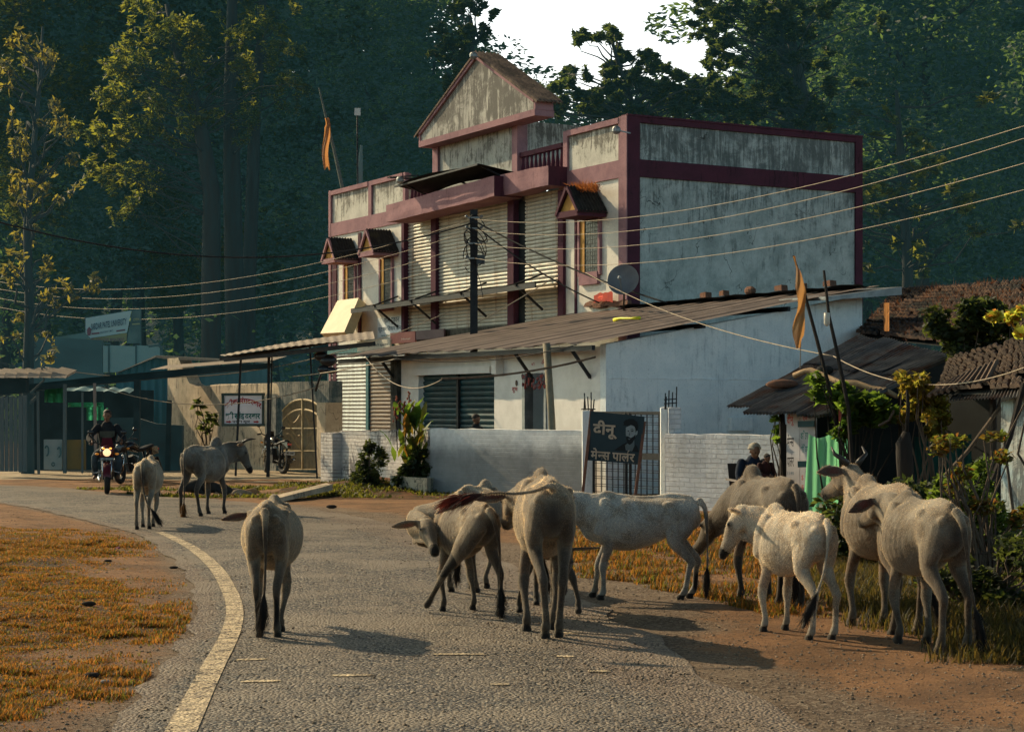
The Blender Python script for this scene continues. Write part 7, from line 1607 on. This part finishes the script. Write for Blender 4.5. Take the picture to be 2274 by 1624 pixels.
# canna: tall blades with rusty flower spikes
cn=thing('flowering_plant','tall broad-leaved canna with orange flower spikes above the planter','plant',tuple(at(912,905,38.7).to_2d())+(0,)); r=np.random.default_rng(3); V=[];F=[]
for i in range(70):
    b=at(912+r.normal(0,14),905,38.7); b.z=.4+1.3*r.random(); a=r.random()*6.28; L_f=.32+.3*r.random(); out_=Vector((math.cos(a),math.sin(a),0)); sd=Vector((-math.sin(a),math.cos(a),0)); w=.055+.03*r.random(); k=len(V); n=6
    for j in range(n+1):
        u=j/n; p=b+out_*(L_f*.55*u**1.4)+Vector((0,0,L_f*(u-.35*u*u*(.5+r.random()*.3)))); ww=w*math.sin(math.pi*(u*.93+.05)); V+=[p-sd*ww,p+Vector((0,0,-.01)),p+sd*ww]
    for j in range(n): F+= [(k+3*j,k+3*j+1,k+3*j+4,k+3*j+3),(k+3*j+1,k+3*j+2,k+3*j+5,k+3*j+4)]
link('blades',np_mesh('blades',np.array([tuple(v) for v in V]),F,True),leafmat('canna_leaf',(.02,.06,.02),(.035,.08,.02),(.25,.42,.04),trf=.45,scale=2,c3=(.45,.20,.03)),cn)
m=MB(); m2=MB()
for (px,top) in ((885,880),(897,892),(908,870),(928,895),(918,900),(878,905)):
    p0=at(px+4,1000,38.7);p1=at(px,top,38.7); m.tube([p0,p0.lerp(p1,.6),p1],.012,5)
    for j in range(9): q=p1-Vector((r.normal(0,.025),r.normal(0,.02),.035*j)); m2.ball(q,(.022,.022,.03),6)
m.build('stalks',m_darkwood,cn); m2.build('flowers',M('orange_bloom',(.42,.10,.04),(.2,.05,.03),9,.8,.2),cn)
sap=plant_cloud('sapling','thin sapling with sparse round leaves before the sloping old wall','sapling',[(450,905,16,14,26),(474,912,12,16,22),(484,935,8,14,14),(446,940,10,12,14),(465,960,12,16,18),(440,915,6,8,8)],50.5,m_lfd,.15,9,5,462,stemmat=m_darkwood)
plant_cloud('vine','broad-leaved green vine climbing over the corner of the barber stall','vine',[(1862,860,34,40,330),(1905,890,44,36,420),(1950,905,36,36,340),(1890,930,36,30,260),(1822,842,12,16,40),(1800,836,8,8,16),(1862,960,22,16,90)],27.9,leafmat('vine_leaves',(.03,.07,.015),(.045,.085,.015),(.30,.46,.05),trf=.5,scale=1,c3=(.14,.22,.03)),.135,18,6,1890,stretch=1.35,stemmat=m_darkwood)
plant_cloud('vine','small hanging creeper at the left eave corner of the barber stall','creeper',[(1722,925,10,10,22),(1718,955,8,14,22),(1724,975,7,8,12)],30.2,MATS['vine_leaves'],.11,3,16,1724,stretch=1.35)
plant_cloud('shrub','bright yellow-leaved shrub in the middle of the right-hand hedge','shrub',[(2030,850,30,28,700),(2060,885,40,40,1200),(2030,910,24,30,500),(2085,930,26,30,560),(2065,960,20,18,280)],27.4,m_lfy,.075,14,7,2055,droop=.5)
plant_cloud('tree','dark feathery small tree rising over the tile roof hut','tree',[(2120,720,50,34,1100),(2190,690,46,26,900),(2090,745,36,26,500),(2160,765,60,40,1100),(2215,720,36,30,500),(2190,800,40,30,400),(2120,790,28,26,400)],29.8,m_lfd,.10,16,8,2150)
plant_cloud('shrub','cluster of large yellow-green leaves at the upper right edge','shrub',[(2215,702,18,10,40),(2245,700,20,14,50),(2262,735,12,12,20),(2265,690,12,10,20)],19,leafmat('big_backlit_leaves',(.12,.16,.02),(.2,.16,.02),(.75,.80,.10),trf=.6,scale=3,c3=(.80,.30,.05)),.12,3,9,2290,stretch=1.2)
plant_cloud('shrub','tall straggly bush with orange and green leaves at the right edge','shrub',[(2130,985,44,20,130),(2180,975,30,14,60),(2245,1000,24,16,70),(2090,1010,26,16,60),(2120,1050,30,20,80),(2110,1090,34,30,120),(2180,1130,60,30,180),(2250,1170,30,40,150)],17.5,m_lfo,.062,34,10,2170,stretch=1.3,stemmat=m_wood,depth=1.0)
plant_cloud('shrub','green leafy bush growing below the orange-leaved bush at the right','shrub',[(2100,1080,34,46,330),(2140,1100,40,56,420),(2210,1150,56,50,520),(2075,1130,24,50,260),(2270,1200,40,60,340),(2180,1060,30,40,200)],18.2,m_lf,.065,22,11,2160,stretch=1.4,stemmat=m_darkwood,depth=1.0)
plant_cloud('hedge','dense dark hedge of weeds filling the ground behind the right-hand cows','hedge',[(1900,1120,70,50,900),(2000,1130,70,60,1200),(2080,1180,70,60,1300),(2180,1210,90,70,1600),(1850,1180,50,40,600),(1960,1200,80,50,1000),(2260,1240,80,70,1000)],20.5,m_lfd,.075,30,12,2050,stemmat=m_darkwood,depth=1.4)
plant_cloud('weeds','dark dead weeds and twigs beside the nearest cow at the right','weeds',[(2170,1300,80,60,900),(2240,1350,70,80,1100),(2100,1260,60,40,500),(2260,1260,60,60,700)],15.6,m_lfd,.05,60,13,2180,stemmat=m_wood,depth=1.2,droop=.2)
plant_cloud('weeds','small green weeds on the yard edge near the pups','weeds',[(690,1092,22,6,140),(740,1096,26,7,160),(640,1103,12,4,50)],38.0,m_lf,.05,0,14,690)
# ---------------------------------------------------------------- grass
def grass(name,label,n,region,hmin,hmax,mat,seed,wd=.004):
    r=np.random.default_rng(seed); B=[];T1=[];T2=[]
    C=np.array([region(r) for _ in range(n)]); z=np.array([gz(x,y) for x,y in C[:,:2]]); h=(hmin+(hmax-hmin)*r.random(n)**2)*C[:,2]
    a=r.random(n)*6.28; lean=(.25+.7*r.random(n))*h; px_=np.cos(a);py_=np.sin(a); w=wd*(1+C[:,1]/14)
    b=np.c_[C[:,0],C[:,1],z-.005]; s=np.c_[-py_,px_,0*a]*w[:,None]; mid=b+np.c_[px_*lean*.35,py_*lean*.35,h*.62]; tip=b+np.c_[px_*lean,py_*lean,h]
    V=np.stack([b-s,b+s,mid+s*.7,mid-s*.7,tip],1).reshape(-1,3); k=np.arange(n)[:,None]*5
    F=np.concatenate([k+[0,1,2],k+[0,2,3],k+[3,2,4]],0)
    return tag(link(name,np_mesh(name,V,F),mat,loc=(0,0,0)),label,'grass',kind='stuff')
def regL(r):
    while True:
        Y=8.2+(r.random()**1.35)*18.5; x=-(r.random()**.9)*.285*Y*1.02; lx=float(leftx(Y))
        d=lx-x
        if d<.35: continue
        n1=pnoise(x,Y,.55,5)+.5*pnoise(x,Y,1.9,6); k=sm(.3,1.9,d+.9*n1)*(.55+.45*sm(-.45,.45,n1+.05))
        tf=.22+.78*float(sm(-.15,.35,pnoise(x,Y,4.5,12)))
        if r.random()<k*tf: return x,Y,.4+1.1*tf*max(.2,n1+.6)
def regR(r):
    while True:
        Y=15.5+r.random()*15; px=1270+r.random()*640; x=gx(px,Y); 
        n1=pnoise(x,Y,.8,7)
        lim=np.interp(px,[1270,1400,1560,1640,1800,1910],[19.5,18.6,17.2,16.2,15.2,14.6])
        if Y<lim+.6*n1: continue
        tf=.1+.9*float(sm(-.1,.35,pnoise(x,Y,4,12)))
        if r.random()<sm(-.4,.2,n1+.1)*tf: return x,Y,.4+.9*tf
def regRR(r):
    while True:
        Y=12.8+r.random()*10; x=gx(1800+r.random()*520,Y); n1=pnoise(x,Y,.8,9)
        if x>gx(np.interp(Y,[13,14.5,16,18,24],[2250,2120,1960,1860,1800]),Y)+.5*n1+.5*(r.random()**2)*-1: return x,Y,.7+.9*max(0,n1+.3)
def regB(r):
    while True:
        Y=36.5+r.random()*7; x=-14+r.random()*13; n1=pnoise(x,Y,.9,11)
        if x<-5.5 and Y>41.5: continue
        if x<float(rightx(Y))+.4 and Y<44 and x>float(leftx(Y)): continue
        if r.random()<sm(0,.35,n1+(.35 if x>-4.6 else .1)): return x,Y,.8
def gm(n,a,b,t,c3): return leafmat(n,a,b,t,trf=.5,scale=.8,c3=c3)
g1=gm('dry_orange_grass',(.16,.065,.018),(.09,.06,.012),(.62,.25,.045),(.16,.10,.018)); g2=gm('olive_grass',(.05,.055,.01),(.07,.05,.01),(.26,.25,.035),(.08,.1,.015)); g3=gm('shaded_grass',(.04,.035,.012),(.03,.035,.01),(.22,.15,.03),(.08,.09,.02))
grass('dry_grass','short dry orange grass on the left verge',120000,regL,.008,.045,g1,1,.0024); grass('grass','short olive green grass on the left verge',60000,regL,.008,.04,g2,2,.0024)
grass('dry_grass','dry orange grass between the road and the brick wall',42000,regR,.02,.10,g1,3,.0024); grass('grass','green grass between the road and the brick wall',24000,regR,.02,.09,g2,4,.0024)
grass('grass','dark weedy grass under the hedge at the right',40000,regRR,.05,.22,g3,5,.0025)
grass('grass','thin grass along the far dirt verge and earth bank',9000,regB,.03,.12,g2,6,.006)
# ---------------------------------------------------------------- camera, sky, sun
cam=bpy.data.cameras.new('camera'); co=bpy.data.objects.new('camera',cam); COL.objects.link(co)
co.location=(0,0,EYE); co.rotation_euler=(R(90),0,0); cam.sensor_width=36; cam.lens=FOC/2273*36; cam.shift_y=(HORIZ-812)/2273; cam.clip_start=.1; cam.clip_end=9000
scn.camera=co
SUN_AZ=math.atan2(-.76,.65)      # toward the sun, from +Y, clockwise positive to +X
SUN_EL=R(32)
sd_=Vector((math.sin(SUN_AZ)*math.cos(SUN_EL),math.cos(SUN_AZ)*math.cos(SUN_EL),math.sin(SUN_EL)))
sl=bpy.data.lights.new('sun','SUN'); so=bpy.data.objects.new('sun',sl); COL.objects.link(so); sl.energy=SUN_E; sl.angle=R(.5); sl.color=(1,.79,.50)
so.rotation_euler=sd_.to_track_quat('Z','Y').to_euler(); so.location=(-20,20,30)
w=bpy.data.worlds.new('World'); scn.world=w; w.use_nodes=True; nt=w.node_tree; nt.nodes.clear()
out=nt.nodes.new('ShaderNodeOutputWorld'); bg=nt.nodes.new('ShaderNodeBackground'); sk=nt.nodes.new('ShaderNodeTexSky'); sk.sky_type='NISHITA'; sk.sun_disc=False
sk.sun_elevation=SUN_EL; sk.sun_rotation=SUN_AZ%(2*math.pi); sk.dust_density=3.0; sk.air_density=1.0
t=nt.nodes.new('ShaderNodeTexCoord'); sx=nt.nodes.new('ShaderNodeSeparateXYZ'); nt.links.new(t.outputs['Generated'],sx.inputs[0])
tint=mixc(nt,1.0,sk.outputs[0],(.84,1.0,.93),'MULTIPLY')
# pale dusty horizon on the sun's side of the valley
glow=math_(nt,'MULTIPLY',ramp(nt,sx.outputs[1],.6,.95),ramp(nt,sx.outputs[2],.05,.5,True))
zf=nt.nodes.new('ShaderNodeMapRange'); zf.interpolation_type='SMOOTHSTEP'; nt.links.new(sx.outputs[2],zf.inputs[0]); zf.inputs[1].default_value=.08; zf.inputs[2].default_value=.6; zf.inputs[3].default_value=2.1; zf.inputs[4].default_value=.24  # sky boosted low and dimmed overhead, added to fill the shaded walls
cb_=nt.nodes.new('ShaderNodeCombineColor'); [nt.links.new(zf.outputs[0],cb_.inputs[i]) for i in range(3)]
tint=mixc(nt,1.0,tint,cb_.outputs[0],'MULTIPLY')
tint.node.clamp_result=False
col=mixc(nt,math_(nt,'MULTIPLY',glow,.9),tint,(13.,12.8,12.2))
nt.links.new(col,bg.inputs[0]); bg.inputs[1].default_value=SKY_S; nt.links.new(bg.outputs[0],out.inputs[0])
scn.view_settings.view_transform='Standard'; scn.view_settings.look='None'; scn.view_settings.exposure=0; scn.view_settings.gamma=1
scn.render.engine='CYCLES'; scn.cycles.use_denoising=True; scn.cycles.max_bounces=5; scn.cycles.diffuse_bounces=3; scn.cycles.transmission_bounces=4; scn.cycles.transparent_max_bounces=6; scn.cycles.glossy_bounces=2
scn.cycles.use_adaptive_sampling=True; scn.cycles.adaptive_threshold=.02; scn.cycles.caustics_reflective=False; scn.cycles.caustics_refractive=False
